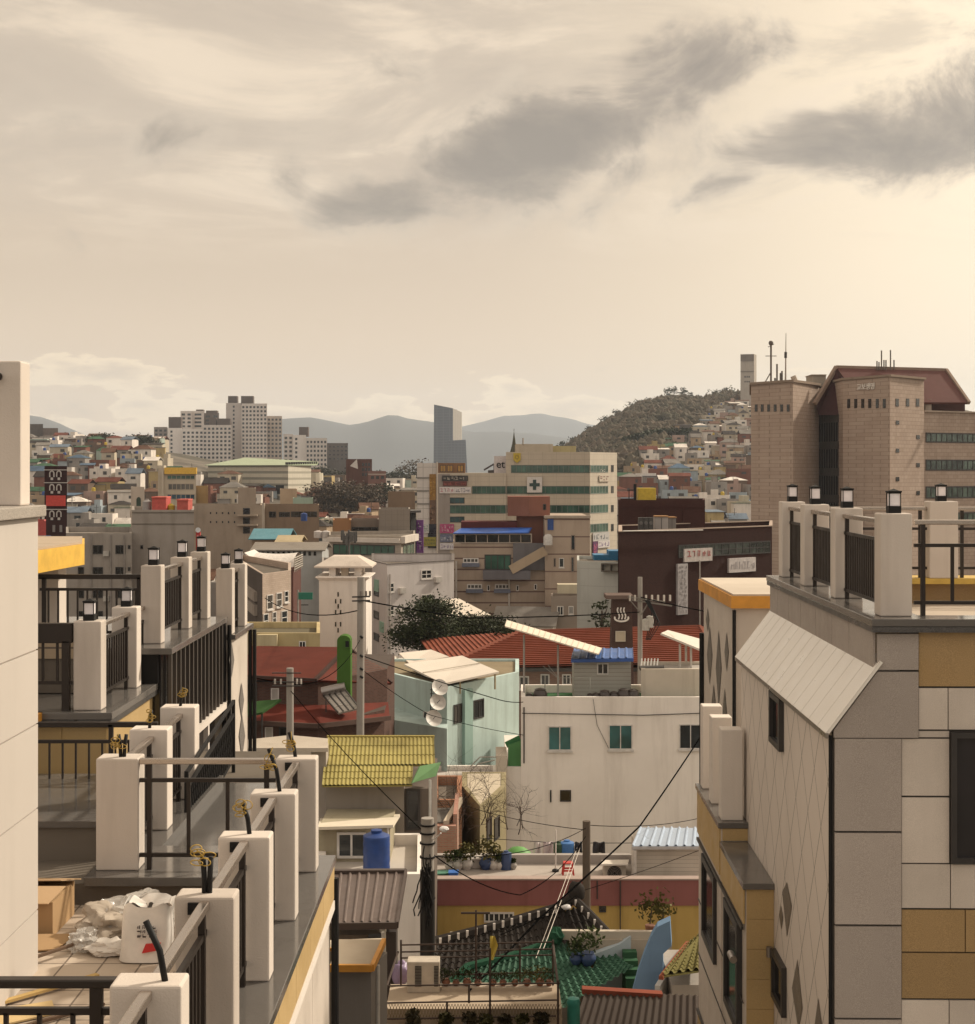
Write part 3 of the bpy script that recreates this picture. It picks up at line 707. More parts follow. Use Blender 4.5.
def crumple(c, r, seed, sq, m, name, label, n=40, amp=.62):
    b = MB().blob((0, 0, 0), 1, seed, 1, .25, n); off = Vector((seed, 2*seed, seed*.5))
    for i, v in enumerate(b.v):
        w_ = noise.noise(v*2.2+off)*.35+abs(noise.noise(v*5+off))*.30-.1
        v = v*(1+w_*amp); b.v[i] = Vector((c[0]+v.x*r[0], c[1]+v.y*r[1], max(18.156, c[2]+v.z*r[2])))
    return tag(b.build(name, m, smooth='auto'), label, 'bag')
crumple((-3.12, 12.35, 18.28), (.24, .28, .13), 3, 1, plaster((.40, .34, .28), .3, .1, .7, .1), 'cement_bag', 'lumpy grey bag lying under clear plastic by the white sack')
crumple((-2.86, 12.50, 18.28), (.42, .34, .16), 9, 1, PLAS, 'plastic_bag', 'crumpled clear plastic bag heaped behind the white sack')
crumple((-3.24, 12.05, 18.22), (.13, .14, .09), 5, 1, PLAS, 'plastic_wrap', 'small scrap of crumpled clear plastic beside the grey bag')
crumple((-2.98, 11.95, 18.20), (.20, .13, .06), 7, 1, plain((.74, .68, .62), .4), 'plastic_tray', 'flattened white plastic scrap lying in front of the grey bag')
t = thing('white_sack', 'white woven sack with a red printed mark on the terrace floor', 'sack', (-2.7, 11.85, 18.150))
b = MB(); 
def sackp(u, v):
    a_ = 2*math.pi*u; h = v*.44; q = .5; ca, sa = math.cos(a_), math.sin(a_)
    sx = math.copysign(abs(ca)**q, ca); sy = math.copysign(abs(sa)**q, sa); w_ = 1-.12*v+.05*math.sin(3*a_+4*v)
    return (-2.70+sx*.20*w_+.03*v, 11.85+sy*.16*w_, 18.160+h+.02*math.sin(5*a_)*v)
b.grid(sackp, 40, 12); b.build('sack', plain((.78, .73, .68), .6), t, smooth=True)
b = MB().grid(lambda u, v: (lambda p: (-2.67+(p[0]+2.70)*(1-v*.8), 11.85+(p[1]-11.85)*(1-v*.8), p[2]-.04*v))(sackp(u, 1)), 40, 3); b.build('sack_mouth', plain((.70, .65, .60), .6), t, smooth=True)
Ws = Wall((-2.93, 11.685), (-2.43, 11.685)); b = MB()
for u0, z0 in ((.24, 18.24),): b.hexa([Ws.pt(u0, z0, 0), Ws.pt(u0+.11, z0+.02, 0), Ws.pt(u0+.11, z0+.02, .02), Ws.pt(u0, z0, .02)], [Ws.pt(u0+.03, z0+.07, 0), Ws.pt(u0+.15, z0+.08, 0), Ws.pt(u0+.15, z0+.08, .02), Ws.pt(u0+.03, z0+.07, .02)])
b.build('red_mark', plain((.55, .03, .03), .5), t)
scribble(MB(), Ws, (.20, .36, 18.36, 18.46), 4, 3, .001, 4).build('print', plain((.25, .22, .22), .6), t)

# ================================================================== RIGHT-HAND HOUSE
def diamond_mat():
    m, n, l, b = base_mat('diamond_cladding', (.56, .48, .42), .7); p = wpos(n); sp = n.new('ShaderNodeSeparateXYZ'); l.new(p, sp.inputs[0])
    fs = []
    for op in ('ADD', 'SUBTRACT'):
        v = mth(n, l, 'DIVIDE', mth(n, l, op, mth(n, l, 'MULTIPLY', sp.outputs[1], 1.55), sp.outputs[2]), 1.05)
        fs.append(mth(n, l, 'LESS_THAN', mth(n, l, 'FRACT', v), .022))
    f = mth(n, l, 'MAXIMUM', fs[0], fs[1]); c = n.new('ShaderNodeRGB'); c.outputs[0].default_value = (.68, .60, .53, 1)
    l.new(mixc(n, l, mth(n, l, 'MULTIPLY', f, .95), dirt(n, l, p, c.outputs[0], .12, .15), (.10, .085, .07)), b.inputs['Base Color'])
    bp = n.new('ShaderNodeBump'); bp.inputs['Strength'].default_value = .6; bp.inputs['Distance'].default_value = .02; bp.invert = True
    l.new(f, bp.inputs['Height']); l.new(bp.outputs[0], b.inputs['Normal']); return m
DIA = diamond_mat()
t = thing('stone_house', 'large right-hand house of grey, white and brown stone with sloping metal shoulder', 'house', (7, 17, 0))
MB().box(3.38, 13, 14.74, 20.6, 0, 19.45).build('wall', DIA, t)
MB().box(3.80, 13, 14.74, 20.6, 19.455, 20.2).build('upper_wall', GREY_ST, t)
MB().box(3.80, 4.1, 14.74, 20.6, 20.2, 20.47).build('parapet_wall', TAN_D, t)
MB().box(4.1, 13, 20.3, 20.6, 20.2, 20.47).build('rear_parapet', TAN_D, t)
MB().box(4.1, 13, 14.74, 14.95, 20.2, 20.47).build('front_parapet', TAN_D, t)
b = MB()
for y0, y1 in ((14.7, 15.75), (15.76, 16.6), (16.61, 17.5), (17.51, 18.4), (18.41, 19.2), (19.21, 20.0), (20.01, 20.6)): b.box(3.775, 3.80, y0, y1-.005, 20.0, 20.465)
b.build('parapet_cladding', GREY_ST, t)
# stone ledge round the roof terrace
MB().prism([(3.74, 14.6), (13, 14.6), (13, 15.0), (4.3, 15.0), (4.3, 20.7), (3.74, 20.7)], 20.475, 20.55).build('ledge', GRAN, t, bevel=.006)
MB().prism([(3.745, 14.59), (13, 14.59), (13, 14.7), (3.85, 14.7), (3.85, 20.68), (3.745, 20.68)], 20.42, 20.473).build('ledge_edge', GRAN_EDGE, t)
MB().box(4.3, 13, 15.0, 20.3, 20.12, 20.202).build('terrace_floor', plaster((.50, .42, .34), .3, .1), t)
MB().box(4.3, 13, 20.1, 20.7, 20.475, 20.55).build('rear_ledge', plain((.55, .36, .07), .6), t)
MB().prism([(4.12, 15.0), (4.3, 15.0), (4.3, 20.3), (4.12, 20.3)], 20.2, 20.47).build('inner_upstand', TAN_D, t)
# sloping metal shoulder with standing seams
q = [(3.30, 20.62, 19.435), (3.30, 14.62, 19.435), (3.83, 14.62, 20.14), (3.83, 20.62, 20.14)]
SHM = metal((.80, .75, .68), .36, .1, .05)
b = MB(); n_ = Vector((-(20.14-19.435), 0, (3.83-3.30))).normalized()
lo0, lo1, hi1, hi0 = [Vector(p) for p in q]
b.hexa([p-n_*.03 for p in (lo0, lo1, hi1, hi0)], [lo0, lo1, hi1, hi0])
for i in range(15):
    f_ = i/14; a_, c_ = lo1.lerp(lo0, f_), hi1.lerp(hi0, f_); b.bar(a_+n_*.002, c_+n_*.002, .008, .0015, n_)
b.build('metal_shoulder', SHM, t)
MB().hexa([(3.38, 14.72, 19.44), (3.82, 14.72, 19.44), (3.82, 20.6, 19.44), (3.38, 20.6, 19.44)], [(3.40, 14.72, 19.52), (3.82, 14.72, 20.08), (3.82, 20.6, 20.08), (3.40, 20.6, 19.52)]).build('shoulder_core', GREY_ST, t)
MB().bar((3.31, 14.61, 19.41), (3.31, 20.6, 19.41), .03, .05).build('gutter', STEEL, t)
# front: column of grey panels, then rows of white and brown stone
Wr = Wall((3.38, 14.72), (13, 14.72))
def R(px0, py0, px1, py1): return Wr.rect(px0, py0, px1, py1)
def stone(rects, m, name, o0=.0, o1=.03, g=.005):
    for q in rects:
        u0, u1, z0, z1 = R(*q); panel(MB(), Wr, (u0+g, u1-g, z0+g, z1-g), o0, o1).build(name, m, t)
panel(MB(), Wr, (0, .66, 0, 19.43), -.01, .02).build('column_backing', GROOVE, t)
b = MB()
for y0, y1 in ((737, 830), (831, 923), (924, 1016), (1017, 1110)):
    u0, u1, z0, z1 = R(833, y0, 899.5, y1); panel(MB(), Wr, (u0+.006, u1, z0+.006, z1-.006), .02, .06).build('grey_panel', GREY_ST, t)
zc = R(833, 737, 916, 738)[3]
u0, u1, z0, z1 = R(876, 671, 916.5, 736); ze = 19.46
b.hexa([Wr.pt(0.006, zc+.004, .02), Wr.pt(u1, zc+.004, .02), Wr.pt(u1, zc+.004, .06), Wr.pt(.006, zc+.004, .06)], [Wr.pt(.006, 19.46, .02), Wr.pt(u1, 19.46, .02), Wr.pt(u1, 19.46, .06), Wr.pt(.006, 19.46, .06)])
b.hexa([Wr.pt(0.006, 19.46, .02), Wr.pt(u1, 19.46, .02), Wr.pt(u1, 19.46, .06), Wr.pt(.006, 19.46, .06)], [Wr.pt(.43, z1, .02), Wr.pt(u1, z1, .02), Wr.pt(u1, z1, .06), Wr.pt(.43, z1, .06)])
u0, u1, z0, z1 = R(876, 624, 916.5, 669.5); panel(MB(), Wr, (.43, u1, z0+.006, 20.40), .02, .06).build('grey_panel', GREY_ST, t)
b.build('grey_panel', GREY_ST, t)
panel(MB(), Wr, R(899.6, 622, 1300, 1110), -.005, .012).build('facade_backing', GROOVE, t)
stone([(917, 623, 1080, 686)], TAN_D, 'brown_stone', .012, .035)
stone([(900, 908, 963.5, 950.5), (963.5, 908, 1060, 950.5), (900, 951, 1060, 997)], TAN_D, 'brown_stone', .012, .035)
stone([(917, 687, 946.5, 729), (946.5, 687, 1060, 729), (917, 729.8, 948, 736.8), (900, 737.5, 948, 795), (900, 796, 948, 862), (900, 862.5, 948.8, 907), (948.8, 862.5, 1060, 907), (900, 998, 947.5, 1100), (947.5, 998, 1060, 1100)], WHITE_ST, 'white_stone', .012, .035)
window(Wr, R(948.5, 731, 1030, 861.5), t, FRAME_D, glass((.03, .027, .03), .15, 1.3), 1, .055, .08)
# lane-side wall: inlays and narrow windows
Wl = Wall((3.38, 20.6), (3.38, 14.74)); b = MB()
for pts_ in (((783.5, 882), (778.5, 892), (783.5, 937), (789, 906)), ((795, 959), (789, 988), (796, 1030), (800.5, 1008)), ((817.5, 998), (813, 1030), (818, 1080), (823, 1034)), ((777, 905), (775, 915), (777.5, 930), (779.5, 917))):
    MB().add([Wl.pt(*Wl.hit(*q), .006) for q in pts_], [(0, 1, 2, 3)]).build('diamond_inlay', granite((.20, .165, .13), .5), t)
window(Wl, Wl.rect(768.5, 690, 780, 752), t, FRAME_D, G_BLACK, 0, .07, .06); window(Wl, Wl.rect(771, 948, 783, 1018), t, FRAME_D, G_BLACK, 0, .07, .06)
MB().tube([(3.36, 14.70, 0), (3.36, 14.70, 19.40)], .018, 6).build('corner_bead', BLACK, t)
# rooftop railing, posts, lanterns
r = thing('roof_railing', 'row of four cream lantern posts on the big stone house, dark panels between', 'railing', (4, 17.5, 20.55))
RY = [14.85, 16.95, 18.75, 20.3]
for y in RY: post(r, 3.885, 4.20, y, y+.26, 20.55, 21.57)
for y0, y1 in zip([y+.3 for y in RY], RY[1:]): span(r, (4.0, y0), (4.0, y1), 20.55, .93, .74, .1, .085)
span(r, (4.24, 14.95), (8.5, 14.95), 20.55, .93, .70, .13, .29)
for y, s_ in zip(RY, ('nearest lantern on the right roof, atop the front corner post', 'second lantern back on the right roof railing', 'third lantern back on the right roof railing', 'farthest lantern of the four on the right roof railing')): lantern(4.05, y+.14, 21.57, s_)
r = thing('rear_roof_railing', 'single cream lantern post and dark railing along the rear of the right roof', 'railing', (6, 20.2, 20.55))
post(r, 5.82, 6.20, 20.1, 20.4, 20.55, 21.58); span(r, (4.25, 20.25), (5.82, 20.25), 20.55, .93, .66, .13, .25); span(r, (6.2, 20.25), (9, 20.25), 20.55, .93, .66, .13, .25)
lantern(6.01, 20.25, 21.58, 'lantern standing alone on the rear roof post at far right')

# ---- projecting yellow stone bay below
t = thing('stone_bay', 'yellow and white stone bay projecting into the lane below the metal shoulder', 'house', (3.2, 20, 0))
MB().box(3.04, 3.5, 18.0, 20.0, 0, 16.97).build('wall', WHITE_ST, t)
MB().box(3.02, 5, 20.0, 22.4, 0, 17.22).build('rear_wall', WHITE_ST, t)
MB().box(3.0, 3.378, 17.95, 19.995, 16.975, 17.05).build('lower_ledge', GRAN, t, bevel=.005)
MB().box(2.98, 5, 19.97, 22.5, 17.225, 17.30).build('upper_ledge', GRAN, t, bevel=.005)
b = MB()
for i in range(14): b.box(3.05, 3.375, 17.985, 18.0, 16.97-.36*(i+1)+.004, 16.97-.36*i)
b.build('yellow_front', TAN, t); MB().box(3.04, 3.375, 19.985, 20.0, 17.06, 17.22).build('yellow_front', TAN, t)
Wb = Wall((3.02, 22.4), (3.02, 18.0)); b = MB()
b.box(3.01, 3.03, 18.0, 19.995, 16.55, 16.96); b.box(2.995, 3.02, 20.0, 22.4, 16.6, 17.215)
b.build('yellow_band', TAN, t)
panel(MB(), Wb, (0, 4.4, 11.0, 13.9), 0, .016).build('yellow_base', TAN, t)
window(Wb, Wb.rect(696, 853, 709.5, 965), t, FRAME_D, G_BLACK, 0, .1, .05); window(Wb, Wb.rect(720.5, 897, 735.5, 1035), t, FRAME_D, G_BLACK, 0, .1, .05)
b = MB()
for z in (16.5, 13.95): b.bar((3.0, 18.0, z), (3.0, 22.4, z), .03, .04)
for z in (15.6, 14.8): b.bar((3.012, 18.0, z), (3.012, 22.4, z), .012, .012)
b.build('dark_trim', FRAME_D, t)
for (x, y, z) in ((2.94, 18.3, 16.06),): 
    MB().tube([(x+.1, y, z), (x-.02, y, z)], .02, 8).tube([(x-.02, y-.12, z), (x-.02, y+.12, z)], .045, 12).build('spotlight', STEEL, t, smooth='auto')
MB().tube([(3.31, 17.93, 16.18), (3.31, 17.93, 16.3)], .035, 10).build('spotlight', STEEL, t, smooth='auto')
r = thing('bay_railing', 'three slim pale posts on the ledge of the yellow stone bay', 'railing', (3.2, 21, 17.3))
for y in (20.1, 21.1, 22.1): post(r, 3.04, 3.33, y, y+.28, 17.3, 18.52, STUC_W)
# ---- orange-edged roof house behind
t = thing('orange_roof_house', 'white diamond-patterned house with flat roof edged in orange behind the metal shoulder', 'house', (6, 26, 0))
MB().box(3.98, 9, 24.1, 27.6, 0, 19.78).build('wall', WHITE_ST, t)
MB().box(3.90, 9, 24.0, 27.75, 19.785, 19.98).build('orange_edge', ORANGE, t)
MB().box(3.94, 9, 24.04, 27.7, 19.982, 20.01).build('roof', plaster((.60, .52, .43), .3, .1), t)
Wo = Wall((3.98, 27.6), (3.98, 24.1)); b = MB()
for cx, cy, hw, hh in ((710, 655, 2.6, 30), (719, 668, 2.8, 38), (727, 652, 2, 20), (714, 708, 2.4, 24), (725, 712, 2, 24), (708, 620, 1.6, 12)):
    MB().add([Wo.pt(*Wo.hit(*q), .01) for q in ((cx, cy-hh), (cx-hw, cy), (cx, cy+hh), (cx+hw, cy))], [(0, 1, 2, 3)]).build('diamond_inlay', granite((.15, .13, .11), .5), t)
MB().tube([(3.96, 24.08, 5), (3.96, 24.08, 19.75)], .03, 8).tube([(3.95, 27.62, 5), (3.95, 27.62, 19.0)], .05, 8).build('downpipe', BLACK, t)
MB().bar((4.1, 23.9, 16.2), (4.4, 23.7, 17.4), .05).build('handrail', IRON, t)

# the right-hand houses stand a degree off the lane's axis: turned together about the near corner
bpy.context.view_layer.update()
Rm = Matrix.Translation((3.38, 14.7, 0)) @ Matrix.Rotation(math.radians(-1.0), 4, 'Z') @ Matrix.Translation((-3.38, -14.7, 0))
for o in list(S.objects):
    if o.parent is None and o.type == 'EMPTY' and (o.name.split('.')[0] in ('stone_house', 'roof_railing', 'rear_roof_railing', 'stone_bay', 'bay_railing') or (o.name.startswith('post_lantern') and o.location.x > 0)): o.matrix_world = Rm @ o.matrix_world
# ================================================================== MIDDLE GROUND
W_PAINT = plaster((.83, .765, .70), .16, .32, .85, .15, 30)
GREYW = plaster((.34, .30, .265), .35, .45); BEIGE = plaster((.46, .39, .31), .35, .4)
RED_B = bricks((.085, .04, .03), (.125, .06, .045), (.09, .07, .06)); BROWN_B = bricks((.045, .02, .017), (.06, .027, .022), (.035, .019, .016))
RUST_R = plaster((.125, .030, .020), .6, .3, .75, .3, 12)
# ---- yellow corrugated roof hut
YTIN = plaster((.34, .285, .095), .75, .45, .55, .1)
t = thing('yellow_roof_hut', 'grey hut under a yellow corrugated roof with one corner cut out', 'house', (-4, 46, 0))
W1 = Wall(*pp((326, 45), (404, 45)))
MB().prism([W1.A[:], W1.B[:], (W1.B.x, 50), (W1.A.x, 50)], 0, 12.75).build('wall', plaster((.27, .235, .20), .3, .4), t)
b = MB(); ez = Z(785, 44.3); q = [P(321, 786, 44.3), P(408, 785, 44.3), P(432, 737, 48.2), P(331, 737, 48.2)]
q = [P(322, 786, 44.3), P(412, 785, 44.3), P(413, 766, 45.9), P(324, 766, 45.9)]; ribbed(b, q, .125, .03, row=.62, rowh=.02)
q = [P(324, 766, 45.9), P(435, 765, 45.9), P(434, 737, 48.2), P(328, 737, 48.2)]; ribbed(b, q, .125, .03, row=.8, rowh=.02)
b.build('roof', YTIN, t)
MB().bar(P(327, 737, 48.2), P(434.5, 737, 48.2), .12, .10).build('ridge_cap', plaster((.36, .29, .10)), t)
W2 = Wall(*pp((404, 45.2), (432, 45.2)))
MB().prism([W2.A[:], W2.B[:], (W2.B.x, 50), (W2.A.x, 50)], 0, 12.4).build('side_wall', plaster((.16, .13, .11), .3, .4), t)
window(W2, W2.rect(406, 789, 420, 830), t, FRAME_D, G_BLACK, 0, .06)
MB().tube([P(430, 780, 44.6), P(430, 850, 44.6)], .04, 8).build('downpipe', plain((.5, .48, .45)), t)
gq = MB().slab([P(412, 783, 44.2), P(436, 776, 45.6), P(441, 762, 46), P(420, 766, 45)], .04); gq.build('green_awning', plaster((.12, .22, .10), .3, .2), t)
b = MB().slab([P(318, 827, 42.0), P(393, 825, 42.0), P(400, 814, 44.6), P(320, 818, 44.6)], .08); b.build('porch_roof', plaster((.62, .55, .44), .25, .2), t)
W3 = Wall(*pp((318, 42.4), (390, 42.4)))
MB().prism([W3.A[:], W3.B[:], (W3.B.x, 44.9), (W3.A.x, 44.9)], 0, Z(829, 42.4)).build('porch_wall', plaster((.40, .35, .25), .3, .4), t)
window(W3, W3.rect(337, 832, 366, 858), t, FRAME_W, G_DARK, 1, .07)
b = MB(); b.tube([P(388, 826, 42.2), P(388, 856, 42.2)], .03, 6); b.build('porch_post', FRAME_W, t)
# ---- brown seamed metal roof in front
BRN = metal((.17, .13, .115), .45, .45, .25)
t = thing('brown_metal_roof_house', 'narrow house under a dark brown standing-seam metal roof beside the near ledge', 'house', (-3, 28, 0))
b = MB(); q = [P(318, 923, 27.0), P(396, 922, 27.0), P(405, 872, 29.4), P(322, 873, 29.4)]; ribbed(b, q, .175, .03, kind='seam'); b.build('roof', BRN, t)
b = MB().bar(P(316, 926.5, 26.95), P(397, 925.5, 26.95), .05, .12).bar(P(397, 925, 26.95), P(406, 872, 29.4), .05, .12).bar(P(320, 871, 29.42), P(406, 870.5, 29.42), .14, .05)
b.build('fascia', metal((.10, .075, .065), .5, .4), t)
Wm = Wall(*pp((320, 27.3), (384, 27.3)))
MB().prism([Wm.A[:], Wm.B[:], (Wm.B.x, 29.3), (Wm.A.x, 29.3)], 0, Z(935, 27.3)).build('wall', plaster((.20, .165, .13), .4, .4), t)
MB().prism(pp((386, 27.1), (396, 27.1))+[(X(396, 27), 27.5), (X(386, 27), 27.5)], 4, Z(932, 27.1)).build('corner_post', metal((.07, .055, .05), .5, .4), t)
MB().prism(pp((368, 27.1), (382, 27.1))+[(X(382, 27.1), 27.29), (X(368, 27.1), 27.29)], 4, Z(937, 27.1)).build('door', FRAME_D, t)
MB().tube([P(383, 932, 26.5), P(383, 1060, 26.5)], .03, 8).build('downpipe', plain((.5, .46, .41)), t)
# ---- low orange-edged annex
t = thing('annex_roof', 'low grey annex with flat tan roof and curved orange edge at the bottom', 'house', (-2.5, 22, 0))
Wn = Wall(*pp((331, 21.6), (371, 21.6)))
MB().prism([Wn.A[:], Wn.B[:], (X(383, 21.6), 22.5), (Wn.A.x, 22.5)], 0, Z(972, 21.6)).build('wall', plaster((.23, .21, .195), .3, .5), t)
b = MB(); 
for (a0, a1) in (((330, 970), (372, 966)), ((372, 966), (384, 950))):
    d0, d1 = 21.4, 21.4 if a0[0] == 330 else 22.6; p0, p1 = P(*a0, d0), P(*a1, d1); p0.z = p1.z = Z(968, 21.4); b.bar(p0, p1, .06, .10)
b.build('orange_edge', ORANGE, t)
MB().prism(pp((330, 21.45), (371, 21.45), (383, 22.6))+[(X(383, 22.6), 22.62), (X(330, 21.45), 22.62)], Z(968, 21.4)-.04, Z(966, 21.4)).build('roof', plaster((.42, .35, .27), .4, .2), t)
MB().tube([P(378, 965, 21.9), P(378, 1060, 21.9)], .03, 8).build('downpipe', plain((.5, .47, .43)), t)
b = MB().slab([P(330, 948, 23.0), P(380, 945, 23.0), P(384, 938, 24.4), P(330, 940, 24.4)], .06); b.build('lean_to_roof', plaster((.5, .43, .34), .3, .2), t)
MB().bar(P(330, 949.5, 22.98), P(381, 946.5, 22.98), .04, .05).build('lean_to_edge', ORANGE, t)

# ---- flat roof with blue tank behind the brown metal roof
t, Ws_ = block('low_flat_house', 'low flat-roofed house hidden behind the brown metal roof, blue tank on top', 'house', pp((318, 40), (425, 40)), Z(874, 40), 0, W_PAINT, 4.5, .3, plaster((.5, .45, .4)))
TANKB = plain((.015, .05, .20), .4)
def tank(x, y, z, r, h, m, label, group=None, cat='water tank'):
    t_ = thing('water_tank', label, cat, (x, y, z), 0, group)
    b_ = MB(); pr = [(r*.97, 0)]
    for i in range(5): pr += [(r, h*.17*(i+.1)), (r*.975, h*.17*(i+.5)), (r, h*.17*(i+.9))]
    pr += [(r*.97, h*.87), (r*.55, h*.93), (r*.4, h*.935)]
    b_.lathe((x, y, z), pr, 20).build('body', m, t_, smooth='auto'); MB().lathe((x, y, z), [(r*.4, h*.936), (r*.42, h*.99), (r*.3, h)], 14).build('lid', m, t_, smooth='auto'); return t_
tank(X(376.5, 41), 41, Z(874, 40)-.3, .37, 1.25, TANKB, 'blue plastic water tank standing behind the brown metal roof')
# ---- tall pole with black sleeve
def pole(px, d, py0, z0, r, m, label, sleeve=None, lean=0):
    t_ = thing('utility_pole', label, 'pole', (X(px, d), d, z0)); top = P(px+lean, py0, d)
    MB().tube([(X(px, d), d, z0), top], [r*1.15, r], 12).build('pole', m, t_, smooth='auto'); return t_
PCON = plaster((.33, .30, .27), .35, .3, .85, .2); WOODP = plaster((.12, .095, .075), .4, .3)
t = pole(427.5, 27, 818, 0, .115, PCON, 'concrete pole with a long black sleeve right of the brown roof')
MB().tube([P(427.5, 870, 27), P(427.5, 1150, 27)], .135, 14).build('sleeve', plain((.012, .011, .011), .35), t, smooth='auto')
b = MB()
for y in (824, 832, 842, 856, 897, 966): b.tube([P(427.5, y, 27), P(427.5, y+1.6, 27)], .142, 14)
b.build('clamp', BLACK, t); rd = random.Random(2); b = MB()
for i in range(22):
    c = P(427.5+rd.uniform(-5, 3), rd.uniform(845, 893), 26.8); pts = [c]
    for j in range(6): pts.append(pts[-1]+Vector((rd.uniform(-.05, .04), rd.uniform(-.03, .03), -.11)))
    b.tube(pts, .012, 4)
b.build('cable_bundle', BLACK, t)
MB().tube([P(427.5, 842, 27), P(436, 838, 26.9), P(441, 833, 26.8)], .012, 6).blob(P(444, 829, 26.7), .09, 4, .6, .1).build('street_light', plain((.7, .68, .66), .4), t)

# ---- large white building, roof full of things
zr = Z(697, 75)
t, (W4,) = block('white_building', 'large plain white three-storey building with teal windows and crowded flat roof', 'building', pp((521, 75), (760, 75)), zr, 0, W_PAINT, 4.4, .4, plaster((.06, .16, .07), .5, .2))
for r in ((548, 726, 571.5, 750.5), (608.5, 724.5, 632.5, 749.5), (679, 724, 702, 749)): window(W4, W4.rect(*r), t, FRAME_W, G_TEAL if r[0] != 679 else G_DARK, 1, .055, .06)
window(W4, W4.rect(560, 790, 571, 801.5), t, FRAME_D, G_BLACK, 0, .05); 
b = MB(); panel(b, W4, W4.rect(550, 790, 551.4, 802), 0, .05); b.build('vent_slot', BLACK, t)
b = MB().tube([W4.pt(0.05, zr-.8, .06), W4.pt(6.1, zr-.9, .06), W4.pt(10.4, zr-.75, .06)], .02, 5).tube([W4.pt(3.6, zr-.1, .05), W4.pt(3.8, zr-1.4, .05), W4.pt(4.4, zr-2.6, .05)], .012, 5).tube([W4.pt(.15, zr-.5, .06), W4.pt(.15, zr-3.3, .06)], .03, 6); b.build('wall_cable', BLACK, t)
MB().prism(pp((506, 75.02), (522, 75.02))+[(X(522, 75), 84), (X(506, 75), 84)], 0, Z(767, 75)).build('lower_wing', W_PAINT, t)
MB().prism(pp((496, 74.5), (507, 74.5))+[(X(507, 74.5), 77), (X(496, 74.5), 77)], 0, Z(756, 74.5)).build('gate_pillar', plaster((.56, .49, .40), .3, .3), t)
MB().bar(P(506, 745, 75.5), P(520, 738, 75.5), .06, .3).build('green_balcony', plaster((.06, .2, .08), .3, .1), t)
b = MB().slab([P(508, 770, 75.2), P(522, 766, 75.2), P(522, 740, 75.3), P(508, 745, 75.3)], .05); b.build('balcony_screen', plaster((.10, .26, .10), .5, .2), t)
zf = zr-.4
t = thing('roof_shed', 'small grey clapboard shed with a bright blue metal roof on the white building', 'shed', (X(604, 77), 78.5, zf))
Wh = Wall(*pp((574, 77), (631, 77)))
MB().prism([Wh.A[:], Wh.B[:], (Wh.B.x, 78.8), (Wh.A.x, 78.8)], zf, Z(657, 77)).build('wall', lines_mat((.40, .375, .33), 2, .2, .02, (.2, .18, .16), .2, .3), t)
b = MB(); ribbed(b, [P(571, 659, 76.6), P(633.5, 658, 76.6), P(633, 648, 79.2), P(574, 649, 79.2)], .38, .05, kind='seam'); b.build('roof', metal((.05, .13, .36), .4, .2, .15), t)
MB().bar(P(571, 661, 76.55), P(633.5, 660, 76.55), .05, .16).build('fascia', plain((.03, .09, .32), .5), t)
window(Wh, Wh.rect(597, 663, 608.5, 674.5), t, FRAME_W, G_DARK, 1, .06)
t = thing('roof_canopy', 'long white awning tilting down to the blue-roofed shed on the white building', 'canopy', (X(545, 76), 76, zf))
b = MB().slab([P(505, 626, 75.6), P(599, 654, 75.6), P(602, 648, 78.8), P(507, 620, 78.8)], .06); b.build('sheet', plaster((.66, .585, .48), .15, .12), t)
b = MB()
for i in range(18): f_ = i/17; b.bar(P(505, 626, 75.6).lerp(P(599, 654, 75.6), f_)+Vector((0, 0, .02)), P(507, 620, 78.8).lerp(P(602, 648, 78.8), f_)+Vector((0, 0, .02)), .03, .008)
b.build('rib', plaster((.55, .48, .40), .15, .1), t)
for q in (524, 558): MB().tube([(X(q, 76.5), 76.5, zf), P(q, 629+(q-505)*.3, 76.5)], .05, 8).build('post', plain((.35, .32, .29)), t)
zp = Z(669, 76)
t, (Wq,) = block('roof_penthouse', 'white boxy stair head with stained wall on the right of the white roof', 'penthouse', pp((641, 76), (720, 76)), zp, zf, plaster((.62, .55, .46), .3, .5), 3, .15, plaster((.46, .42, .38)))
t = thing('solar_heater', 'small striped solar water heater lying on the white stair head', 'solar heater', (X(652, 77), 77, zp-.15))
b = MB()
for i in range(6): b.bar(P(641+i*3.2, 668, 76.6), P(642+i*3.2, 659, 77.6), .07, .07)
b.build('tube', plain((.7, .67, .62), .3), t); MB().tube([P(640, 667.5, 76.5), P(664, 667, 76.5)], .09, 8).build('tank', plain((.12, .11, .10), .4), t); MB().prism(pp((640, 76.5), (664, 76.5))+[(X(664, 77), 77.7), (X(640, 77), 77.7)], zp-.15, zp-.08).build('tray', DARKCONC, t)
t = thing('roof_canopy', 'white tilted awning on posts at the right edge of the white roof', 'canopy', (X(688, 78), 78, zf))
b = MB().slab([P(661, 633, 77), P(705, 651, 77), P(712, 642, 80), P(668, 630, 80)], .1); b.build('sheet', plaster((.66, .6, .53), .15, .1), t)
for q, y in ((680, 77.5), (686, 79), (691, 77.5)): MB().tube([(X(q, y), y, zf), P(q, 644, y)], .06, 8).build('post', plain((.5, .46, .41)), t)
POT = plain((.05, .038, .032), .35)
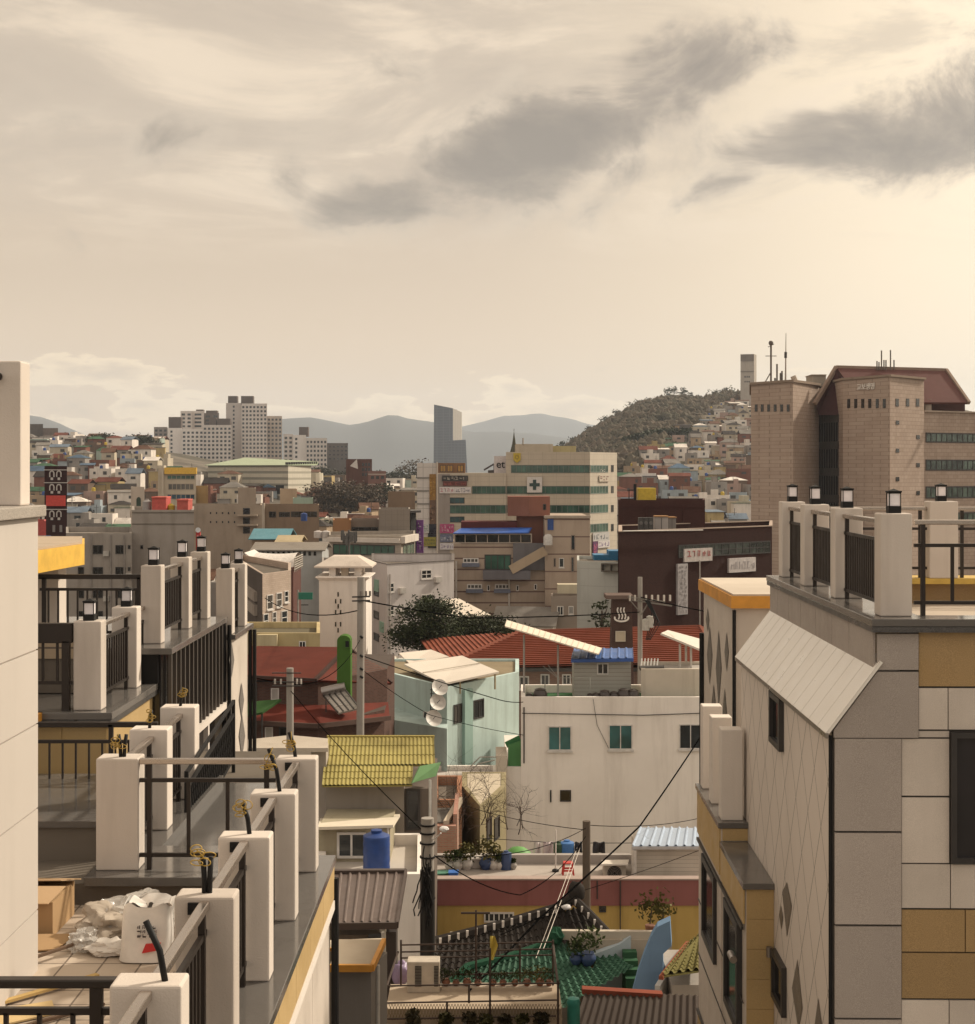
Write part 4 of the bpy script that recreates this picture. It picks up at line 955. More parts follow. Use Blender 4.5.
def pot(x, y, z, r, label, m=POT, cat='jar', plant=None, group=None, nm='earthen_jar'):
    t_ = thing(nm, label, cat, (x, y, z), 0, group)
    MB().lathe((x, y, z), [(r*.6, 0), (r, r*.7), (r*1.02, r*1.0), (r*.75, r*1.5), (r*.8, r*1.6)], 14).build('body', m, t_, smooth='auto')
    if plant is None: MB().lathe((x, y, z), [(r*.85, r*1.6), (r*.5, r*1.75), (.02, r*1.85)], 14).build('lid', m, t_, smooth='auto')
    else:
        q = MB(); rd_ = random.Random(int(x*100))
        for i in range(150):
            d = Vector((rd_.gauss(0, 1), rd_.gauss(0, 1), rd_.gauss(.4, .8))).normalized()*rd_.uniform(.3, 1)*r*plant[0]; c = Vector((x, y, z+r*1.6+r*plant[0]*.55))+d
            a_ = Vector((rd_.gauss(0, 1), rd_.gauss(0, 1), rd_.gauss(0, 1))).normalized()*r*.34; b_ = a_.cross(Vector((rd_.random(), rd_.random(), rd_.random()))).normalized()*r*.2
            q.add([c-a_, c+b_, c+a_, c-b_], [(0, 1, 2, 3)])
        q.build('foliage', plant[1], t_)
    return t_
for i, (px, r, s_) in enumerate(((540, .36, 'large dark round jar by the green roof parapet of the white building'), (529, .22, 'small brown jar left of the large round jar on the white roof'))): pot(X(px, 75.9), 75.6, zf+.12, r, s_)
jn = ['lone wide jar', 'squat jar', 'taller jar', 'flat jar', 'shiny jar', 'end jar']
for i, (px, r) in enumerate(((590, .2), (596, .22), (604.5, .3), (614, .26), (623.5, .34), (633, .32))): pot(X(px, 75.6), 75.5, zf+.15, r, ('first', 'second', 'third', 'fourth', 'fifth', 'sixth')[i]+' jar from the left in the row before the blue-roofed shed', group='jars in front of the roof shed')
t = thing('drying_rack', 'thin metal laundry frame between the green parapet and the roof shed', 'drying rack', (X(560, 75.8), 75.8, zf)); b = MB()
for q in (545, 558, 590): b.tube([(X(q, 75.7), 75.7, zf), P(q, 675 if q != 590 else 678, 75.7)], .025, 6)
b.bar(P(543, 666, 75.7), P(558, 678, 75.7), .02).bar(P(558, 678, 75.7), P(596, 677, 75.7), .02).bar(P(548, 665, 75.7), P(560, 680, 75.7), .02); b.build('frame', plain((.3, .3, .27)), t)

# ---- red tile hip roof house and bath-house chimney
RTILE = plaster((.235, .07, .042), .4, .15, .75, .2, 20)
t = thing('red_tile_house', 'long brick house under a broad red tiled hip roof behind the white building', 'house', (X(580, 100), 100, 0))
A_, B_, C_, D_ = P(440, 668, 94), P(720, 662, 94), P(700, 627, 103), P(520, 632, 103)
b = MB(); ribbed(b, [A_, B_, C_, D_], .6, .0, kind='none', row=.55, rowh=.09)
e2 = P(420, 640, 112); ribbed(b, [e2, A_, D_, D_+Vector((.01, .3, 0))], .6, 0, kind='none', row=.55, rowh=.09)
f2 = P(760, 640, 112); ribbed(b, [B_, f2, C_+Vector((.01, .3, 0)), C_], .6, 0, kind='none', row=.55, rowh=.09)
b.build('roof', RTILE, t)
MB().tube([A_, D_], .16, 6).tube([D_, C_], .16, 6).tube([C_, B_], .16, 6).build('ridge_tiles', plaster((.21, .07, .045), .4, .1), t)
Wt = Wall((A_.x+.4, 94.5), (B_.x-.4, 94.5))
MB().prism([Wt.A[:], Wt.B[:], (Wt.B.x, 106), (Wt.A.x, 106)], 0, A_.z-.05).build('wall', bricks((.25, .135, .10), (.31, .18, .14), (.22, .18, .15)), t)
MB().bar((A_.x, 93.95, A_.z-.12), (B_.x, 93.95, A_.z-.12), .12, .2).build('gutter', FRAME_D, t)
for r in ((519, 676, 529, 689), (540.5, 674, 549.5, 687), (562, 674, 571, 685)): window(Wt, Wt.rect(*r), t, FRAME_W, G_DARK, 1, .08, .06)
t = thing('bath_chimney', 'tapered dark brown bath-house chimney bearing a white hot spring mark', 'chimney', (X(620, 92), 92, 0))
def frus(b, x0, x1, X0, X1, d0, d1, z0, z1): return b.hexa([(x0, d0, z0), (x1, d0, z0), (x1, d1, z0), (x0, d1, z0)], [(X0, d0+.1, z1), (X1, d0+.1, z1), (X1, d1-.1, z1), (X0, d1-.1, z1)])
frus(MB(), X(606, 91.5), X(637, 91.5), X(613, 91.5), X(632, 91.5), 91.5, 93, 0, Z(599, 91.5)).build('shaft', bricks((.085, .05, .04), (.10, .06, .05), (.06, .04, .035)), t)
MB().box(X(606, 91.4), X(633, 91.4), 91.2, 93.2, Z(599, 91.5)+.01, Z(595, 91.5)).build('cap', plaster((.14, .10, .085)), t)
Wc = Wall((X(606, 91.35), 91.42), (X(637, 91.35), 91.42))
b = MB(); uc, zc = Wc.hit(621.5, 616); s_ = .42
b.tube([Wc.pt(uc+s_*math.cos(a_), zc-.12+s_*.5*math.sin(a_), .02) for a_ in [math.pi*(.88+i*1.24/14) for i in range(15)]], .06, 6)
for k in (-.19, 0, .19): b.tube([Wc.pt(uc+k+.06*math.sin(v*6), zc-.2+v*.72, .02) for v in [i/10 for i in range(11)]], 0.045, 6)
b.build('hot_spring_mark', plain((.66, .6, .55), .6), t)
window(Wc, Wc.rect(615.5, 631, 625.5, 641.5), t, plaster((.5, .44, .36)), plaster((.44, .37, .28)), 0, .05)
# ---- pale masonry row house with green chimney: the red-roofed brick house
t = thing('red_roof_brick_house', 'dark red-brown brick house with rusty red roofs and a green flue at centre left', 'house', (X(315, 72), 72, 0))
e0, e1, g1, g0 = P(238, 676, 69), P(315, 680, 69), P(348, 647, 75), P(252, 646, 75)
b = MB().slab([e0, e1, g1, g0], .12); b.slab([e1, P(392, 683, 74.5), g1+Vector((.05, .4, 0)), g1], .12); b.build('roof', RUST_R, t)
MB().bar(e0, e1, .1, .14).bar(e1, g1, .16, .14).bar(g1, P(392, 683, 74.5), .2, .12).build('roof_edge', plaster((.075, .045, .038), .4, .2), t)
w0, w1, w2 = (X(240, 69.5), 69.5), (X(318, 69.5), 69.5), (X(387, 74), 74)
MB().prism([w0, w1, w2, (w2[0], 80), (w0[0], 80)], 0, Z(682, 69.5)).build('wall', RED_B, t)
Wg = Wall(w1, w2); u_, z_ = Wg.hit(351, 655)
b = MB().add([(*w1, Z(682, 69.5)), (*w2, Z(682, 69.5)), (g1.x, 75, g1.z-.15)], [(0, 1, 2)]); b.build('gable', RED_B, t)
Wf_ = Wall(w0, w1)
window(Wf_, Wf_.rect(271, 688, 279, 700), t, FRAME_W, plaster((.4, .37, .34)), 0, .05); window(Wf_, Wf_.rect(246, 683, 257, 700), t, FRAME_D, G_BLACK, 0, .05)
s0, s1, s2 = P(236, 722, 66.5), P(318, 726, 66.5), P(390, 718, 71)
b = MB().slab([s0, s1, P(322, 705, 69.4), P(240, 703, 69.4)], .1); b.slab([s1, s2, P(388, 702, 73.5), P(322, 705, 69.4)], .1); b.build('lower_roof', plaster((.14, .032, .022), .6, .3, .7, .3, 12), t)
MB().bar(s0, s1, .14, .2).bar(s1, s2, .14, .2).build('lower_roof_edge', plaster((.085, .055, .045)), t)
MB().prism([(s0.x+.3, 67.2), (s1.x-.1, 67.2), (s2.x-.3, 71.5), (s2.x-.3, 76), (s0.x+.3, 76)], 0, s0.z-.25).build('lower_wall', RED_B, t)
Wl2 = Wall((s0.x+.3, 67.2), (s1.x-.1, 67.2))
window(Wl2, Wl2.rect(265, 727, 273, 741), t, FRAME_W, plaster((.4, .37, .33)), 0, .05); window(Wl2, Wl2.rect(279, 727, 289, 742), t, FRAME_D, G_BLACK, 0, .05)
GRN = plaster((.075, .16, .035), .35, .2)
b = MB(); x0, x1 = X(337, 68.6), X(350.5, 68.6)
pf = [(x0, Z(712, 68.6))]+[(x0+(x1-x0)*(.5-.5*math.cos(a_)), Z(641, 68.6)+.25*math.sin(a_)) for a_ in [math.pi*i/10 for i in range(11)]]+[(x1, Z(712, 68.6))]
n = len(pf); b.add([(x, 68.6, z) for x, z in pf]+[(x, 69.4, z) for x, z in pf], [tuple(range(n)), tuple(range(2*n-1, n-1, -1))]+[(i, n+i, n+(i+1) % n, (i+1) % n) for i in range(n)])
b.build('green_flue', GRN, t); Wgf = Wall((x0, 68.58), (x1, 68.58)); window(Wgf, Wgf.rect(344.5, 640, 350, 648), t, GRN, BLACK, 0, .04)
t = thing('solar_heater', 'tilted solar water heater with silver drum on the brick house roof', 'solar heater', (X(340, 67.5), 67.5, Z(712, 67.5)))
MB().slab([P(338, 713, 66.6), P(359, 708, 66.6), P(345, 690, 68.3), P(323, 696, 68.3)], .08).build('panel', metal((.45, .41, .37), .3, .5, .1), t)
b = MB(); 
for i in range(5): f_ = i/4; b.bar(P(338, 713, 66.6).lerp(P(359, 708, 66.6), f_)+Vector((0, 0, .03)), P(323, 696, 68.3).lerp(P(345, 690, 68.3), f_)+Vector((0, 0, .03)), .05, .05)
b.build('frame', FRAME_D, t); MB().tube([P(322, 692, 68.4), P(345, 687, 68.4)], .22, 12).build('drum', metal((.30, .27, .25), .35, .8, .1), t, smooth='auto'); MB().bar(P(341, 690, 68.4), P(341, 712, 68.4), .05).bar(P(326, 695, 68.4), P(326, 712, 68.4), .05).build('leg', FRAME_D, t)
t = thing('green_awning', 'dark green sloping awning at the left end of the brick house', 'awning', (X(258, 66), 66, Z(720, 66)))
MB().slab([P(246, 716, 65.8), P(262, 712, 65.8), P(281, 699, 67), P(246, 702, 67)], .1).build('sheet', plaster((.04, .09, .028), .4, .2), t); MB().bar(P(250, 718, 66), P(250, 745, 66), .08).bar(P(262, 713, 66), P(262, 745, 66), .08).build('post', FRAME_D, t)
t = thing('flat_grey_roof', 'wide low house with a thin pale concrete roof behind the concrete pole', 'house', (X(290, 48), 48, 0))
MB().prism([P(244, 0, 45)[:2], P(328, 0, 45)[:2], P(328, 0, 46.6)[:2], P(290, 0, 47.2)[:2], P(246, 0, 46.4)[:2]], Z(752, 45)-.0, Z(748, 45)).build('roof', plaster((.47, .41, .34), .4, .2), t)
MB().prism(pp((250, 45.8), (326, 45.8))+[(X(326, 45.8), 46.5), (X(250, 45.8), 46.5)], 0, Z(752, 45)-.01).build('wall', plaster((.40, .35, .30)), t)
# ---- mint house
MINT = plaster((.49, .60, .575), .3, .4)
mp = [(X(386, 86), 86), (X(447, 80), 80), (X(519, 86), 86)]
t, (Wa, Wb2) = block('mint_house', 'pale mint green house with satellite dishes and a sheet roof on top', 'house', mp, Z(687, 80), 0, MINT, 6, .14, plaster((.25, .2, .13)))
window(Wb2, Wb2.rect(453.5, 705, 461.5, 722), t, FRAME_D, G_DARK, 1, .07); window(Wb2, Wb2.rect(473.5, 700.5, 483.5, 717), t, FRAME_D, G_DARK, 1, .07); window(Wa, Wa.rect(424, 711, 430, 720), t, FRAME_W, G_BLACK, 0, .06)
MB().prism([(X(379, 82), 82), (X(447, 78.5), 78.5), (X(447, 78.5), 80.5), (X(388, 86), 86.2)], 0, Z(727, 79)).build('lower_wall', MINT, t)
b = MB(); panel(b, Wb2, Wb2.rect(462, 690, 470, 770), 0, .2); b.build('pilaster', plaster((.30, .42, .38), .2, .3), t)
t = thing('sheet_roof', 'large white sheet canopy tilted over the mint house roof', 'canopy', (X(450, 82), 82, Z(687, 80)))
b = MB().slab([P(443, 683.5, 80), P(499, 671.5, 82.5), P(462, 655.5, 90), P(404, 664, 86.5)], .1); b.build('sheet', plaster((.68, .61, .53), .15, .1), t)
b = MB().bar(P(423, 673, 83.3)+Vector((0, 0, .03)), P(480, 663.5, 86)+Vector((0, 0, .03)), .08, .04); b.build('seam', plaster((.5, .45, .38)), t)
for q in ((445, 683, 80.6, 690), (495, 673, 82.6, 690), (415, 668, 85.5, 690), (460, 680, 81, 692)): MB().tube([P(q[0], q[1], q[2]), (X(q[0], q[2]), q[2], Z(687, 80)-.5)], .05, 6).build('post', plain((.35, .27, .16)), t)
t = thing('sheet_roof', 'smaller white sheet roof with an arched gable just behind the tilted canopy', 'canopy', (X(410, 92), 92, 0))
b = MB().slab([P(410, 664, 90), P(449, 656.5, 91.5), P(431, 649.5, 98), P(399, 653, 95)], .1); b.build('sheet', plaster((.66, .58, .5), .15, .1), t)
MB().prism(pp((383, 92), (418, 92))+[(X(418, 92), 97), (X(383, 92), 97)], 0, Z(668, 92)).build('wall', plaster((.55, .49, .43)), t)
b = MB().slab([P(378, 664, 91), P(392, 668, 91), P(399, 656, 95), P(385, 656, 95)], .1); b.build('eave', plaster((.66, .6, .52)), t)
Wx = Wall((X(383, 91.9), 91.95), (X(418, 91.9), 91.95)); u0, u1, z0, z1 = Wx.rect(395, 672, 405, 684); b = MB().prism([(0, 0), (1, 0), (1, 1), (0, 1)], 0, 0.001); b = MB()
pts = [Wx.pt(u0, z0-1, .03)]+[Wx.pt((u0+u1)/2-(u1-u0)/2*math.cos(a_), z1-.3+.3*math.sin(a_), .03) for a_ in [math.pi*i/8 for i in range(9)]]+[Wx.pt(u1, z0-1, .03)]; b.add(pts, [tuple(range(len(pts)))]); b.build('arch', BLACK, t)
for i, (px, py) in enumerate(((440, 687), (438, 702), (434, 718))):
    t = thing('satellite_dish', ('topmost', 'middle', 'lowest')[i]+' of three white satellite dishes on the mint house corner', 'satellite dish', P(px, py, 79.2), 0, 'dishes on the mint house')
    c = P(px, py, 79); ax = Vector((.35, -.8, .45)).normalized(); s1_ = ax.cross(Vector((0, 0, 1))).normalized(); s2_ = s1_.cross(ax); b = MB()
    b.grid(lambda u, v: c+(s1_*math.cos(6.2832*u)+s2_*math.sin(6.2832*u))*v*.45-ax*(.12*(1-v*v)), 18, 4); b.build('dish', plain((.66, .62, .57), .5), t, smooth=True)
    MB().tube([c-ax*.12, c-ax*.12+Vector((.1, .6, -.4))], .03, 6).tube([c-ax*.12, c+ax*.28], .015, 5).build('arm', FRAME_D, t)
t = thing('roof_lattice', 'dark lattice ladder frame leaning on the mint house corner', 'ladder', P(434, 700, 79.6)); b = MB()
for i in range(8): b.bar(P(430, 690+i*4, 79.5), P(437, 688+i*4, 79.5), .04)
b.bar(P(432, 684, 79.5), P(430, 722, 79.5), .05).bar(P(438, 682, 79.5), P(436, 720, 79.5), .05); b.build('frame', FRAME_D, t)
# ---- utility poles with gear
t = pole(359, 62, 577, 0, .15, PCON, 'tall grey utility pole with cross-arms in front of the white tower', lean=2); b = MB()
for y in (597, 601): b.bar(P(352, y, 61.8), P(370, y-.5, 61.8), .06)
b.build('cross_arm', FRAME_D, t); b = MB()
for q in (361, 366, 370): b.tube([P(q, 596, 61.8), P(q, 591, 61.8)], .05, 6)
b.build('insulator', plain((.2, .17, .15), .4), t)
b = MB()
for i, y in enumerate((636, 655, 668, 676)): b.tube([P(360, y, 61.8), P(363, y+2, 61.8)], .05, 6)
b.build('clamp', BLACK, t)
t = pole(290, 36, 668, 0, .085, PCON, 'short concrete pole rising between the left terraces and the yellow roof')
b = MB()
for y in (673, 682, 686): b.bar(P(272, y, 35.9), P(301, y, 35.9), .025)
b.build('cross_arm', FRAME_D, t); b = MB()
for q in (275, 281, 297, 301): b.tube([P(q, 684, 35.9), P(q, 679, 35.9)], .025, 6)
b.build('insulator', plain((.45, .4, .36), .4), t)
t = pole(640, 84, 577, 0, .13, PCON, 'utility pole carrying transformer gear just right of the bath-house chimney')
b = MB().bar(P(628, 597, 83.8), P(665, 602, 83.8), .1).bar(P(632, 600, 83.8), P(672, 606, 83.8), .08).bar(P(650, 600, 83.8), P(641, 615, 83.8), .06).bar(P(630, 600, 83.8), P(640, 612, 83.8), .06); b.build('cross_arm', plain((.16, .14, .12)), t)
b = MB()
for q in (630, 635, 646, 652, 658, 664, 670): b.tube([P(q, 601, 83.8), P(q, 595, 83.8)], .06, 6)
b.build('insulator', plain((.5, .45, .4), .4), t); b = MB()
for q, y in ((646, 624), (650, 621)): b.lathe(P(q, y, 83.7), [(.2, -.35), (.2, .25), (.1, .3)], 10)
b.build('transformer', plain((.4, .37, .33)), t)
b = MB()
for k in range(5): b.tube([P(645+k, 600, 83.7), P(652+k*2, 612+k*3, 83.6), P(646+k, 640, 83.7)], .025, 5)
b.build('cable_bundle', BLACK, t)
pole(586.5, 46, 821, 0, .12, WOODP, 'dark wooden pole standing on the pink-edged roof terrace')

# ---- terrace with pink parapet over a yellow wall
zt = Z(880, 50)
t = thing('pink_terrace_house', 'long yellow house with a dusty pink parapet and grey roof terrace', 'house', (X(560, 52), 52, 0))
MB().prism(pp((400, 50.06), (760, 50.06))+[(X(760, 50), 53.3), (X(400, 50), 53.3)], 0, zt-.86).build('wall', plaster((.50, .345, .115), .3, .4), t)
MB().prism(pp((399, 50), (760, 50))+[(X(760, 50), 50.3), (X(399, 50), 50.3)], zt-.855, zt).build('parapet', plaster((.285, .115, .105), .3, .4), t)
MB().prism(pp((399, 50.3), (760, 50.3))+[(X(760, 50.3), 53.3), (X(399, 50.3), 53.3)], zt-.855, zt-.25).build('roof_deck', plaster((.42, .37, .33), .4, .2), t)
MB().prism(pp((396, 49.96), (760, 49.96))+[(X(760, 50), 50.36), (X(396, 50), 50.36)], zt+.002, zt+.05).build('coping', plaster((.42, .33, .29)), t)
MB().prism(pp((430, 53), (640, 53))+[(X(640, 53), 53.25), (X(430, 53), 53.25)], zt-.249, Z(855, 53)).build('rear_parapet', plaster((.40, .36, .33)), t)
Wy = Wall(*pp((400, 50.0), (760, 50.0)))
Wy = Wall(*pp((400, 50.06), (760, 50.06)))
for r in ((403, 915, 421, 932), (484, 912, 514, 922)):
    o = window(Wy, Wy.rect(*r), t, FRAME_W, G_DARK, 5, .05, .06)
window(Wy, Wy.rect(599, 906, 606, 912), t, FRAME_D, G_BLACK, 0, .04)
b = MB().tube([Wy.pt(*Wy.hit(597, 880), .1), Wy.pt(*Wy.hit(597, 898), .1)], .02, 6).tube([Wy.pt(*Wy.hit(620, 880), .1), Wy.pt(*Wy.hit(620, 930), .1)], .02, 6); b.build('downpipe', FRAME_D, t)
zd = zt-.25
t = thing('terrace_shed', 'white clapboard shed with pale blue ribbed roof on the pink-edged terrace', 'shed', (X(662, 52), 53, zd))
Wz = Wall(*pp((636, 51.3), (705, 51.3)))
MB().prism([Wz.A[:], Wz.B[:], (Wz.B.x, 52.9), (Wz.A.x, 52.9)], zd, Z(846, 51.3)).build('wall', lines_mat((.52, .46, .39), 2, .14, .012, (.28, .24, .2), .2, .3), t)
b = MB(); ribbed(b, [P(632, 846, 51), P(710, 846, 51), P(710, 828, 53.2), P(640, 827.5, 53.2)], .3, .05, kind='seam'); b.build('roof', metal((.42, .50, .62), .35, .3, .1), t)
MB().bar(P(632, 848, 50.98), P(710, 848, 50.98), .05, .09).build('fascia', plain((.42, .4, .4)), t)
b = MB().tube([P(634, 850, 51), P(634, 882, 51)], .09, 8); b.build('downpipe', plain((.55, .5, .45)), t)
t = thing('air_conditioner', 'outdoor air conditioner under a small white roof on the terrace', 'air conditioner', (X(614, 51), 51.5, zd))
Wac = Wall(*pp((604, 51.2), (626, 51.2)))
MB().prism([Wac.A[:], Wac.B[:], (Wac.B.x, 51.9), (Wac.A.x, 51.9)], zd, Z(866, 51.2)).build('casing', plain((.50, .44, .37)), t, bevel=.02)
uc, zc = Wac.hit(614.5, 873); b = MB().tube([Wac.pt(uc, zc, 0), Wac.pt(uc, zc, .02)], .24, 18); b.build('fan_grille', BLACK, t); b = MB()
for i in range(4):
    b.tube([Wac.pt(uc+math.cos(a_)*(.06+.05*i), zc+math.sin(a_)*(.06+.05*i), .03) for a_ in [j*.4 for j in range(17)]], .006, 4)
b.build('fan_guard', plain((.35, .3, .26)), t)
MB().slab([P(600, 864, 50.9), P(628, 863.5, 50.9), P(629, 859.5, 52.3), P(602, 860, 52.3)], .06).build('roof', plaster((.66, .6, .53)), t)
t = thing('stool', 'red plastic stool standing on the terrace beside the guy ropes', 'stool', (X(568, 51.5), 51.5, zd)); RP = plain((.50, .035, .025), .4)
xs, y_ = X(568, 51.5), 51.5; MB().prism([(xs-.17, y_-.17), (xs+.17, y_-.17), (xs+.17, y_+.17), (xs-.17, y_+.17)], zd+.42, zd+.46).build('seat', RP, t, bevel=.02)
for sx in (-1, 1):
    for sy in (-1, 1): MB().bar((xs+sx*.19, y_+sy*.19, zd), (xs+sx*.14, y_+sy*.14, zd+.42), .06, .03).build('leg', RP, t)
b = MB()
for sx in (-1, 1): b.bar((xs-.17, y_+sx*.17, zd+.2), (xs+.17, y_+sx*.17, zd+.2), .03, .06)
b.build('stretcher', RP, t)
t = thing('flag_pole', 'thin white pole on a black foot in the middle of the terrace', 'pole', (X(555.5, 52), 52, zd)); MB().tube([(X(555.5, 52), 52, zd), P(556, 830, 52)], .025, 6).build('pole', FRAME_W, t); MB().lathe((X(555.5, 52), 52, zd), [(.12, 0), (.12, .06), (.04, .1)], 10).build('foot', BLACK, t)
LF1, LF2, LF3 = leaf((.06, .055, .018)), leaf((.085, .075, .02)), leaf((.045, .06, .02))
WPOT = plain((.55, .5, .45), .5); BPOT = plain((.03, .055, .14), .5); TPOT = plain((.22, .09, .05), .6)
for i, (px, py, r, m, pl, s_) in enumerate(((449, 868, .16, WPOT, (1.6, LF1), 'white pot with low green plant behind the sleeved pole'), (458, 872, .2, WPOT, (1.4, LF3), 'square white planter left of the white pier'), (467, 872, .22, WPOT, (1.8, LF2), 'white pot of yellow-green leaves beside the white pier'),
        (486, 868, .24, BPOT, (2.2, LF2), 'blue pot of bushy yellow-green leaves right of the white pier'), (493, 867, .2, WPOT, (1.8, LF1), 'white pot between the two blue pots'), (499, 869, .17, WPOT, (1.4, LF3), 'small white pot in front of the blue drum'), (513, 868, .14, plain((.3, .27, .24)), (.8, LF3), 'stack of grey pots with sparse leaves right of the blue drum'))):
    y_ = 52.3; pot(X(px, y_), y_, zd, r, s_, m, 'plant pot', pl, 'potted plants on the terrace', 'potted_plant')
tank(X(506, 52.3), 52.3, zd, .2, .65, BPOT, 'small blue drum among the terrace pots', None, 'drum')
t = thing('terrace_pier', 'short white masonry pier between the potted plants', 'pier', (X(476, 52.4), 52.4, zd)); MB().box(X(471, 52.4), X(482, 52.4), 52.4, 52.8, zd, Z(860, 52.4)).build('pier', plaster((.52, .47, .43)), t, bevel=.02); MB().box(X(470.5, 52.4), X(482.5, 52.4), 52.35, 52.85, Z(860, 52.4)+.003, Z(860, 52.4)+.05).build('cap', plaster((.58, .52, .47)), t)
t = thing('bench', 'low table with a green top beside the sleeved pole on the terrace', 'table', (X(446, 51.5), 51.5, zd)); MB().slab([P(432, 874, 51), P(455, 873, 51), P(458, 869.5, 52), P(434, 870, 52)], .04).build('top', plain((.06, .2, .13), .6), t)
for q in (434, 452): MB().bar((X(q, 51.3), 51.3, zd), P(q, 874.5, 51.3), .05).build('leg', WOODP, t)
t = thing('crate', 'bright blue plastic crate under the green-topped table', 'crate', (X(454, 51), 51, zd)); MB().box(X(449, 51), X(458, 51), 50.8, 51.15, zd, zd+.24).build('crate', plain((.02, .10, .38), .5), t, bevel=.01); MB().box(X(448.5, 51), X(458.5, 51), 50.78, 51.17, zd+.24, zd+.28).build('rim', plain((.02, .12, .42), .5), t)
# laundry on a line and things along the rear parapet
zl = Z(846, 53.6)
b = MB().tube([P(480, 838, 53.7), P(560, 843, 53.7), P(640, 843, 53.7)], .012, 5); tag(b.build('washing_line', BLACK), 'thin washing line above the rear parapet of the terrace', 'washing line')
for px0, px1, y1, m, s_ in ((534, 541, 855, plain((.62, .55, .53)), 'white shirt on the washing line'), (543, 553, 855, plain((.60, .50, .50)), 'pale pink cloth on the washing line'), (593, 605, 853, plain((.025, .022, .025)), 'large black cloth on the washing line right of the wooden pole'), (575, 582, 852, plain((.03, .03, .035)), 'narrow dark cloth on the washing line left of the wooden pole')):
    o = MB().grid(lambda u, v: (X(px0+(px1-px0)*u, 53.7), 53.7+.08*math.sin(9*u+3*v), Z(842+(y1-842)*v, 53.7)), 10, 6).build('laundry', m, smooth=True); sm = o.modifiers.new('cloth', 'SOLIDIFY'); sm.thickness = .02; tag(o, s_, 'laundry', 'laundry on the line')
tank(X(567, 53.7), 53.7, Z(856, 53)-.3, .26, .7, plain((.05, .16, .40), .5), 'light blue tub behind the rear terrace parapet', None, 'tub'); tank(X(559, 53.7), 53.7, Z(856, 53)-.3, .2, .65, plain((.03, .07, .035), .5), 'dark green tub left of the light blue tub', None, 'tub')
o = MB().lathe(P(518, 858, 53.9), [(.02, .42), (.25, .36), (.45, .22), (.55, .0)][::-1], 14).build('parasol', plain((.10, .28, .06), .6), smooth=True); tag(o, 'small bright green domed cover behind the rear parapet', 'cover')
# ---- bits between: brick yard walls, beige sheds
t, _ = block('brick_yard', 'small orange-brown brick yard building below the flat white terrace', 'building', pp((433, 62), (462, 62)), Z(800, 62), 0, bricks((.30, .13, .07), (.36, .17, .1), (.25, .2, .15)), 5, .4, DARKCONC)
t, _ = block('beige_outhouse', 'olive-beige outhouse beside the bare shrubs at the white building', 'building', pp((462, 66), (480, 62), (506, 66)), Z(806, 62), 0, plaster((.33, .28, .17), .4, .5), 3, .02, plaster((.50, .43, .33), .3, .1))
for r in ((486.5, 820, 491, 838), (494, 819, 499, 837)): window(_[1], _[1].rect(*r), t, FRAME_D, G_BLACK, 0, .05)
t, _ = block('white_flat_terrace', 'wide pale flat roof terrace with curved parapet between mint and white buildings', 'building', pp((425, 70), (497, 70)), Z(803, 70), 0, W_PAINT, 9, .25, plaster((.56, .51, .46), .3, .1))
MB().prism([(X(430, 79), 79), (X(497, 79), 79), (X(497, 79), 79.3), (X(430, 79), 79.3)], Z(803, 70)-.3, Z(768, 79)).build('rear_wall', plaster((.50, .46, .44)), t)
t = thing('clothes_frame', 'T-shaped grey post standing on the wide pale terrace', 'post', P(454, 805, 70)); MB().tube([P(454, 806, 70.5), P(454, 785, 70.5)], .03, 6).bar(P(447, 785, 70.5), P(461, 785, 70.5), .06).build('frame', plain((.2, .18, .15)), t)
t = thing('roof_post', 'grey post with curved rails on the wide pale terrace', 'post', P(481, 795, 72)); b = MB().tube([P(481, 795, 72), P(481, 768, 72)], .06, 8).tube([P(470, 772, 72), P(478, 764, 72), P(495, 760, 72)], .03, 6).tube([P(470, 767, 73), P(480, 757, 73), P(496, 757, 73)], .03, 6); b.build('rail', plain((.35, .32, .28)), t)
t = thing('rubble_shed', 'roofless concrete shed beside the sleeved pole, in front of the pale terrace', 'shed', P(440, 840, 56)); b = MB().box(X(431, 56), X(456, 56), 56, 56.3, 5, Z(826, 56)).box(X(453, 56), X(457, 56), 56.3, 60, 5, Z(816, 56)); b.build('wall', bricks((.33, .16, .12), (.4, .22, .17), (.3, .25, .2)), t)
MB().slab([P(432, 822, 56.6), P(452, 822, 56.6), P(452, 808, 60), P(432, 808, 60)], .05).build('roof', plaster((.15, .135, .12), .5, .3), t)
MB().bar(P(446, 824, 56.2), P(460, 800, 60), .2, .25).build('ramp', plaster((.5, .42, .33)), t)

# ---- bare shrubs
TWIG = plaster((.06, .042, .034), .2, .1)
def shrub(px0, px1, d, zb, n, h, label, seed):
    rd_ = random.Random(seed); t_ = thing('bare_shrub', label, 'shrub', (X((px0+px1)/2, d), d, zb)); b_ = MB()
    def br(p, v, r, k):
        pts = [p]
        for i in range(4):
            v = (v+Vector((rd_.gauss(0, .16), rd_.gauss(0, .16), rd_.gauss(0, .12)))*v.length); pts.append(pts[-1]+v)
        b_.tube(pts, [r*(1-.17*i) for i in range(5)], 4)
        if k:
            for i in range(3): br(pts[rd_.randint(1, 4)], (v+Vector((rd_.gauss(0, .9), rd_.gauss(0, .9), rd_.gauss(.1, .5)))*v.length).normalized()*v.length*.68, r*.55, k-1)
    for i in range(n):
        x = X(rd_.uniform(px0, px1), d); br(Vector((x, d+rd_.uniform(-.8, .8), zb)), Vector((rd_.gauss(0, .07), rd_.gauss(0, .05), h/7)), .022, 3)
    b_.build('branches', TWIG, t_)
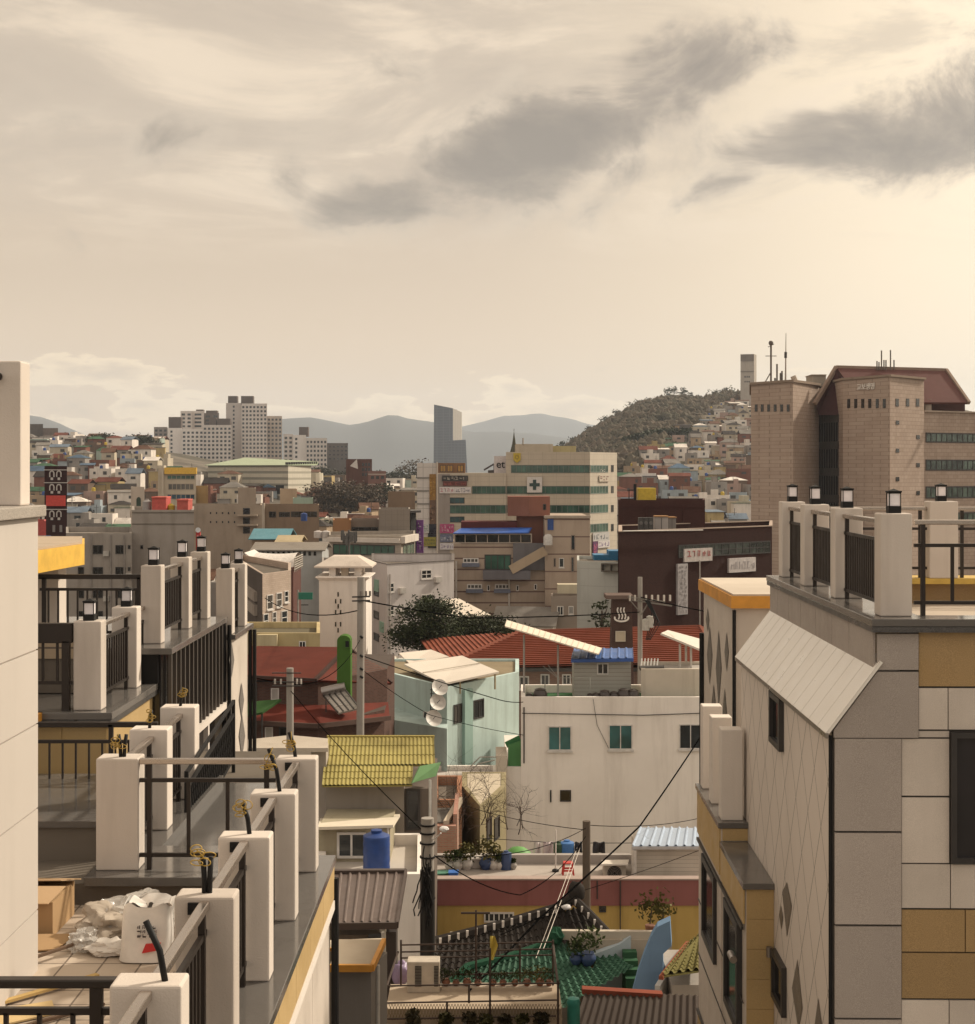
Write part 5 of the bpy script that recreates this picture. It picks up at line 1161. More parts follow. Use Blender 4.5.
shrub(452, 478, 60, zd-.5, 8, 2.1, 'dense tangle of bare brown shrubs left of the olive outhouse', 3); shrub(480, 508, 60.5, zd-.5, 6, 1.7, 'bare brown shrub in front of the olive outhouse windows', 4); shrub(514, 528, 60, zd-.5, 3, 1.4, 'bare spreading shrub against the white building wall', 8)

# ================================================================== LOW ROOFS AT THE BOTTOM
LIME = plain((.60, .55, .51), .7); BTILE = plaster((.032, .027, .024), .3, .1, .8, .2); 
t = thing('black_tile_house', 'old house under a black tiled roof with white-spotted ridge', 'house', (X(500, 42), 42, 0))
b = MB(); q = [P(425, 990, 40.2), P(614, 978, 40.2), P(585, 906, 43.2), P(440, 940, 42.4)]; ribbed(b, q, .19, .06, kind='round', row=.26, rowh=.03, th=.1); b.build('roof', BTILE, t)
pr0, pr1, pr2 = P(436, 942, 42.3), P(560, 908, 43.1), P(573, 898, 43.1); b = MB().tube([pr0, P(500, 926, 42.7), pr1, pr2], .17, 8).tube([pr2, P(590, 915, 42.2), P(608, 934, 41.2)], .13, 8); b.build('ridge', BTILE, t)
b = MB().blob(pr2+Vector((.1, 0, .18)), .26, 3, 1.2, .1); b.build('ridge_end', BTILE, t, smooth=True)
b = MB()
for i in range(14): c = pr0.lerp(pr1, (i+.5)/14)+Vector((0, -.17, .03)); MB().box(c.x-.035, c.x+.035, c.y-.02, c.y+.03, c.z-.09, c.z+.10).build('lime_mortar', LIME, t)
for i in range(5): c = pr2.lerp(P(608, 934, 41.2), (i+.7)/5.5)+Vector((-.05, -.14, .03)); MB().box(c.x-.03, c.x+.03, c.y-.02, c.y+.03, c.z-.08, c.z+.08).build('lime_mortar', LIME, t)
b = MB().blob(P(566, 906, 42.6)+Vector((0, -.1, 0)), .14, 6, .5, .2); b.build('lime_cap', plain((.55, .52, .52), .7), t, smooth=True)
MB().prism(pp((445, 40.8), (590, 40.8))+[(X(590, 40), 45.5), (X(445, 40), 45.5)], 0, 8.0).build('wall', plaster((.35, .3, .24)), t)
GTILE = plaster((.055, .125, .085), .5, .3, .6, .2)
t = thing('green_tile_house', 'house under a glossy green tiled roof sagging toward its eave', 'house', (X(540, 36), 36, 0))
b = MB(); q = [P(440, 1010, 30.5), P(635, 980, 33), P(620, 955, 37.5), P(530, 938, 38.5)]
q = [P(562, 1010, 36.1), P(634, 968, 37.4), P(604, 940, 39.2), P(546, 945, 38.6)]; ribbed(b, q, .19, .055, kind='round', row=.24, rowh=.025, th=0, sag=.12)
q = [P(420, 1014, 36.0), P(562, 1010, 36.1), P(548, 945, 38.6), P(468, 968, 37.6)]; ribbed(b, q, .19, .055, kind='round', row=.24, rowh=.025, th=0, sag=.12)
b.build('roof', GTILE, t)
b = MB().tube([P(420, 1014, 36), P(468, 967, 37.6), P(510, 957, 38.1), P(546, 945, 38.6), P(556, 938, 38.6)], .12, 8).blob(P(556, 936, 38.6), .2, 4, 1.2, .3); b.build('ridge', plaster((.025, .085, .05)), t)
MB().prism(pp((400, 36.3), (590, 37.2))+[(X(590, 37), 40), (X(400, 36), 40)], 0, 8.3).build('wall', plaster((.24, .2, .16)), t)
t = thing('black_corrugated_roof', 'dark corrugated roof with a red-brown ridge at the bottom edge', 'roof', (X(640, 27), 27, 0))
b = MB(); q = [P(560, 1070, 26.6), P(720, 1072, 26.6), P(715, 997, 28.5), P(586, 991, 28.5)]; ribbed(b, q, .13, .035, row=1.0, rowh=.02); b.build('sheet', plaster((.075, .06, .052), .4, .2), t)
MB().bar(P(582, 990, 28.5), P(662, 995, 28.5), .2, .10).build('ridge_cap', plaster((.24, .07, .045), .4, .1), t)
MB().prism(pp((575, 26.9), (720, 26.9))+[(X(720, 26), 28.4), (X(575, 26), 28.4)], 0, 10.9).build('wall', CONC, t)
# pale blue stair and parapets
PBLUE = plaster((.17, .27, .41), .4, .5)
t = thing('blue_stair', 'pale blue curved stair wall climbing to a rooftop pot garden', 'stairs', (X(640, 36), 36, 0))
def curvewall(pts, top, th, z0):
    b_ = MB()
    for i in range(len(pts)-1):
        (a0, d0), (a1, d1) = pts[i], pts[i+1]; p0, p1 = P(a0, top[i], d0), P(a1, top[i+1], d1); n_ = Vector((p1.y-p0.y, -(p1.x-p0.x), 0)).normalized()*th
        b_.hexa([(p0.x, p0.y, z0), (p1.x, p1.y, z0), (p1.x-n_.x, p1.y-n_.y, z0), (p0.x-n_.x, p0.y-n_.y, z0)], [p0, p1, p1-n_, p0-n_])
    return b_
ol = [(632, 993), (637, 974), (644, 954), (651, 937), (657, 927), (670, 921), (671.5, 946), (663, 954), (663, 993)]; f0 = [P(px, py, 35) for px, py in ol]; n = len(ol)
b = MB().add(f0+[p+Vector((.06, .42, 0)) for p in f0], [tuple(range(n)), tuple(range(2*n-1, n-1, -1))]+[(i, n+i, n+(i+1) % n, (i+1) % n) for i in range(n)]); b.build('stair_wall', PBLUE, t)
curvewall([(592, 38.3), (606, 38.4), (620, 38.5), (631, 38.6)], [955, 950, 944, 936], .2, 5).build('parapet', plaster((.40, .46, .50), .3, .3), t)
MB().prism(pp((655, 35.2), (662, 35.2))+[(X(662, 35.2), 36), (X(655, 35.2), 36)], 4, Z(948, 35.2)).build('stair_pier', plaster((.22, .33, .47), .3, .3), t)
b = MB()
for i in range(4): y = 37.5+i*.25; b.box(X(624, 38), X(638, 38), y, y+.26, 5, Z(972, 38)+i*.14)
b.build('steps', plaster((.04, .10, .055), .4, .2), t)
MB().prism(pp((570, 38.6), (672, 38.6))+[(X(672, 38.6), 39.1), (X(570, 38.6), 39.1)], 4, Z(940, 38.6)).build('upper_landing', plaster((.42, .36, .29)), t)
MB().prism([(X(562, 38.7), 38.7), (X(668, 38.6), 38.62), (X(668, 38.6), 38.78), (X(562, 38.7), 38.86)], Z(941, 38.6), Z(931, 38.7)).build('landing_parapet', plaster((.46, .40, .33)), t)
curvewall([(660, 34), (668, 34.8), (680, 36), (695, 38)], [986, 973, 961, 949], .12, 4).build('far_parapet', plaster((.46, .45, .44)), t)
t = thing('olive_tile_roof', 'small olive-green tiled lean-to with red verge beside the stone bay', 'roof', (X(685, 36), 36, 4))
b = MB(); ribbed(b, [P(662, 976, 33), P(704, 970, 34), P(704, 930, 37), P(688, 944, 36.5)], .24, .06, kind='round', row=.3); b.build('roof', plaster((.16, .14, .05), .4, .2), t)
MB().bar(P(661, 978, 33), P(688, 943, 36.5), .1, .08).build('verge', plaster((.28, .09, .05)), t)
MB().prism(pp((672, 34), (704, 34))+[(X(704, 34), 36.5), (X(672, 34), 36.5)], 0, Z(985, 34)).build('wall', plaster((.42, .38, .34)), t)
zg = Z(940, 38.6)
for i, (px, py, r, m, pl, s_) in enumerate(((587, 953, .2, BPOT, (2.3, leaf((.075, .095, .035))), 'blue pot of spiky grey-green leaves above the green roof'), (590, 962, .13, TPOT, (.9, LF1), 'red-brown pot in front of the spiky plant'), (575, 952, .16, BPOT, (1.6, LF3), 'dark plant left of the spiky grey-green plant'))):
    pot(X(px, 38.4), 38.0, Z(py+12, 38.0), r, s_, m, 'plant pot', pl, 'pots by the blue stair', 'potted_plant')
for px, s_ in ((650, 'left of the two small trees'), (662, 'right of the two small trees')):
    t = thing('potted_tree', s_+' in tubs on the blue stair landing', 'potted tree', (X(px, 39), 39.0, zg)); x = X(px, 39)
    MB().lathe((x, 39, zg), [(.10, 0), (.13, .26), (.12, .27)], 12).build('tub', TPOT, t, smooth='auto'); MB().tube([(x, 39, zg+.3), (x+.05, 39, zg+.7)], .02, 6).build('trunk', WOODP, t); q = MB(); rd = random.Random(px)
    for i in range(120):
        c = Vector((x+rd.gauss(0, .16), 39+rd.gauss(0, .2), zg+.72+rd.gauss(0, .16))); a_ = Vector((rd.gauss(0, 1), rd.gauss(0, 1), rd.gauss(0, 1))).normalized()*.065; b_ = a_.cross(Vector((rd.random(), 1, rd.random()))).normalized()*.035; q.add([c-a_, c+b_, c+a_, c-b_], [(0, 1, 2, 3)])
    q.build('crown', LF2, t)
# ---- terrace with rusty frame, air conditioner and pots
ztr = 12.95
t = thing('lattice_terrace', 'small terrace ringed by rusty pipe rails at bottom centre', 'terrace', (X(470, 26), 26, 0))
MB().prism(pp((386, 25.2), (562, 25.2))+[(X(562, 25.2), 26.4), (X(386, 25.2), 26.4)], 0, ztr).build('slab', plaster((.46, .37, .28), .4, .2), t)
MB().box(X(442, 26.1), X(552, 26.1), 26.05, 26.3, ztr, ztr+.06).build('planter_wall', plaster((.52, .43, .34), .3, .2), t)
b = MB(); RUSTY = metal((.065, .042, .032), .6, .3, .2)
for y0, x0, x1, d in ((986, 383, 560, 25.1), (1003, 383, 558, 25.1), (1019, 383, 556, 25.1), (952, 400, 553, 26.35), (958, 400, 553, 26.35), (975, 440, 553, 26.35), (945, 400, 552, 26.4)): b.tube([P(x0, y0, d), P(x1, y0-3, d)], .014, 6)
for px, y0, y1, d in ((553, 940, 1030, 26.35), (558, 980, 1050, 25.1), (476, 910, 1010, 26.35), (490, 948, 1050, 25.1), (469, 985, 1003, 25.1), (447, 1002, 1022, 25.1), (401, 940, 1000, 26.35), (384, 984, 1050, 25.1), (520, 945, 985, 26.35)): b.tube([P(px, y0, d), P(px, y1, d)], .018, 6)
b.tube([P(553, 945, 26.35), P(558, 985, 25.1)], .022, 6).tube([P(461, 913, 26.35), P(490, 913, 26.35)], .02, 6).tube([P(398, 952, 26.35), P(386, 988, 25.1)], .02, 6); b.build('pipe_rail', RUSTY, t)
b = MB(); 
for i in range(58):
    for s_ in (1, -1):
        a0 = 386+i*3.0; b.bar(P(a0, 1004 if s_ > 0 else 1020, 25.12), P(a0+6, 1020 if s_ > 0 else 1004, 25.12), .008)
b.build('wire_mesh', metal((.25, .19, .12), .5, .5), t)
t = thing('air_conditioner', 'cream outdoor air conditioner behind the sleeved pole on the small terrace', 'air conditioner', (X(423, 26), 26.2, ztr))
Wac = Wall(*pp((407, 25.95), (439.5, 25.95))); MB().prism([Wac.A[:], Wac.B[:], (Wac.B.x, 26.3), (Wac.A.x, 26.3)], ztr, Z(962, 25.95)).build('casing', plain((.52, .45, .37)), t, bevel=.015)
b = MB()
for i in range(14):
    for (a0, a1) in ((415, 421.5), (434, 438.5)): panel(b, Wac, Wac.rect(a0, 966+i*1.5, a1, 966.9+i*1.5), 0, .012)
b.build('louvre', plain((.07, .06, .05)), t)
rd = random.Random(5)
for i, (px, r, pr_, lf) in enumerate(((446, .12, 1.9, LF3), (456, .1, 1.9, LF1), (467, .12, 2.0, LF3), (478, .1, 1.6, leaf((.07, .03, .025))), (493, .1, 1.8, LF3), (503, .1, 1.8, LF1), (515, .1, 2.0, LF3), (527, .11, 2.2, LF1), (540, .12, 2.4, LF2), (549, .1, 2.2, LF3))):
    pot(X(px, 26.15), 26.15, ztr+.062, r*.62, ('first', 'second', 'third', 'fourth', 'fifth', 'sixth', 'seventh', 'eighth', 'ninth', 'tenth')[i]+' pot from the left along the rear planter wall of the railed terrace', TPOT, 'plant pot', (pr_, lf), 'pots on the planter wall', 'potted_plant')
for i, (px, r) in enumerate(((413, .16), (446, .15), (470, .15), (486, .14), (504, .14), (522, .14), (541, .15))):
    pot(X(px, 24.9), 24.7, Z(1034, 24.9), r, ('first', 'second', 'third', 'fourth', 'fifth', 'sixth', 'seventh')[i]+' dark pot from the left outside the wire mesh at the bottom edge', POT, 'plant pot', (.9, LF1 if i % 2 else leaf((.05, .04, .02))), 'pots outside the mesh', 'potted_plant')
MB().prism(pp((386, 24.4), (560, 24.4))+[(X(560, 24.4), 25.1), (X(386, 24.4), 25.1)], 0, Z(1034, 24.9)).build('outer_shelf', plaster((.3, .24, .18)), bpy.data.objects['lattice_terrace'])
t = thing('wind_streamer', 'yellow rag tied to the tall thin pipe of the railed terrace', 'rag', P(492, 950, 26)); o = MB().grid(lambda u, v: P(490+8*u*(1-abs(v-.4)), 936+24*v, 26.2-.05*math.sin(6*u+4*v)), 6, 10).build('cloth', plain((.55, .42, .08), .7), t, smooth=True)
t = thing('plastic_bag', 'lilac plastic bag hanging beside the dark corner post', 'bag', P(400, 975, 27)); MB().blob(P(400.5, 974, 27), .14, 5, 1.6, .35, 9).build('bag', plain((.36, .27, .42), .4), t, smooth=True)
b = MB().lathe(P(573.5, 1010, 25.5), [(.11, -.4), (.11, .1), (.12, .12), (.10, .2), (.02, .22)], 12); tag(b.build('pipe_vent', plain((.03, .22, .18), .5), smooth='auto'), 'short teal-capped vent pipe beside the green roof corner', 'vent pipe')
# cut conduit lines and overhead cables
CABM = plain((.004, .004, .004), 1, 0, 0)
def cable(pts, r, label, m=CABM, nm='power_cable', sagk=.03):
    out = []; 
    for i in range(len(pts)-1):
        a_, b_ = Vector(pts[i]), Vector(pts[i+1]); L = (b_-a_).length
        for k in range(13):
            f_ = k/12; out.append(a_.lerp(b_, f_)-Vector((0, 0, L*sagk*4*f_*(1-f_)))) if not (i and k == 0) else None
    tag(MB().tube(out, r, 5).build(nm, m), label, 'cable')
cable([P(470, 990, 26), P(540, 918, 30), P(640, 826, 35), P(705, 730, 42)], .02, 'thick black cable running diagonally up to the stone bay', sagk=.004)
cable([P(427, 850, 27), P(520, 895, 34), P(586, 836, 46)], .012, 'thin cable from the sleeved pole toward the wooden pole', sagk=.02)
cable([P(360, 600, 62), P(470, 618, 70), P(640, 612, 84)], .03, 'cable sweeping right from the tall pole to the transformer pole', sagk=.004)
cable([P(360, 655, 62), P(500, 700, 66), P(523, 702, 74)], .02, 'cable crossing the mint house front', sagk=.006)
cable([P(360, 668, 62), P(430, 715, 70), P(523, 735, 75)], .015, 'lower cable sagging across the mint house front', sagk=.01)
cable([P(290, 684, 36), P(180, 640, 70)], .012, 'cable from the short concrete pole to the left terraces', sagk=.01)
cable([P(290, 684, 36), P(360, 640, 62)], .012, 'cable from the short concrete pole up to the tall pole', sagk=.02)
cable([P(290, 690, 36), P(427, 835, 27)], .01, 'thin cable from the short pole down to the sleeved pole', sagk=.01)
cable([P(586, 825, 46), P(700, 818, 60)], .012, 'thin cable from the wooden pole to the right', sagk=.01)
cable([P(586, 830, 46), P(430, 792, 70)], .012, 'thin cable from the wooden pole across the white building', sagk=.01)
cable([P(427, 856, 27), P(586, 828, 46)], .01, 'slack cable above the terrace pots', sagk=.015)
for k, (a0, b0) in enumerate((((577, 848), (536, 958)), ((580, 848), (543, 950)))): cable([P(a0[0], a0[1], 46), P(b0[0], b0[1], 36)], .008, ('left', 'right')[k]+' one of two white guy ropes slanting from the wooden pole', plain((.62, .55, .48)), 'guy_rope', .003)
cable([P(500, 935, 30), P(585, 890, 45), P(700, 850, 50)], .01, 'thin wire over the yellow house toward the shed', sagk=.005)
cable([P(640, 597, 84), P(800, 625, 70)], .03, 'cable from the transformer pole to the right', sagk=.01)
cable([P(360, 610, 62), P(265, 598, 100)], .025, 'cable from the tall pole to the brick-fronted house', sagk=.015)
# ================================================================== THE TOWN: NAMED BUILDINGS
OCC = []                                         # (px0, px1, top row, distance) of what already stands, to leave out houses nobody can see
def occ(*a_): OCC.append(a_)
# ---- grey apartment block at left with red rooftop huts
t, (w_, ) = block('grey_apartment', 'grey concrete apartment block with red rooftop huts behind the left terraces', 'apartment block', pp((132, 130), (194, 130)), Z(510, 130), 0, GREYW, 14, .8, CONC)
window(w_, w_.rect(140.5, 545, 143, 549), t, FRAME_D, G_BLACK, 0, .05); window(w_, w_.rect(140.5, 567, 143.5, 572), t, FRAME_D, G_BLACK, 0, .05)
b = MB(); panel(b, w_, w_.rect(132, 523.5, 194, 524.5), 0, .04); panel(b, w_, w_.rect(132, 512, 194, 513), 0, .05); b.build('string_course', DARKCONC, t)
t, (w_, ) = block('grey_apartment', 'lower grey flats with rows of small dark windows behind the left terraces', 'apartment block', pp((66, 128), (132, 128)), Z(533, 128), 0, GREYW, 14, .5, CONC)
for y in (545, 567, 589, 611):
    for px in (93, 115.5): window(w_, w_.rect(px, y, px+10, y+9), t, FRAME_D, G_BLACK, 1, .07)
    window(w_, w_.rect(128, y, 130.5, y+4), t, FRAME_D, G_BLACK, 0, .05); window(w_, w_.rect(78, y, 84, y+9), t, FRAME_D, G_BLACK, 0, .05)
for q in ((104, 551), (126.5, 573), (104, 596)): panel(MB(), w_, w_.rect(q[0], q[1], q[0]+5.5, q[1]+5), 0, .35).build('condenser', plain((.42, .39, .35)), t)
b = MB()
for px in (91.5, 111, 124.5): b.tube([w_.pt(*w_.hit(px, 535), .1), w_.pt(*w_.hit(px, 640), .1)], .06, 6)
b.build('downpipe', plain((.25, .22, .2)), t)
occ(66, 194, 533, 128); occ(132, 194, 510, 130)
for (a0, a1, y, lab, m) in ((152, 166, 498, 'larger red tin hut on the grey apartment roof', plain((.46, .075, .06))), (177, 188, 500.5, 'smaller red hut with domed top on the grey apartment roof', plain((.42, .08, .06)))):
    t = thing('roof_hut', lab, 'hut', (X((a0+a1)/2, 133), 133, Z(510, 130)-.8)); MB().prism(pp((a0, 132), (a1, 132))+[(X(a1, 132), 134), (X(a0, 132), 134)], Z(510, 130)-.8, Z(y, 132)).build('wall', m, t); MB().prism(pp((a0-.5, 131.9), (a1+.5, 131.9))+[(X(a1, 132), 134.1), (X(a0, 132), 134.1)], Z(y, 132)+.003, Z(y, 132)+.12).build('roof', plain((.6, .12, .09)), t)
tank(X(171, 133), 133, Z(510, 130)-.8, .35, 1.3, plain((.45, .36, .04), .5), 'yellow tank between the two red rooftop huts'); tank(X(147, 133), 133, Z(510, 130)-.8, .4, 1.7, plain((.3, .28, .27), .5), 'grey tank left of the red rooftop hut')
t, (w_, ) = block('chapel_tower', 'slim cream tower with an arched dark green window beside the grey apartments', 'tower', pp((131, 150), (144.5, 150)), Z(487, 150), 0, plaster((.52, .44, .37)), 3, .3)
u0, u1, z0, z1 = w_.rect(136.5, 497, 141, 510); pts = [w_.pt(u0, z0, .04)]+[w_.pt((u0+u1)/2-(u1-u0)/2*math.cos(a_), z1-.3+.3*math.sin(a_), .04) for a_ in [math.pi*i/8 for i in range(9)]]+[w_.pt(u1, z0, .04)]
MB().add(pts, [tuple(range(len(pts)))]).build('window', plain((.02, .04, .025), .3), t); occ(131, 144, 487, 150)
# ---- dark tower with arches and red sign
DKB = plaster((.045, .022, .022), .3, .2); AR = plain((.5, .46, .43), .6)
t, (w_, ) = block('arched_tower', 'tall dark brown tower with white arched windows and a red sign board', 'tower', pp((44.5, 200), (67, 200)), Z(466, 200), 0, DKB, 8, .5)
def arch(W, cx, y0, y1, hw, par, m=AR):
    u0, z0 = W.hit(cx-hw, y1); u1, z1 = W.hit(cx+hw, y0); r = (u1-u0)/2; c = (u0+u1)/2
    MB().tube([W.pt(u0, z0, .06)]+[W.pt(c-r*math.cos(a_), z1-(z1-z0)*.45+(z1-z0)*.45*math.sin(a_), .06) for a_ in [math.pi*i/8 for i in range(9)]]+[W.pt(u1, z0, .06)], .09, 5).build('window_arch', m, par)
for y in (471, 484.5, 511):
    for cx in (52, 59): arch(w_, cx, y, y+6, 2.1, t); MB().hexa(*[[w_.pt(*w_.hit(q, yy), o_) for q, o_ in ((cx-1.2, 0), (cx+1.2, 0), (cx+1.2, .1), (cx-1.2, .1))] for yy in (y+9, y+6.5)]).build('window', AR, t)
for cx in (54, 61): MB().hexa(*[[w_.pt(*w_.hit(q, yy), o_) for q, o_ in ((cx-1.3, 0), (cx+1.3, 0), (cx+1.3, .1), (cx-1.3, .1))] for yy in (532, 525)]).build('window', plain((.2, .18, .17)), t)
b = MB()
for y in (469.5, 482.3, 509): panel(b, w_, w_.rect(44, y, 67.3, y+.8), 0, .12)
b.build('string_course', AR, t); panel(MB(), w_, w_.rect(46.5, 495.5, 65.5, 506), 0, .25).build('red_sign', plain((.52, .05, .035)), t); occ(44, 67, 466, 200)
t, (w_, ) = block('red_box_building', 'small building with a plain red upper box and dark arched base at far left', 'building', pp((30, 170), (46, 170)), Z(521, 170), 0, plain((.40, .06, .05)), 6, .2); panel(MB(), w_, (-.05, w_.L+.05, 0, Z(535.5, 170)), 0, .2).build('base', plaster((.42, .38, .36)), t)
panel(MB(), w_, (0, w_.L, 0, Z(539, 170)), .21, .3).build('lower_wall', DKB, t); arch(w_, 41, 541, 549, 2.6, t); occ(30, 46, 521, 170)
tank(X(48, 160), 160, Z(545, 160), .75, 1.0, TANKB, 'short blue tank in front of the dark arched tower')
# ---- yellow-topped building
t, (w_, ) = block('yellow_top_building', 'cream building with a yellow top band and strips of dark windows', 'building', pp((158, 262), (196, 262)), Z(468, 262), 5, plaster((.54, .46, .36)), 12, .4)
panel(MB(), w_, w_.rect(165, 467.5, 197, 474), 0, .5).build('yellow_band', YELLOW, t)
for r, m in (((167, 475, 195, 479.5), G_GREEN), ((168, 483.5, 194, 490), G_DARK), ((167, 494, 195, 499.5), glass((.02, .05, .08)))): window(w_, w_.rect(*r), t, plaster((.40, .33, .26)), m, 5, .12)
b = MB(); panel(b, w_, w_.rect(162, 470, 164, 515), 0, .4); b.build('pilaster', plaster((.58, .5, .4)), t); occ(158, 196, 468, 262)
t, (w_, ) = block('brown_block', 'plain ochre block just right of the yellow-topped building', 'building', pp((196, 268), (208, 268)), Z(486, 268), 5, plaster((.30, .21, .11)), 8, .3); occ(196, 208, 486, 268)
# ---- brown school-like buildings
t, (w_, ) = block('long_grey_school', 'long grey-brown building with stacked balconies on its right end', 'building', pp((190, 225), (262, 225)), Z(505, 225), 0, plaster((.34, .275, .215), .3, .4), 10, .5)
for y in (508, 517.5, 527): window(w_, w_.rect(243, y, 250, y+6.5), t, FRAME_D, G_BLACK, 0, .12)
for y in (512, 521):
    for i in range(5): small_windows(w_, [w_.rect(210+i*6, y, 211.2+i*6, y+2)], t)
b = MB()
for y in (514.5, 524): panel(b, w_, w_.rect(238, y, 258, y+1.6), 0, .9)
b.build('balcony', plaster((.38, .31, .24)), t); occ(190, 262, 505, 225)
t, (w_, ) = block('stair_block', 'square grey-brown stair block standing above the long school', 'building', pp((238, 236), (256, 236)), Z(488, 236), 0, plaster((.36, .29, .23)), 6, .4); occ(238, 256, 488, 236)
t, (w_, ) = block('brown_long_building', 'brown long building with one dark window strip and a pale stair end', 'building', pp((261, 262), (319, 262)), Z(505, 262), 5, plaster((.26, .185, .13)), 10, .4)
for r in ((269, 511.5, 276, 517.5), (279, 512, 290, 517), (291, 511.5, 303, 517), (304, 511.5, 317, 517)): window(w_, w_.rect(*r), t, FRAME_D, G_BLACK, 1, .1)
panel(MB(), w_, w_.rect(260, 503, 265, 532), 0, .6).build('stair_end', plaster((.46, .39, .32)), t); tank(X(304, 250), 250, Z(521, 250), .55, 1.4, TANKB, 'blue tank in front of the brown long building', None); occ(261, 319, 505, 262)
t, (w_, ) = block('tan_gable_block', 'tan windowless block with a sloping side between warehouse and brown long building', 'building', pp((280, 300), (297, 300)), Z(489, 300), 5, plaster((.46, .34, .24)), 8, .2); occ(280, 297, 489, 300)
t, (w_, ) = block('mint_roof_hut', 'mint green rooftop hut above the brown long building', 'hut', pp((293, 285), (313, 285)), Z(498, 285), 5, plaster((.33, .42, .35)), 5, .2); occ(293, 313, 498, 285)
def gable_house(name, label, px0, px1, d, py_e, py_r, dep, wm, rm, z0=0, cat='house', along=True, over=.4):
    t_ = thing(name, label, cat, (X((px0+px1)/2, d), d+dep/2, z0)); x0, x1 = X(px0, d), X(px1, d); ze = Z(py_e, d); zr_ = Z(py_r, d+dep/2) if along else Z(py_r, d)
    MB().box(x0, x1, d, d+dep, z0, ze).build('wall', wm, t_); b_ = MB()
    if along:
        ym = d+dep/2; q = [(x0-over, d-over, ze-.1), (x1+over, d-over, ze-.1), (x1+over, ym, zr_), (x0-over, ym, zr_)]; b_.slab(q, .12); b_.slab([(x1+over, d+dep+over, ze-.1), (x0-over, d+dep+over, ze-.1), (x0-over, ym, zr_), (x1+over, ym, zr_)], .12)
    else:
        xm = (x0+x1)/2; b_.slab([(x0-over, d+dep, ze-.1), (x0-over, d-over, ze-.1), (xm, d-over, zr_), (xm, d+dep, zr_)], .12); b_.slab([(x1+over, d-over, ze-.1), (x1+over, d+dep, ze-.1), (xm, d+dep, zr_), (xm, d-over, zr_)], .12)
        MB().add([(x0, d-.01, ze), (x1, d-.01, ze), (xm, d-.01, zr_-.15)], [(0, 1, 2)]).build('gable', wm, t_)
    b_.build('roof', rm, t_); occ(px0, px1, py_r, d); return t_, Wall((x0, d), (x1, d))
TEAL = metal((.10, .27, .33), .5, .3, .2)
gable_house('teal_roof_shed', 'low shed with a broad teal metal roof before the grey school', 252, 286, 190, 538, 528.5, 8, plaster((.3, .22, .15)), TEAL)
gable_house('ochre_house', 'low ochre house with a tan roof beside the teal-roofed shed', 278, 298, 186, 541, 535, 6, plaster((.40, .31, .17)), plaster((.42, .34, .22)))
t, w_ = gable_house('arcade_building', 'long pale blue-grey building with a row of small dark openings', 254, 322, 170, 549, 542, 7, plaster((.42, .42, .41)), plaster((.24, .21, .18)))
small_windows(w_, [w_.rect(256.5+i*5.2, 551.5, 259+i*5.2, 555.5) for i in range(12)], t, G_BLACK)
gable_house('white_tent', 'white tent roof with a soft peak left of the white vault', 235, 255, 150, 561, 552.5, 6, plaster((.2, .18, .16)), plain((.66, .60, .55)), along=False, cat='tent')
t = thing('barrel_vault', 'white curved canvas vault with a pale lattice end', 'vault', (X(272, 140), 143, 8))
def vlt(u, v): 
    a_ = math.pi*(.02+.96*v); x = X(252, 140)+(X(294, 140)-X(252, 140))*u; return (x, 143-3.2*math.cos(a_), Z(569, 140)+1.25*math.sin(a_)+.5*(u-.5)**2)
MB().grid(vlt, 10, 12).build('canvas', plain((.66, .6, .55)), t, smooth=True); MB().box(X(253, 140), X(293, 140), 140.2, 146, 0, Z(570, 140)).build('wall', plaster((.14, .07, .06)), t); b = MB()
for i in range(6): b.bar(P(294.5, 558+i*2.3, 139.8), (X(294.5, 139.8), 146, Z(558+i*2.3, 139.8)), .06)
for i in range(7): b.bar((X(294.5, 139.8), 139.8+i, Z(572, 140)), (X(294.5, 139.8), 139.8+i, Z(558, 140)), .06)
b.build('lattice_end', plain((.5, .45, .39)), t); occ(252, 295, 557, 140)
# ---- brick-fronted house left of the street
pts = [(X(240, 124), 124), (X(262.5, 108), 108), (X(291, 112), 112)]
t, (wa, wb) = block('brick_front_house', 'house with pale brick front and dark side wall left of the narrow street', 'house', pts, Z(574, 108), 0, bricks((.42, .33, .265), (.48, .38, .31), (.36, .29, .24), .4, .14), 9, .5)
panel(MB(), wa, (0, wa.L-.02, 0, Z(574, 108)-.02), 0, .05).build('dark_side', plaster((.12, .10, .09), .3, .3), t)
for r in ((266.5, 595, 272.5, 609), (276, 593, 281.5, 606.5), (284, 591, 288, 602), (263, 614, 268, 628), (272, 612, 276, 624), (281, 611, 287, 624)): window(wb, wb.rect(*r), t, FRAME_W, G_DARK, 0, .07, .06, 1)
b = MB(); panel(b, wa, wa.rect(243, 590, 258, 592), .05, .3); panel(b, wa, wa.rect(243, 603, 258, 605), .05, .3); b.build('ledge', plaster((.35, .3, .26)), t); occ(240, 291, 574, 108)
t, (w_, ) = block('yellow_low_house', 'low yellow-cream flat house behind the rusty red roof', 'house', pp((246, 95), (320, 95)), Z(633, 95), 0, plaster((.50, .40, .22), .3, .4), 7, .4, plaster((.14, .12, .08)))
window(w_, w_.rect(299, 641, 306, 649), t, FRAME_W, G_BLACK, 1, .06); panel(MB(), w_, w_.rect(258, 634, 278, 645), 0, .5).build('porch', plaster((.56, .47, .3)), t); occ(246, 320, 633, 95)
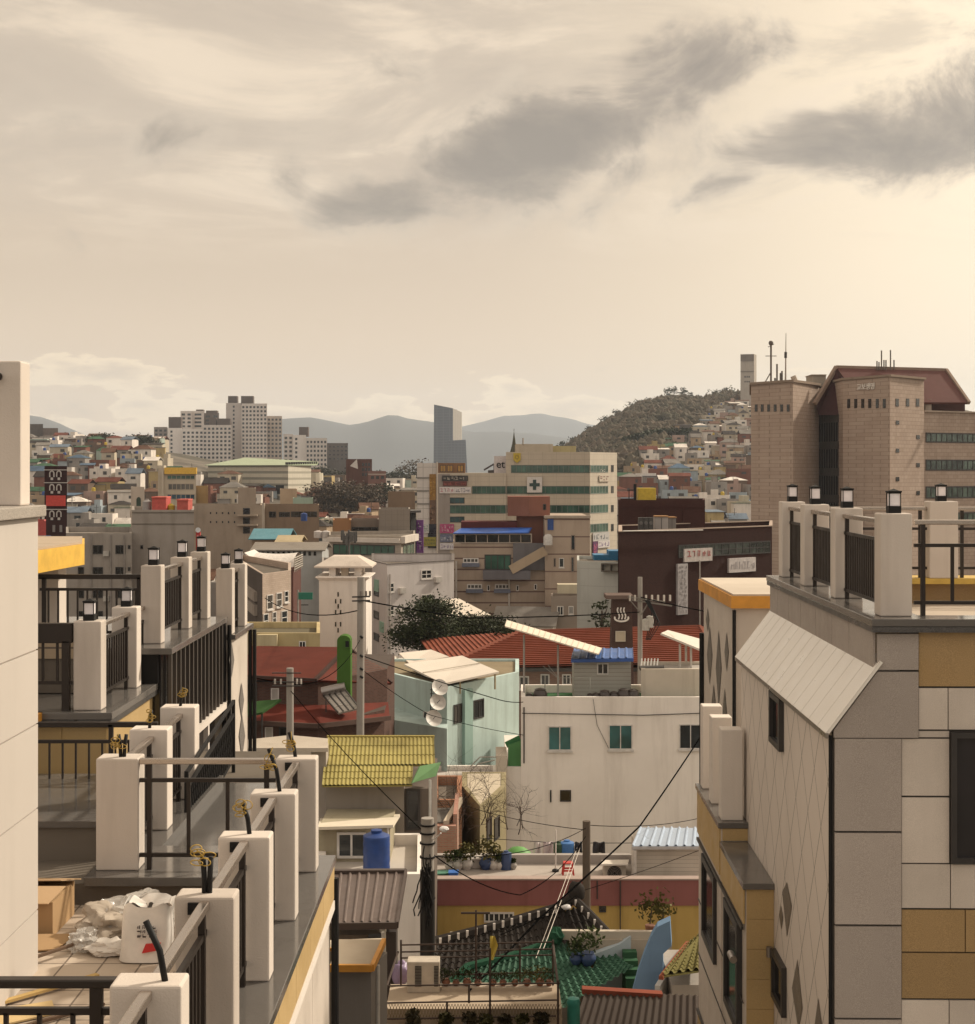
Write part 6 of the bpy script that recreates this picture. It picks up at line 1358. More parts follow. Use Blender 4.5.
# ---- white belfry tower
WT = plaster((.80, .73, .665), .15, .3)
t = thing('belfry_tower', 'tall white tower with slit windows, open belfry and flared pyramid roof', 'tower', (X(343, 125), 128, 0))
x0, x1, xs = X(319, 125), X(366, 125), X(371, 129); zc = Z(580, 125)
MB().prism([(x0, 125), (x1, 125), (xs, 130), (x0, 131)], 0, zc).build('shaft', WT, t); b = MB()
for i in range(3): o_ = .08+.10*i; b.prism([(x0-o_, 125-o_), (x1+o_, 125-o_), (xs+o_, 130+o_), (x0-o_, 131+o_)], zc+.004+.09*i, zc+.09*(i+1))
b.build('cornice', WT, t); zb = zc+.27; xb0, xb1 = X(329, 126), X(361, 126); zr_ = Z(567, 126)
for x in (xb0, xb1-.55):
    for y in (126, 129.4): MB().box(x, x+.55, y, y+.55, zb, zr_).build('pillar', WT, t)
MB().box(xb0+1.0, xb0+1.6, 126.2, 126.8, zb, zr_).build('pillar', plaster((.5, .42, .33)), t)
b = MB(); cx, cy = (xb0+xb1)/2-.12, 128; hw = 2.42
b.hexa([(cx-hw, cy-2.6, zr_-.05), (cx+hw, cy-2.6, zr_-.05), (cx+hw, cy+2.6, zr_-.05), (cx-hw, cy+2.6, zr_-.05)], [(cx-hw, cy-2.6, zr_+.08), (cx+hw, cy-2.6, zr_+.08), (cx+hw, cy+2.6, zr_+.08), (cx-hw, cy+2.6, zr_+.08)])
b.hexa([(cx-hw, cy-2.6, zr_+.085), (cx+hw, cy-2.6, zr_+.085), (cx+hw, cy+2.6, zr_+.085), (cx-hw, cy+2.6, zr_+.085)], [(cx-1.1, cy-1.1, zr_+.85), (cx+1.1, cy-1.1, zr_+.85), (cx+1.1, cy+1.1, zr_+.85), (cx-1.1, cy+1.1, zr_+.85)])
b.build('roof', plaster((.60, .52, .45)), t); w_ = Wall((x0, 125), (x1, 125))
for px, y in ((337.5, 592), (337.5, 604), (337.5, 628), (335, 599), (340, 599), (335, 610), (340, 610), (335, 622), (340, 622)): panel(MB(), w_, w_.rect(px, y, px+1.3, y+4.5), -.02, .03).build('window', G_BLACK, t)
occ(314, 371, 557, 125)
# ---- white flats with lilac tint
pts = pp((372, 150), (387, 144))+[(X(454, 150), 150)]
t, (wa, wb) = block('white_flats', 'white four-storey flats with lilac-grey side and square dark windows', 'apartment block', pts, Z(562, 148), 0, plaster((.60, .55, .53), .2, .35), 12, .8, None, cap=plaster((.16, .14, .13)))
for y in (583, 606, 628):
    window(wb, wb.rect(388, y, 394, y+9), t, FRAME_W, G_DARK, 0, .1, .06, 1); window(wa, wa.rect(374, y+4, 379, y+14), t, FRAME_D, G_DARK, 0, .1)
for y in (570, 594.5, 618): window(wb, wb.rect(421, y, 431.5, y+8.5), t, FRAME_W, G_BLACK, 1, .1, .06, 1)
panel(MB(), wa, wa.rect(375, 579, 379, 592), 0, .12).build('mint_panel', plaster((.30, .45, .36)), t); panel(MB(), wa, wa.rect(380.5, 621, 384, 633), 0, .12).build('mint_panel', plaster((.30, .45, .36)), t)
for q in ((398, 588), (398, 611), (434, 577), (440, 600)): panel(MB(), wb, wb.rect(q[0], q[1], q[0]+6, q[1]+5), 0, .35).build('condenser', plain((.5, .46, .42)), t)
b = MB(); b.tube([wb.pt(.3, 2, .1), wb.pt(.3, 12, .1)], .08, 6); b.build('downpipe', plain((.4, .36, .33)), t); occ(372, 454, 562, 148)
t, (w_, ) = block('flat_grey_shed', 'long grey roofed building between the belfry tower and the white flats', 'building', pp((322, 160), (384, 160)), Z(563, 160), 0, plaster((.33, .29, .26)), 10, .3); occ(322, 384, 563, 160)
t = thing('white_pavilion_roof', 'wide white hipped sheet roof behind the dark evergreen tree', 'roof', (X(450, 125), 125, 0))
b = MB(); b.slab([P(421, 618, 122), P(491, 615, 122), P(458, 598, 130), P(418, 603, 129)], .12); b.build('sheet', plaster((.66, .58, .49), .1, .1), t); MB().box(X(423, 122.5), X(488, 122.5), 122.6, 128, 0, Z(619, 122.5)).build('wall', plaster((.26, .24, .23)), t); occ(421, 491, 600, 122)
# ---- striped beige flats with blue awning
STR = lines_mat((.40, .31, .24), 2, 1.22, .16, (.14, .085, .07), .25, .3)
t, (w_, ) = block('striped_flats', 'beige flats banded with dark stripes, blue awning and grey balcony', 'apartment block', pp((453.5, 165), (545, 165)), Z(544, 165), 0, STR, 12, .4)
w2 = Wall(*pp((545, 164), (590, 164)))
MB().prism([w2.A[:], w2.B[:], (w2.B.x, 178), (w2.A.x, 178)], 0, Z(517, 164)).build('stair_wing', lines_mat((.41, .32, .25), 2, 1.9, .14, (.16, .1, .08), .25, .3, .7, .3), t)
panel(MB(), w2, w2.rect(544.5, 515.5, 590.5, 518), -.3, .2).build('coping', plaster((.42, .35, .29)), t)
for r, nm in (((463, 558, 478.5, 563), 3), ((467, 584, 482, 589), 3), ((495, 584, 509.5, 589), 3), ((455, 609, 470, 615), 3), ((495, 609, 510, 615), 3)):
    window(w_, w_.rect(*r), t, FRAME_W, G_DARK, nm, .12); q = w_.rect(r[0]-1, r[3], r[2]+1, r[3]+3.6); panel(MB(), w_, q, 0, .45).build('balcony_rail', plain((.13, .14, .19), .6), t)
for px, y in ((487, 585), (516, 585), (534, 584), (534, 610)): window(w_, w_.rect(px, y, px+3, y+6), t, FRAME_W, G_BLACK, 0, .08)
for r in ((553.5, 558, 556, 567), (559, 558, 564, 567.5), (571, 535, 575, 550), (571, 557, 574, 572)): window(w2, w2.rect(*r), t, FRAME_W if r[0] > 558 and r[0] < 560 else plaster((.25, .2, .17)), G_DARK, 0, .08)
panel(MB(), w2, w2.rect(547.5, 519, 553.5, 530), 0, .1).build('door', plain((.02, .06, .22)), t)
b = MB(); panel(b, w_, w_.rect(483, 570, 530, 578.5), 0, 1.6); b.build('balcony', plaster((.15, .14, .15)), t); window(w_, w_.rect(484.5, 554.5, 511, 570), t, FRAME_D, G_GREEN, 3, .12)
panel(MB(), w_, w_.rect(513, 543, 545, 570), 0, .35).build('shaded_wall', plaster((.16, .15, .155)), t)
b = MB(); p0, p1 = w_.pt(*w_.hit(510.5, 569), 1.7), w_.pt(*w_.hit(545, 549.5), 1.7); b.bar(p0, p1, .15, 1.0); b.build('stair_flank', plaster((.40, .31, .22)), t)
window(w_, w_.rect(454, 533.5, 532, 543.5), t, plaster((.42, .35, .29)), G_BLACK, 6, .14)
b = MB(); b.slab([P(453, 533, 164), P(529, 532.5, 164), P(532, 527.5, 167), P(461, 528, 167)], .1); b.build('blue_awning', metal((.03, .11, .42), .45, .2, .1), t)
MB().box(X(461, 167.2), X(517, 167.2), 167.2, 172, Z(545, 167), Z(522, 167)).build('red_wall', plaster((.10, .03, .03)), t)
PB = plaster((.25, .115, .085), .2, .3); MB().prism(pp((508, 168), (529, 167), (550, 168))+[(X(550, 168), 173), (X(508, 168), 173)], Z(516, 168), Z(496.5, 168)).build('roof_tank_house', PB, t); MB().prism(pp((517, 168.6), (544, 168.6))+[(X(544, 168), 172), (X(517, 168), 172)], Z(545, 168), Z(516, 168)-.003).build('stair_head', PB, t)
wq = Wall(*pp((529, 167), (550, 168))); window(wq, wq.rect(543, 504, 546, 510), t, FRAME_D, G_BLACK, 0, .08)
b = MB().tube([w_.pt(.3, 1, .2), w_.pt(.3, 12, .2)], .1, 6).tube([w_.pt(*w_.hit(509, 579), .2), w_.pt(*w_.hit(509, 628), .2)], .1, 6); b.build('downpipe', plain((.5, .45, .4)), t); occ(453, 545, 528, 165); occ(508, 590, 500, 166)
t = thing('roof_tank', 'round white steel tank on the stair roof of the striped flats', 'water tank', P(548, 543, 163)); MB().lathe(P(548, 545, 163), [(.5, 0), (.5, .9), (.3, 1.15), (.05, 1.2)], 12).build('tank', plain((.5, .47, .44), .4), t, smooth='auto'); MB().tube([P(545, 538, 162.8), P(551, 538, 162.8)], .12, 6).build('band', FRAME_W, t)
t, (w_, ) = block('small_grey_annex', 'small grey-brown annex with two white windows beside the striped flats', 'annex', pp((551, 158), (581, 158)), Z(596, 158), 0, plaster((.30, .25, .21)), 4, .3)
for r in ((557, 606, 563.5, 615.5), (568.5, 606, 573.5, 614.5)): window(w_, w_.rect(*r), t, FRAME_W, G_DARK, 1, .1)
panel(MB(), w_, w_.rect(558, 585, 580, 594), -2.5, -.6).build('cream_parapet', plaster((.52, .46, .34)), t); occ(551, 581, 588, 158)
t, (w_, ) = block('blank_mint_building', 'blank pale mint gable wall between striped flats and dark brick block', 'building', pp((577, 140), (622, 138)), Z(561, 140), 0, lines_mat((.50, .50, .46), 2, 1.6, .05, (.4, .39, .36), .2, .35), 9, .3)
window(w_, w_.rect(603, 563, 621, 572), t, plain((.1, .08, .06)), plain((.3, .27, .22)), 1, .12, .5); occ(577, 622, 561, 140)
t = thing('blue_roof_tank', 'long bright blue tarpaulin-covered stack behind the mint gable wall', 'tarpaulin', P(605, 558, 146)); MB().box(X(594, 146), X(609, 146), 146, 149, Z(562, 146), Z(555, 146)).box(X(609, 146), X(622, 146), 146, 149, Z(562, 146), Z(551, 146)).build('cover', plain((.02, .16, .32), .5), t)
# ---- white sheet behind red tile roof, onsen etc. done; dark brick building with signs
t, (w_, ) = block('dark_brick_building', 'dark brown brick building with a strip of cluttered glass and white signs', 'building', pp((619, 118), (772, 130)), Z(532, 118), 0, BROWN_B, 13, .5, None, cap=plaster((.42, .33, .27)))
window(w_, w_.rect(678, 545, 770, 553), t, FRAME_D, glass((.025, .03, .027), .15, 3.0, 1.2), 12, .1, .06, 1)
u0, u1, z0, z1 = w_.rect(683, 549, 711, 560.5); panel(MB(), w_, (u0, u1, z0, z1), 0, .16).build('sign_board', plain((.52, .46, .43)), t); scribble(MB(), w_, (u0+.3, u1-.05, z0+.35, z1-.1), 5, 1, .165, 3).build('lettering', plain((.35, .09, .08)), t)
u0, u1, z0, z1 = w_.rect(727.5, 558.5, 754, 571); panel(MB(), w_, (u0, u1, z0, z1), 0, .2).build('sign_board', plain((.55, .50, .48)), t); scribble(MB(), w_, (u0+.2, u1-.1, z0+.2, z1-.2), 6, 1, .205, 8).build('lettering', plain((.40, .36, .36)), t)
u0, u1, z0, z1 = w_.rect(676, 564, 686, 614); panel(MB(), w_, (u0, u1, z0, z1), 0, .2).build('vertical_sign', plain((.40, .37, .37)), t); scribble(MB(), w_, (u0+.1, u1-.1, z0+.1, z1-.1), 3, 12, .205, 9).build('lettering', plain((.33, .30, .30)), t)
b = MB().tube([w_.pt(*w_.hit(697, 560), .3), w_.pt(*w_.hit(697, 640), .3)], .05, 6).tube([w_.pt(*w_.hit(620, 531), .3), w_.pt(*w_.hit(700, 530), .3)], .06, 6); b.build('downpipe', plain((.4, .36, .32)), t); occ(619, 772, 531, 122)
t, (w_, ) = block('dark_brick_tower', 'windowless dark brown brick upper block carrying the yellow tank', 'building', pp((618, 136), (705, 136)), Z(500, 136), 0, bricks((.06, .024, .02), (.075, .03, .025), (.045, .022, .019)), 8, .3); occ(618, 705, 500, 136)
b = MB()
for px in (646, 683): panel(b, w_, w_.rect(px, 505, px+1.5, 535), 0, .15)
panel(b, w_, w_.rect(618, 506, 705, 507.5), 0, .1); b.build('rib', plaster((.06, .025, .022)), t)
zt_ = Z(500, 136)-.3
t = thing('yellow_roof_tank', 'large square yellow tank on top of the dark brick block', 'water tank', (X(646.5, 138), 138, zt_)); MB().prism(pp((638, 137), (656, 137))+[(X(656, 137), 139), (X(638, 137), 139)], zt_+.1, Z(488, 137)).build('tank', plain((.52, .36, .03), .5), t, bevel=.04); MB().box(X(637.5, 137), X(656.5, 137), 136.9, 139.1, zt_, zt_+.1).build('stand', FRAME_D, t)
t = thing('roof_stair_frame', 'dark metal ladder frame left of the yellow tank', 'ladder', (X(634, 137), 137, zt_)); b = MB().bar((X(635, 137), 137, zt_), P(635, 484, 137), .25).bar((X(629, 137), 137, zt_), P(629, 490, 137), .08).bar(P(629, 490, 137), P(635, 490, 137), .08); b.build('frame', BLACK, t)
zt_ = Z(533, 122)-.4
for a0, a1, y, d, lab, m in ((655, 668, 517, 124, 'tall grey cabinet with rusty top on the dark brick roof', plaster((.42, .38, .36))), (668, 676, 518, 126, 'narrow grey metal panel beside the tall grey cabinet', plaster((.22, .2, .19)))):
    t = thing('roof_cabinet', lab, 'cabinet', (X((a0+a1)/2, d), d, zt_)); MB().prism(pp((a0, d), (a1, d))+[(X(a1, d), d+1.2), (X(a0, d), d+1.2)], zt_, Z(y, d)).build('casing', m, t, bevel=.03); MB().prism(pp((a0-.7, d-.1), (a1+.7, d-.1))+[(X(a1, d), d+1.3), (X(a0, d), d+1.3)], Z(y, d)+.003, Z(y, d)+.1).build('top', plaster((.35, .2, .1)), t); b = MB(); wz = Wall(*pp((a0, d), (a1, d))); panel(b, wz, (wz.L*.48, wz.L*.52, zt_+.1, Z(y+1, d)), 0, .02); b.build('seam', FRAME_D, t)
for i, px in enumerate((641, 646, 651)):
    t = thing('roof_condenser', ('left', 'middle', 'right')[i]+' one of three black fan units on the dark brick roof', 'air conditioner', (X(px, 123), 123, zt_), 0, 'fan units on the brick roof'); z_ = Z(523, 123); MB().box(X(px-2.4, 123), X(px+2.4, 123), 123, 123.6, zt_, Z(517.5, 123)).build('casing', plain((.05, .045, .042)), t, bevel=.03); MB().tube([(X(px, 123), 122.97, z_), (X(px, 123), 123, z_)], .15, 14).build('fan', plain((.12, .11, .1)), t)
# ---- hospital
HW = lines_mat((.50, .425, .335), (2, 0), (.95, 2.4), .05, (.36, .30, .235), .12, .2)
HW_LIT = lines_mat((.56, .49, .40), (2, 0), (.95, 2.4), .05, (.42, .36, .29), .12, .2)  # paler copy of HW: light on the right face put into the colour
t, (w_, ) = block('hospital', 'wide tiled hospital block with green ribbon windows and a cross sign', 'hospital', pp((506, 257), (590, 257)), Z(452, 257), 2, HW, 22, .6)
w0 = Wall(*pp((437, 256.5), (506, 256.5))); MB().prism([w0.A[:], w0.B[:], (w0.B.x, 278), (w0.A.x, 278)], 2, Z(473, 256.5)).build('lower_wing', HW, t)
w2 = Wall((X(590, 257.3), 257.3), (X(617, 266), 266)); MB().prism([w2.A[:], w2.B[:], (w2.B.x, 280), (w2.A.x, 280)], 2, Z(452, 257)-.01).build('corner_wing', HW_LIT, t)
for y in (465, 486, 505, 524): 
    if y != 524: window(w_, w_.rect(511 if y == 465 else 506.5, y, 589.8, y+8), t, plain((.10, .12, .10)), G_GREEN, 14, .12)
    window(w2, w2.rect(590.3, y, 608, y+7.5), t, plain((.22, .25, .22)), glass((.06, .11, .085), .12, 1.6, .3), 5, .12); window(w2, w2.rect(611, y, 613.5, y+7), t, FRAME_D, G_DARK, 0, .1)  # right face: paler frames and glass carry the same painted light
window(w0, w0.rect(472, 486, 505.8, 494), t, plain((.10, .12, .10)), G_GREEN, 6, .12); window(w0, w0.rect(440, 505, 505.8, 513.5), t, plain((.08, .1, .09)), G_GREEN, 12, .12)
for y in (497.5, 516.5): window(w0, w0.rect(445, y, 464.5, y+6), t, FRAME_D, glass((.015, .045, .05)), 3, .12)
panel(MB(), w0, (0, 2.2, 2, Z(474, 256.5)), 0, .1).build('grey_edge', plaster((.30, .26, .235)), t)
def sign(W, r, m, lm, cols, rows, seed, par, name='sign_board', off=.25):
    u0, u1, z0, z1 = W.rect(*r); panel(MB(), W, (u0, u1, z0, z1), .13, off).build(name, m, par); scribble(MB(), W, (u0+(u1-u0)*.04, u1-(u1-u0)*.04, z0+(z1-z0)*.14, z1-(z1-z0)*.14), cols, rows, off+.004, seed).build('lettering', lm, par)
sign(w0, (442, 475.5, 468, 481), plain((.035, .03, .028)), plain((.45, .4, .34)), 6, 1, 1, t); sign(w0, (443, 481.2, 467, 486), plain((.12, .03, .025)), plain((.30, .07, .05)), 6, 1, 2, t)
sign(w0, (439.5, 487, 455, 493.3), plain((.62, .57, .55)), plain((.42, .13, .16)), 4, 1, 3, t); sign(w0, (455, 487, 471, 493.3), plain((.62, .57, .55)), plain((.14, .14, .2)), 6, 1, 4, t)
sign(w0, (440, 524, 454, 533), plain((.40, .06, .17)), plain((.65, .5, .52)), 4, 2, 5, t); sign(w0, (440, 534, 453, 542), plain((.12, .13, .2)), plain((.5, .5, .55)), 4, 1, 6, t); sign(w0, (440, 543, 453.5, 549.5), plain((.6, .56, .57)), plain((.2, .14, .3)), 4, 1, 7, t)
u0, u1, z0, z1 = w_.rect(527, 477, 542, 492.5); panel(MB(), w_, (u0, u1, z0, z1), .12, .5).build('cross_sign', plain((.62, .57, .53)), t); uc, zc, q = (u0+u1)/2, (z0+z1)/2, (u1-u0)/2
b = MB(); panel(b, w_, (uc-q*.22, uc+q*.22, zc-q*.68, zc+q*.68), .5, .55); panel(b, w_, (uc-q*.68, uc-q*.22, zc-q*.22, zc+q*.22), .5, .549); panel(b, w_, (uc+q*.22, uc+q*.68, zc-q*.22, zc+q*.22), .5, .549); b.build('cross_mark', plain((.02, .05, .04)), t)
uc, zc = w_.hit(517, 457.5); b = MB()
b.hexa(*[[w_.pt(uc+dx*.62, zc+dz*.75, o_) for dx, dz, o_ in ((-1, s_, 0), (1, s_, 0), (1, s_, .3), (-1, s_, .3))] for s_ in (-.6, 1)]); b.add([w_.pt(uc-.62, zc-.45, .3), w_.pt(uc+.62, zc-.45, .3), w_.pt(uc, zc-.95, .3)], [(0, 1, 2)]); b.build('yellow_emblem', plain((.50, .36, .03)), t)
b = MB().tube([w_.pt(uc+.3*math.cos(a_), zc+.1+.32*math.sin(a_), .33) for a_ in [i*.45 for i in range(15)]], .06, 5); b.build('emblem_mark', plain((.30, .2, .02)), t)
sign(w2, (598.5, 475, 608.5, 481.5), HW_LIT, plain((.22, .05, .05)), 3, 1, 12, t, 'letter_board', .2); u0, z1 = w2.hit(600, 469); scribble(MB(), w2, (u0, u0+1.9, z1-.5, z1), 3, 1, .05, 14).build('lettering', plain((.7, .66, .6)), t)
sign(w2, (592, 533, 608, 540), plain((.5, .48, .47)), plain((.15, .17, .2)), 5, 1, 20, t); sign(w2, (597, 541, 608.5, 547), plain((.62, .58, .57)), plain((.3, .2, .4)), 4, 1, 21, t); sign(w2, (592, 541.5, 596.5, 556), plain((.10, .02, .09)), plain((.5, .1, .2)), 1, 3, 22, t)
MB().box(X(516, 262), X(553, 262), 262, 272, Z(453, 258), Z(444, 262)).build('penthouse', plaster((.48, .41, .32)), t); MB().box(X(553, 264), X(576, 264), 264, 272, Z(453, 258), Z(446, 264)).build('penthouse', plaster((.47, .40, .22)), t)
MB().tube([P(523, 445, 262), P(523, 438, 262)], .12, 6).build('vent_pipe', plain((.3, .25, .2)), t); occ(437, 617, 470, 257); occ(506, 617, 452, 257)
t = thing('roof_sign', 'white sign board with two big dark letters on the lower hospital roof', 'sign', P(500, 471, 262)); ws = Wall(*pp((494, 262), (506.5, 262))); MB().prism([ws.A[:], ws.B[:], (ws.B.x, 262.3), (ws.A.x, 262.3)], Z(473, 262), Z(456, 262)).build('board', plain((.55, .5, .5)), t)
uc, zc = ws.hit(500.5, 464.5); text_mesh(MB(), 'et', ws, uc, zc, 1.9, .04).build('lettering', BLACK, t)
t = thing('roof_truss', 'slanted dark roof frame on the lower hospital wing', 'frame', P(490, 472, 264)); MB().bar(P(484, 470, 264), P(494, 464, 264), .3).bar(P(488, 472, 264), P(505, 471, 264), .6).bar(P(494, 464, 264), P(494, 473, 264), .2).build('frame', plain((.06, .05, .05)), t)
t = thing('amber_hut', 'glazed amber rooftop hut at the left end of the hospital roof', 'hut', P(452, 468, 260)); ws = Wall(*pp((438, 260), (465, 260))); MB().prism([ws.A[:], ws.B[:], (ws.B.x, 264), (ws.A.x, 264)], Z(474, 260), Z(463, 260)).build('wall', plaster((.20, .11, .06)), t)
for px in (440, 447, 457.5): window(ws, ws.rect(px, 465, px+6, 472), t, FRAME_D, plain((.32, .17, .03), .3), 1, .1)
t = thing('steeple', 'thin dark green church steeple rising behind the hospital', 'steeple', P(514, 452, 330)); MB().lathe(P(514, 456, 330), [(.95, 0), (.8, 1.1), (.42, 2.6), (.16, 4.3), (.03, 5.4)], 8).build('spire', plaster((.09, .085, .06)), t); MB().box(X(511, 330), X(517, 330), 329.3, 330.7, 10, Z(456, 330)).build('base', plaster((.3, .26, .2)), t); MB().bar(P(514, 432, 330), P(514, 428.5, 330), .06).bar(P(513.3, 430, 330), P(514.7, 430, 330), .06).build('finial', BLACK, t)
# ---- tall white tiled building with a gold sign
t, (w_, ) = block('white_tile_building', 'tall white tiled building with a vertical gold sign and dark stair glass', 'building', pp((417, 232), (437, 232)), Z(463, 232), 2, lines_mat((.58, .53, .49), (2, 0), (1.6, 1.5), .08, (.34, .31, .28), .15, .25), 8, .4)
b = MB()
for y in (477, 490, 503): panel(b, w_, w_.rect(417, y, 429, y+1.6), 0, .1)
b.build('string_course', plaster((.26, .24, .22)), t); sign(w_, (429.5, 474, 436, 500), plain((.26, .13, .02)), plain((.50, .28, .05)), 2, 6, 31, t, 'gold_sign'); sign(w_, (429.5, 500, 436, 524), plain((.13, .07, .04)), plain((.3, .18, .1)), 1, 3, 32, t)
panel(MB(), w_, w_.rect(428, 524, 436.5, 548), 0, .2).build('stair_glass', G_DARK, t); panel(MB(), w_, w_.rect(436.5, 462, 437.8, 560), -.1, .4).build('corner_pipe', plaster((.5, .43, .36)), t); sign(w_, (423, 524, 429, 533), plain((.5, .48, .47)), plain((.1, .25, .15)), 2, 3, 33, t); sign(w_, (421, 537, 436, 546), plain((.28, .24, .04)), plain((.1, .12, .05)), 5, 2, 34, t); occ(417, 437, 463, 232)
t = thing('banner', 'tall purple banner sign with white lettering beside the white tiled building', 'sign', P(420, 552, 205)); ws = Wall(*pp((416.5, 205), (423.5, 205))); MB().prism([ws.A[:], ws.B[:], (ws.B.x, 205.4), (ws.A.x, 205.4)], Z(553, 205), Z(520, 205)).build('board', plain((.20, .06, .26)), t); scribble(MB(), ws, (ws.L*.15, ws.L*.85, Z(550, 205), Z(522, 205)), 1, 5, .004, 5).build('lettering', plain((.62, .56, .62)), t); MB().tube([P(416, 519, 205.2), P(416, 575, 205.2)], .08, 6).build('post', FRAME_D, t)
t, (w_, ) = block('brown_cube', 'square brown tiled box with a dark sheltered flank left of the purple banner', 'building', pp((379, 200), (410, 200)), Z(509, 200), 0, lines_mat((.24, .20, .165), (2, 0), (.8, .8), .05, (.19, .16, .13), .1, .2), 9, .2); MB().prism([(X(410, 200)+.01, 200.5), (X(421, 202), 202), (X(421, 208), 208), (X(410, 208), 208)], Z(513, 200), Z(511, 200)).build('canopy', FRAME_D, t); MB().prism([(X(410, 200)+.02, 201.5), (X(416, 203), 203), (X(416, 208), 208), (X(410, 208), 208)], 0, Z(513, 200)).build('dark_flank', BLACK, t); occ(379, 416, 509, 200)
t, (w_, ) = block('brown_terrace_block', 'low brown building with a shaded loggia left of the brown box', 'building', pp((350, 205), (379, 205)), Z(520, 205), 0, plaster((.24, .19, .155)), 8, .3); window(w_, w_.rect(352, 527, 378, 531), t, FRAME_D, G_BLACK, 3, .1); occ(350, 379, 520, 205)
t, (w_, ) = block('orange_brick_block', 'small orange brick block beside the low brown loggia', 'building', pp((333, 204), (351, 204)), Z(520, 204), 0, plaster((.34, .18, .09)), 8, .3); occ(333, 351, 520, 204)
pts = pp((329, 186), (401, 182))+[(X(415, 190), 190)]
t, (wa, wb) = block('green_glass_hall', 'low hall with deep white fascia and green glass walls behind the belfry', 'building', pts, Z(536, 183), 0, plaster((.36, .31, .26)), 10, .4)
panel(MB(), wa, wa.rect(329, 537, 401, 543), 0, .5).build('fascia', plaster((.60, .54, .48)), t); panel(MB(), wb, (0, wb.L, Z(543, 183), Z(536, 183)-.02), 0, .5).build('fascia', plaster((.60, .54, .48)), t)
window(wa, wa.rect(333, 543.8, 395, 556), t, FRAME_D, G_GREEN, 8, .12); window(wb, wb.rect(403, 545, 414, 555), t, FRAME_D, glass((.06, .10, .07)), 2, .12); occ(329, 415, 536, 184)
for i, (px, y, lab) in enumerate(((318, 533, 'left of two white round tanks on the grey roofs'), (326, 533, 'right of two white round tanks on the grey roofs'))): tank(X(px, 196), 196, Z(538, 196), .55, 1.0, plain((.55, .5, .47)), lab, 'white tanks')
t = thing('antenna_cluster', 'dark antenna mast with panel antennas above the belfry roof', 'antenna', P(349, 556, 150)); b = MB().tube([P(349, 575, 150), P(349, 530, 150)], .12, 6); rd = random.Random(3)
for i in range(10): a_ = i*.63; c = P(349, 538+rd.uniform(-3, 3), 150)+Vector((math.cos(a_)*.7, math.sin(a_)*.7, 0)); b.box(c.x-.12, c.x+.12, c.y-.06, c.y+.06, c.z-.5, c.z+.5); b.bar(c, P(349, 538, 150), .05)
b.build('mast', plain((.09, .085, .08)), t)
t = thing('red_sign_post', 'vertical red shop sign with white round top beside the grey apartments', 'sign', P(197, 540, 126)); ws = Wall(*pp((196, 126), (200, 126))); MB().prism([ws.A[:], ws.B[:], (ws.B.x, 126.3), (ws.A.x, 126.3)], Z(550, 126), Z(532, 126)).build('board', plain((.46, .03, .03)), t); scribble(MB(), ws, (ws.L*.2, ws.L*.8, Z(548, 126), Z(534, 126)), 1, 4, .004, 3).build('lettering', plain((.6, .3, .28)), t); b = MB().tube([P(198, 530, 126), P(198, 530, 125.8)], .22, 12); b.build('round_top', plain((.6, .6, .62)), t)
# ---- street with parked cars and a green sign
tag(MB().grid(lambda u, v: (lambda d: (X(288+36*u-6*v, d), d, .008+th(X(300, d), d)))(105+150*v), 2, 20).build('road', plaster((.055, .052, .05), .3, 0, .9, .2, 8)), kind='structure')
t = thing('direction_sign', 'green road sign panel over the narrow street', 'sign', P(306, 600, 140)); MB().prism(pp((298.5, 140), (312.5, 140))+[(X(312.5, 140), 140.2), (X(298.5, 140), 140.2)], Z(599.5, 140), Z(592.5, 140)).build('board', plain((.01, .16, .11)), t); MB().tube([P(298, 590, 140.3), (X(298, 140.3), 140.3, 0)], .09, 6).build('post', plain((.3, .28, .26)), t)
def car(x, y, m, label):
    t_ = thing('parked_car', label, 'car', (x, y, 0), 0, 'cars in the narrow street'); b_ = MB()
    pf_ = [(-.85, .3), (.85, .3), (.88, .75), (.8, .9), (.62, 1.4), (-.62, 1.4), (-.8, .9), (-.88, .75)]; n = len(pf_)
    def ring(yy, s_, zt): return [(x+px*s_, yy, min(z, zt)) for px, z in pf_]
    secs = [(0, .94, .72), (.15, 1, .85), (.95, 1, .92), (1.5, .96, 1.4), (3.1, .96, 1.4), (3.7, 1, .98), (4.1, .95, .8)]
    for yy, s_, zt in secs: b_.v += [Vector(p) for p in ring(y+yy, s_, zt)]
    for k_ in range(len(secs)-1):
        for i in range(n): b_.f.append((k_*n+i, k_*n+(i+1) % n, (k_+1)*n+(i+1) % n, (k_+1)*n+i))
    b_.f += [tuple(range(n-1, -1, -1)), tuple((len(secs)-1)*n+i for i in range(n))]; b_.build('body', m, t_, smooth='auto')
    MB().slab([(x-.66, y+.98, .95), (x+.66, y+.98, .95), (x+.55, y+1.44, 1.36), (x-.55, y+1.44, 1.36)], -.02).build('windscreen', G_BLACK, t_)
    for sx in (-1, 1):
        for yy in (.75, 3.3): MB().tube([(x+sx*.7, y+yy, .31), (x+sx*.89, y+yy, .31)], .31, 14).build('wheel', BLACK, t_)
        MB().box(x+sx*.62-.14, x+sx*.62+.14, y-.02, y+.04, .58, .7).build('headlight', plain((.7, .7, .7), .2), t_)
car(X(309, 128), 128, plain((.62, .6, .58), .3), 'nearer white car parked in the narrow street'); car(X(309, 142), 142, plain((.55, .53, .52), .3), 'farther pale car parked in the narrow street'); car(X(302, 150), 150, plain((.1, .1, .11), .3), 'dark car in the narrow street below the green sign')
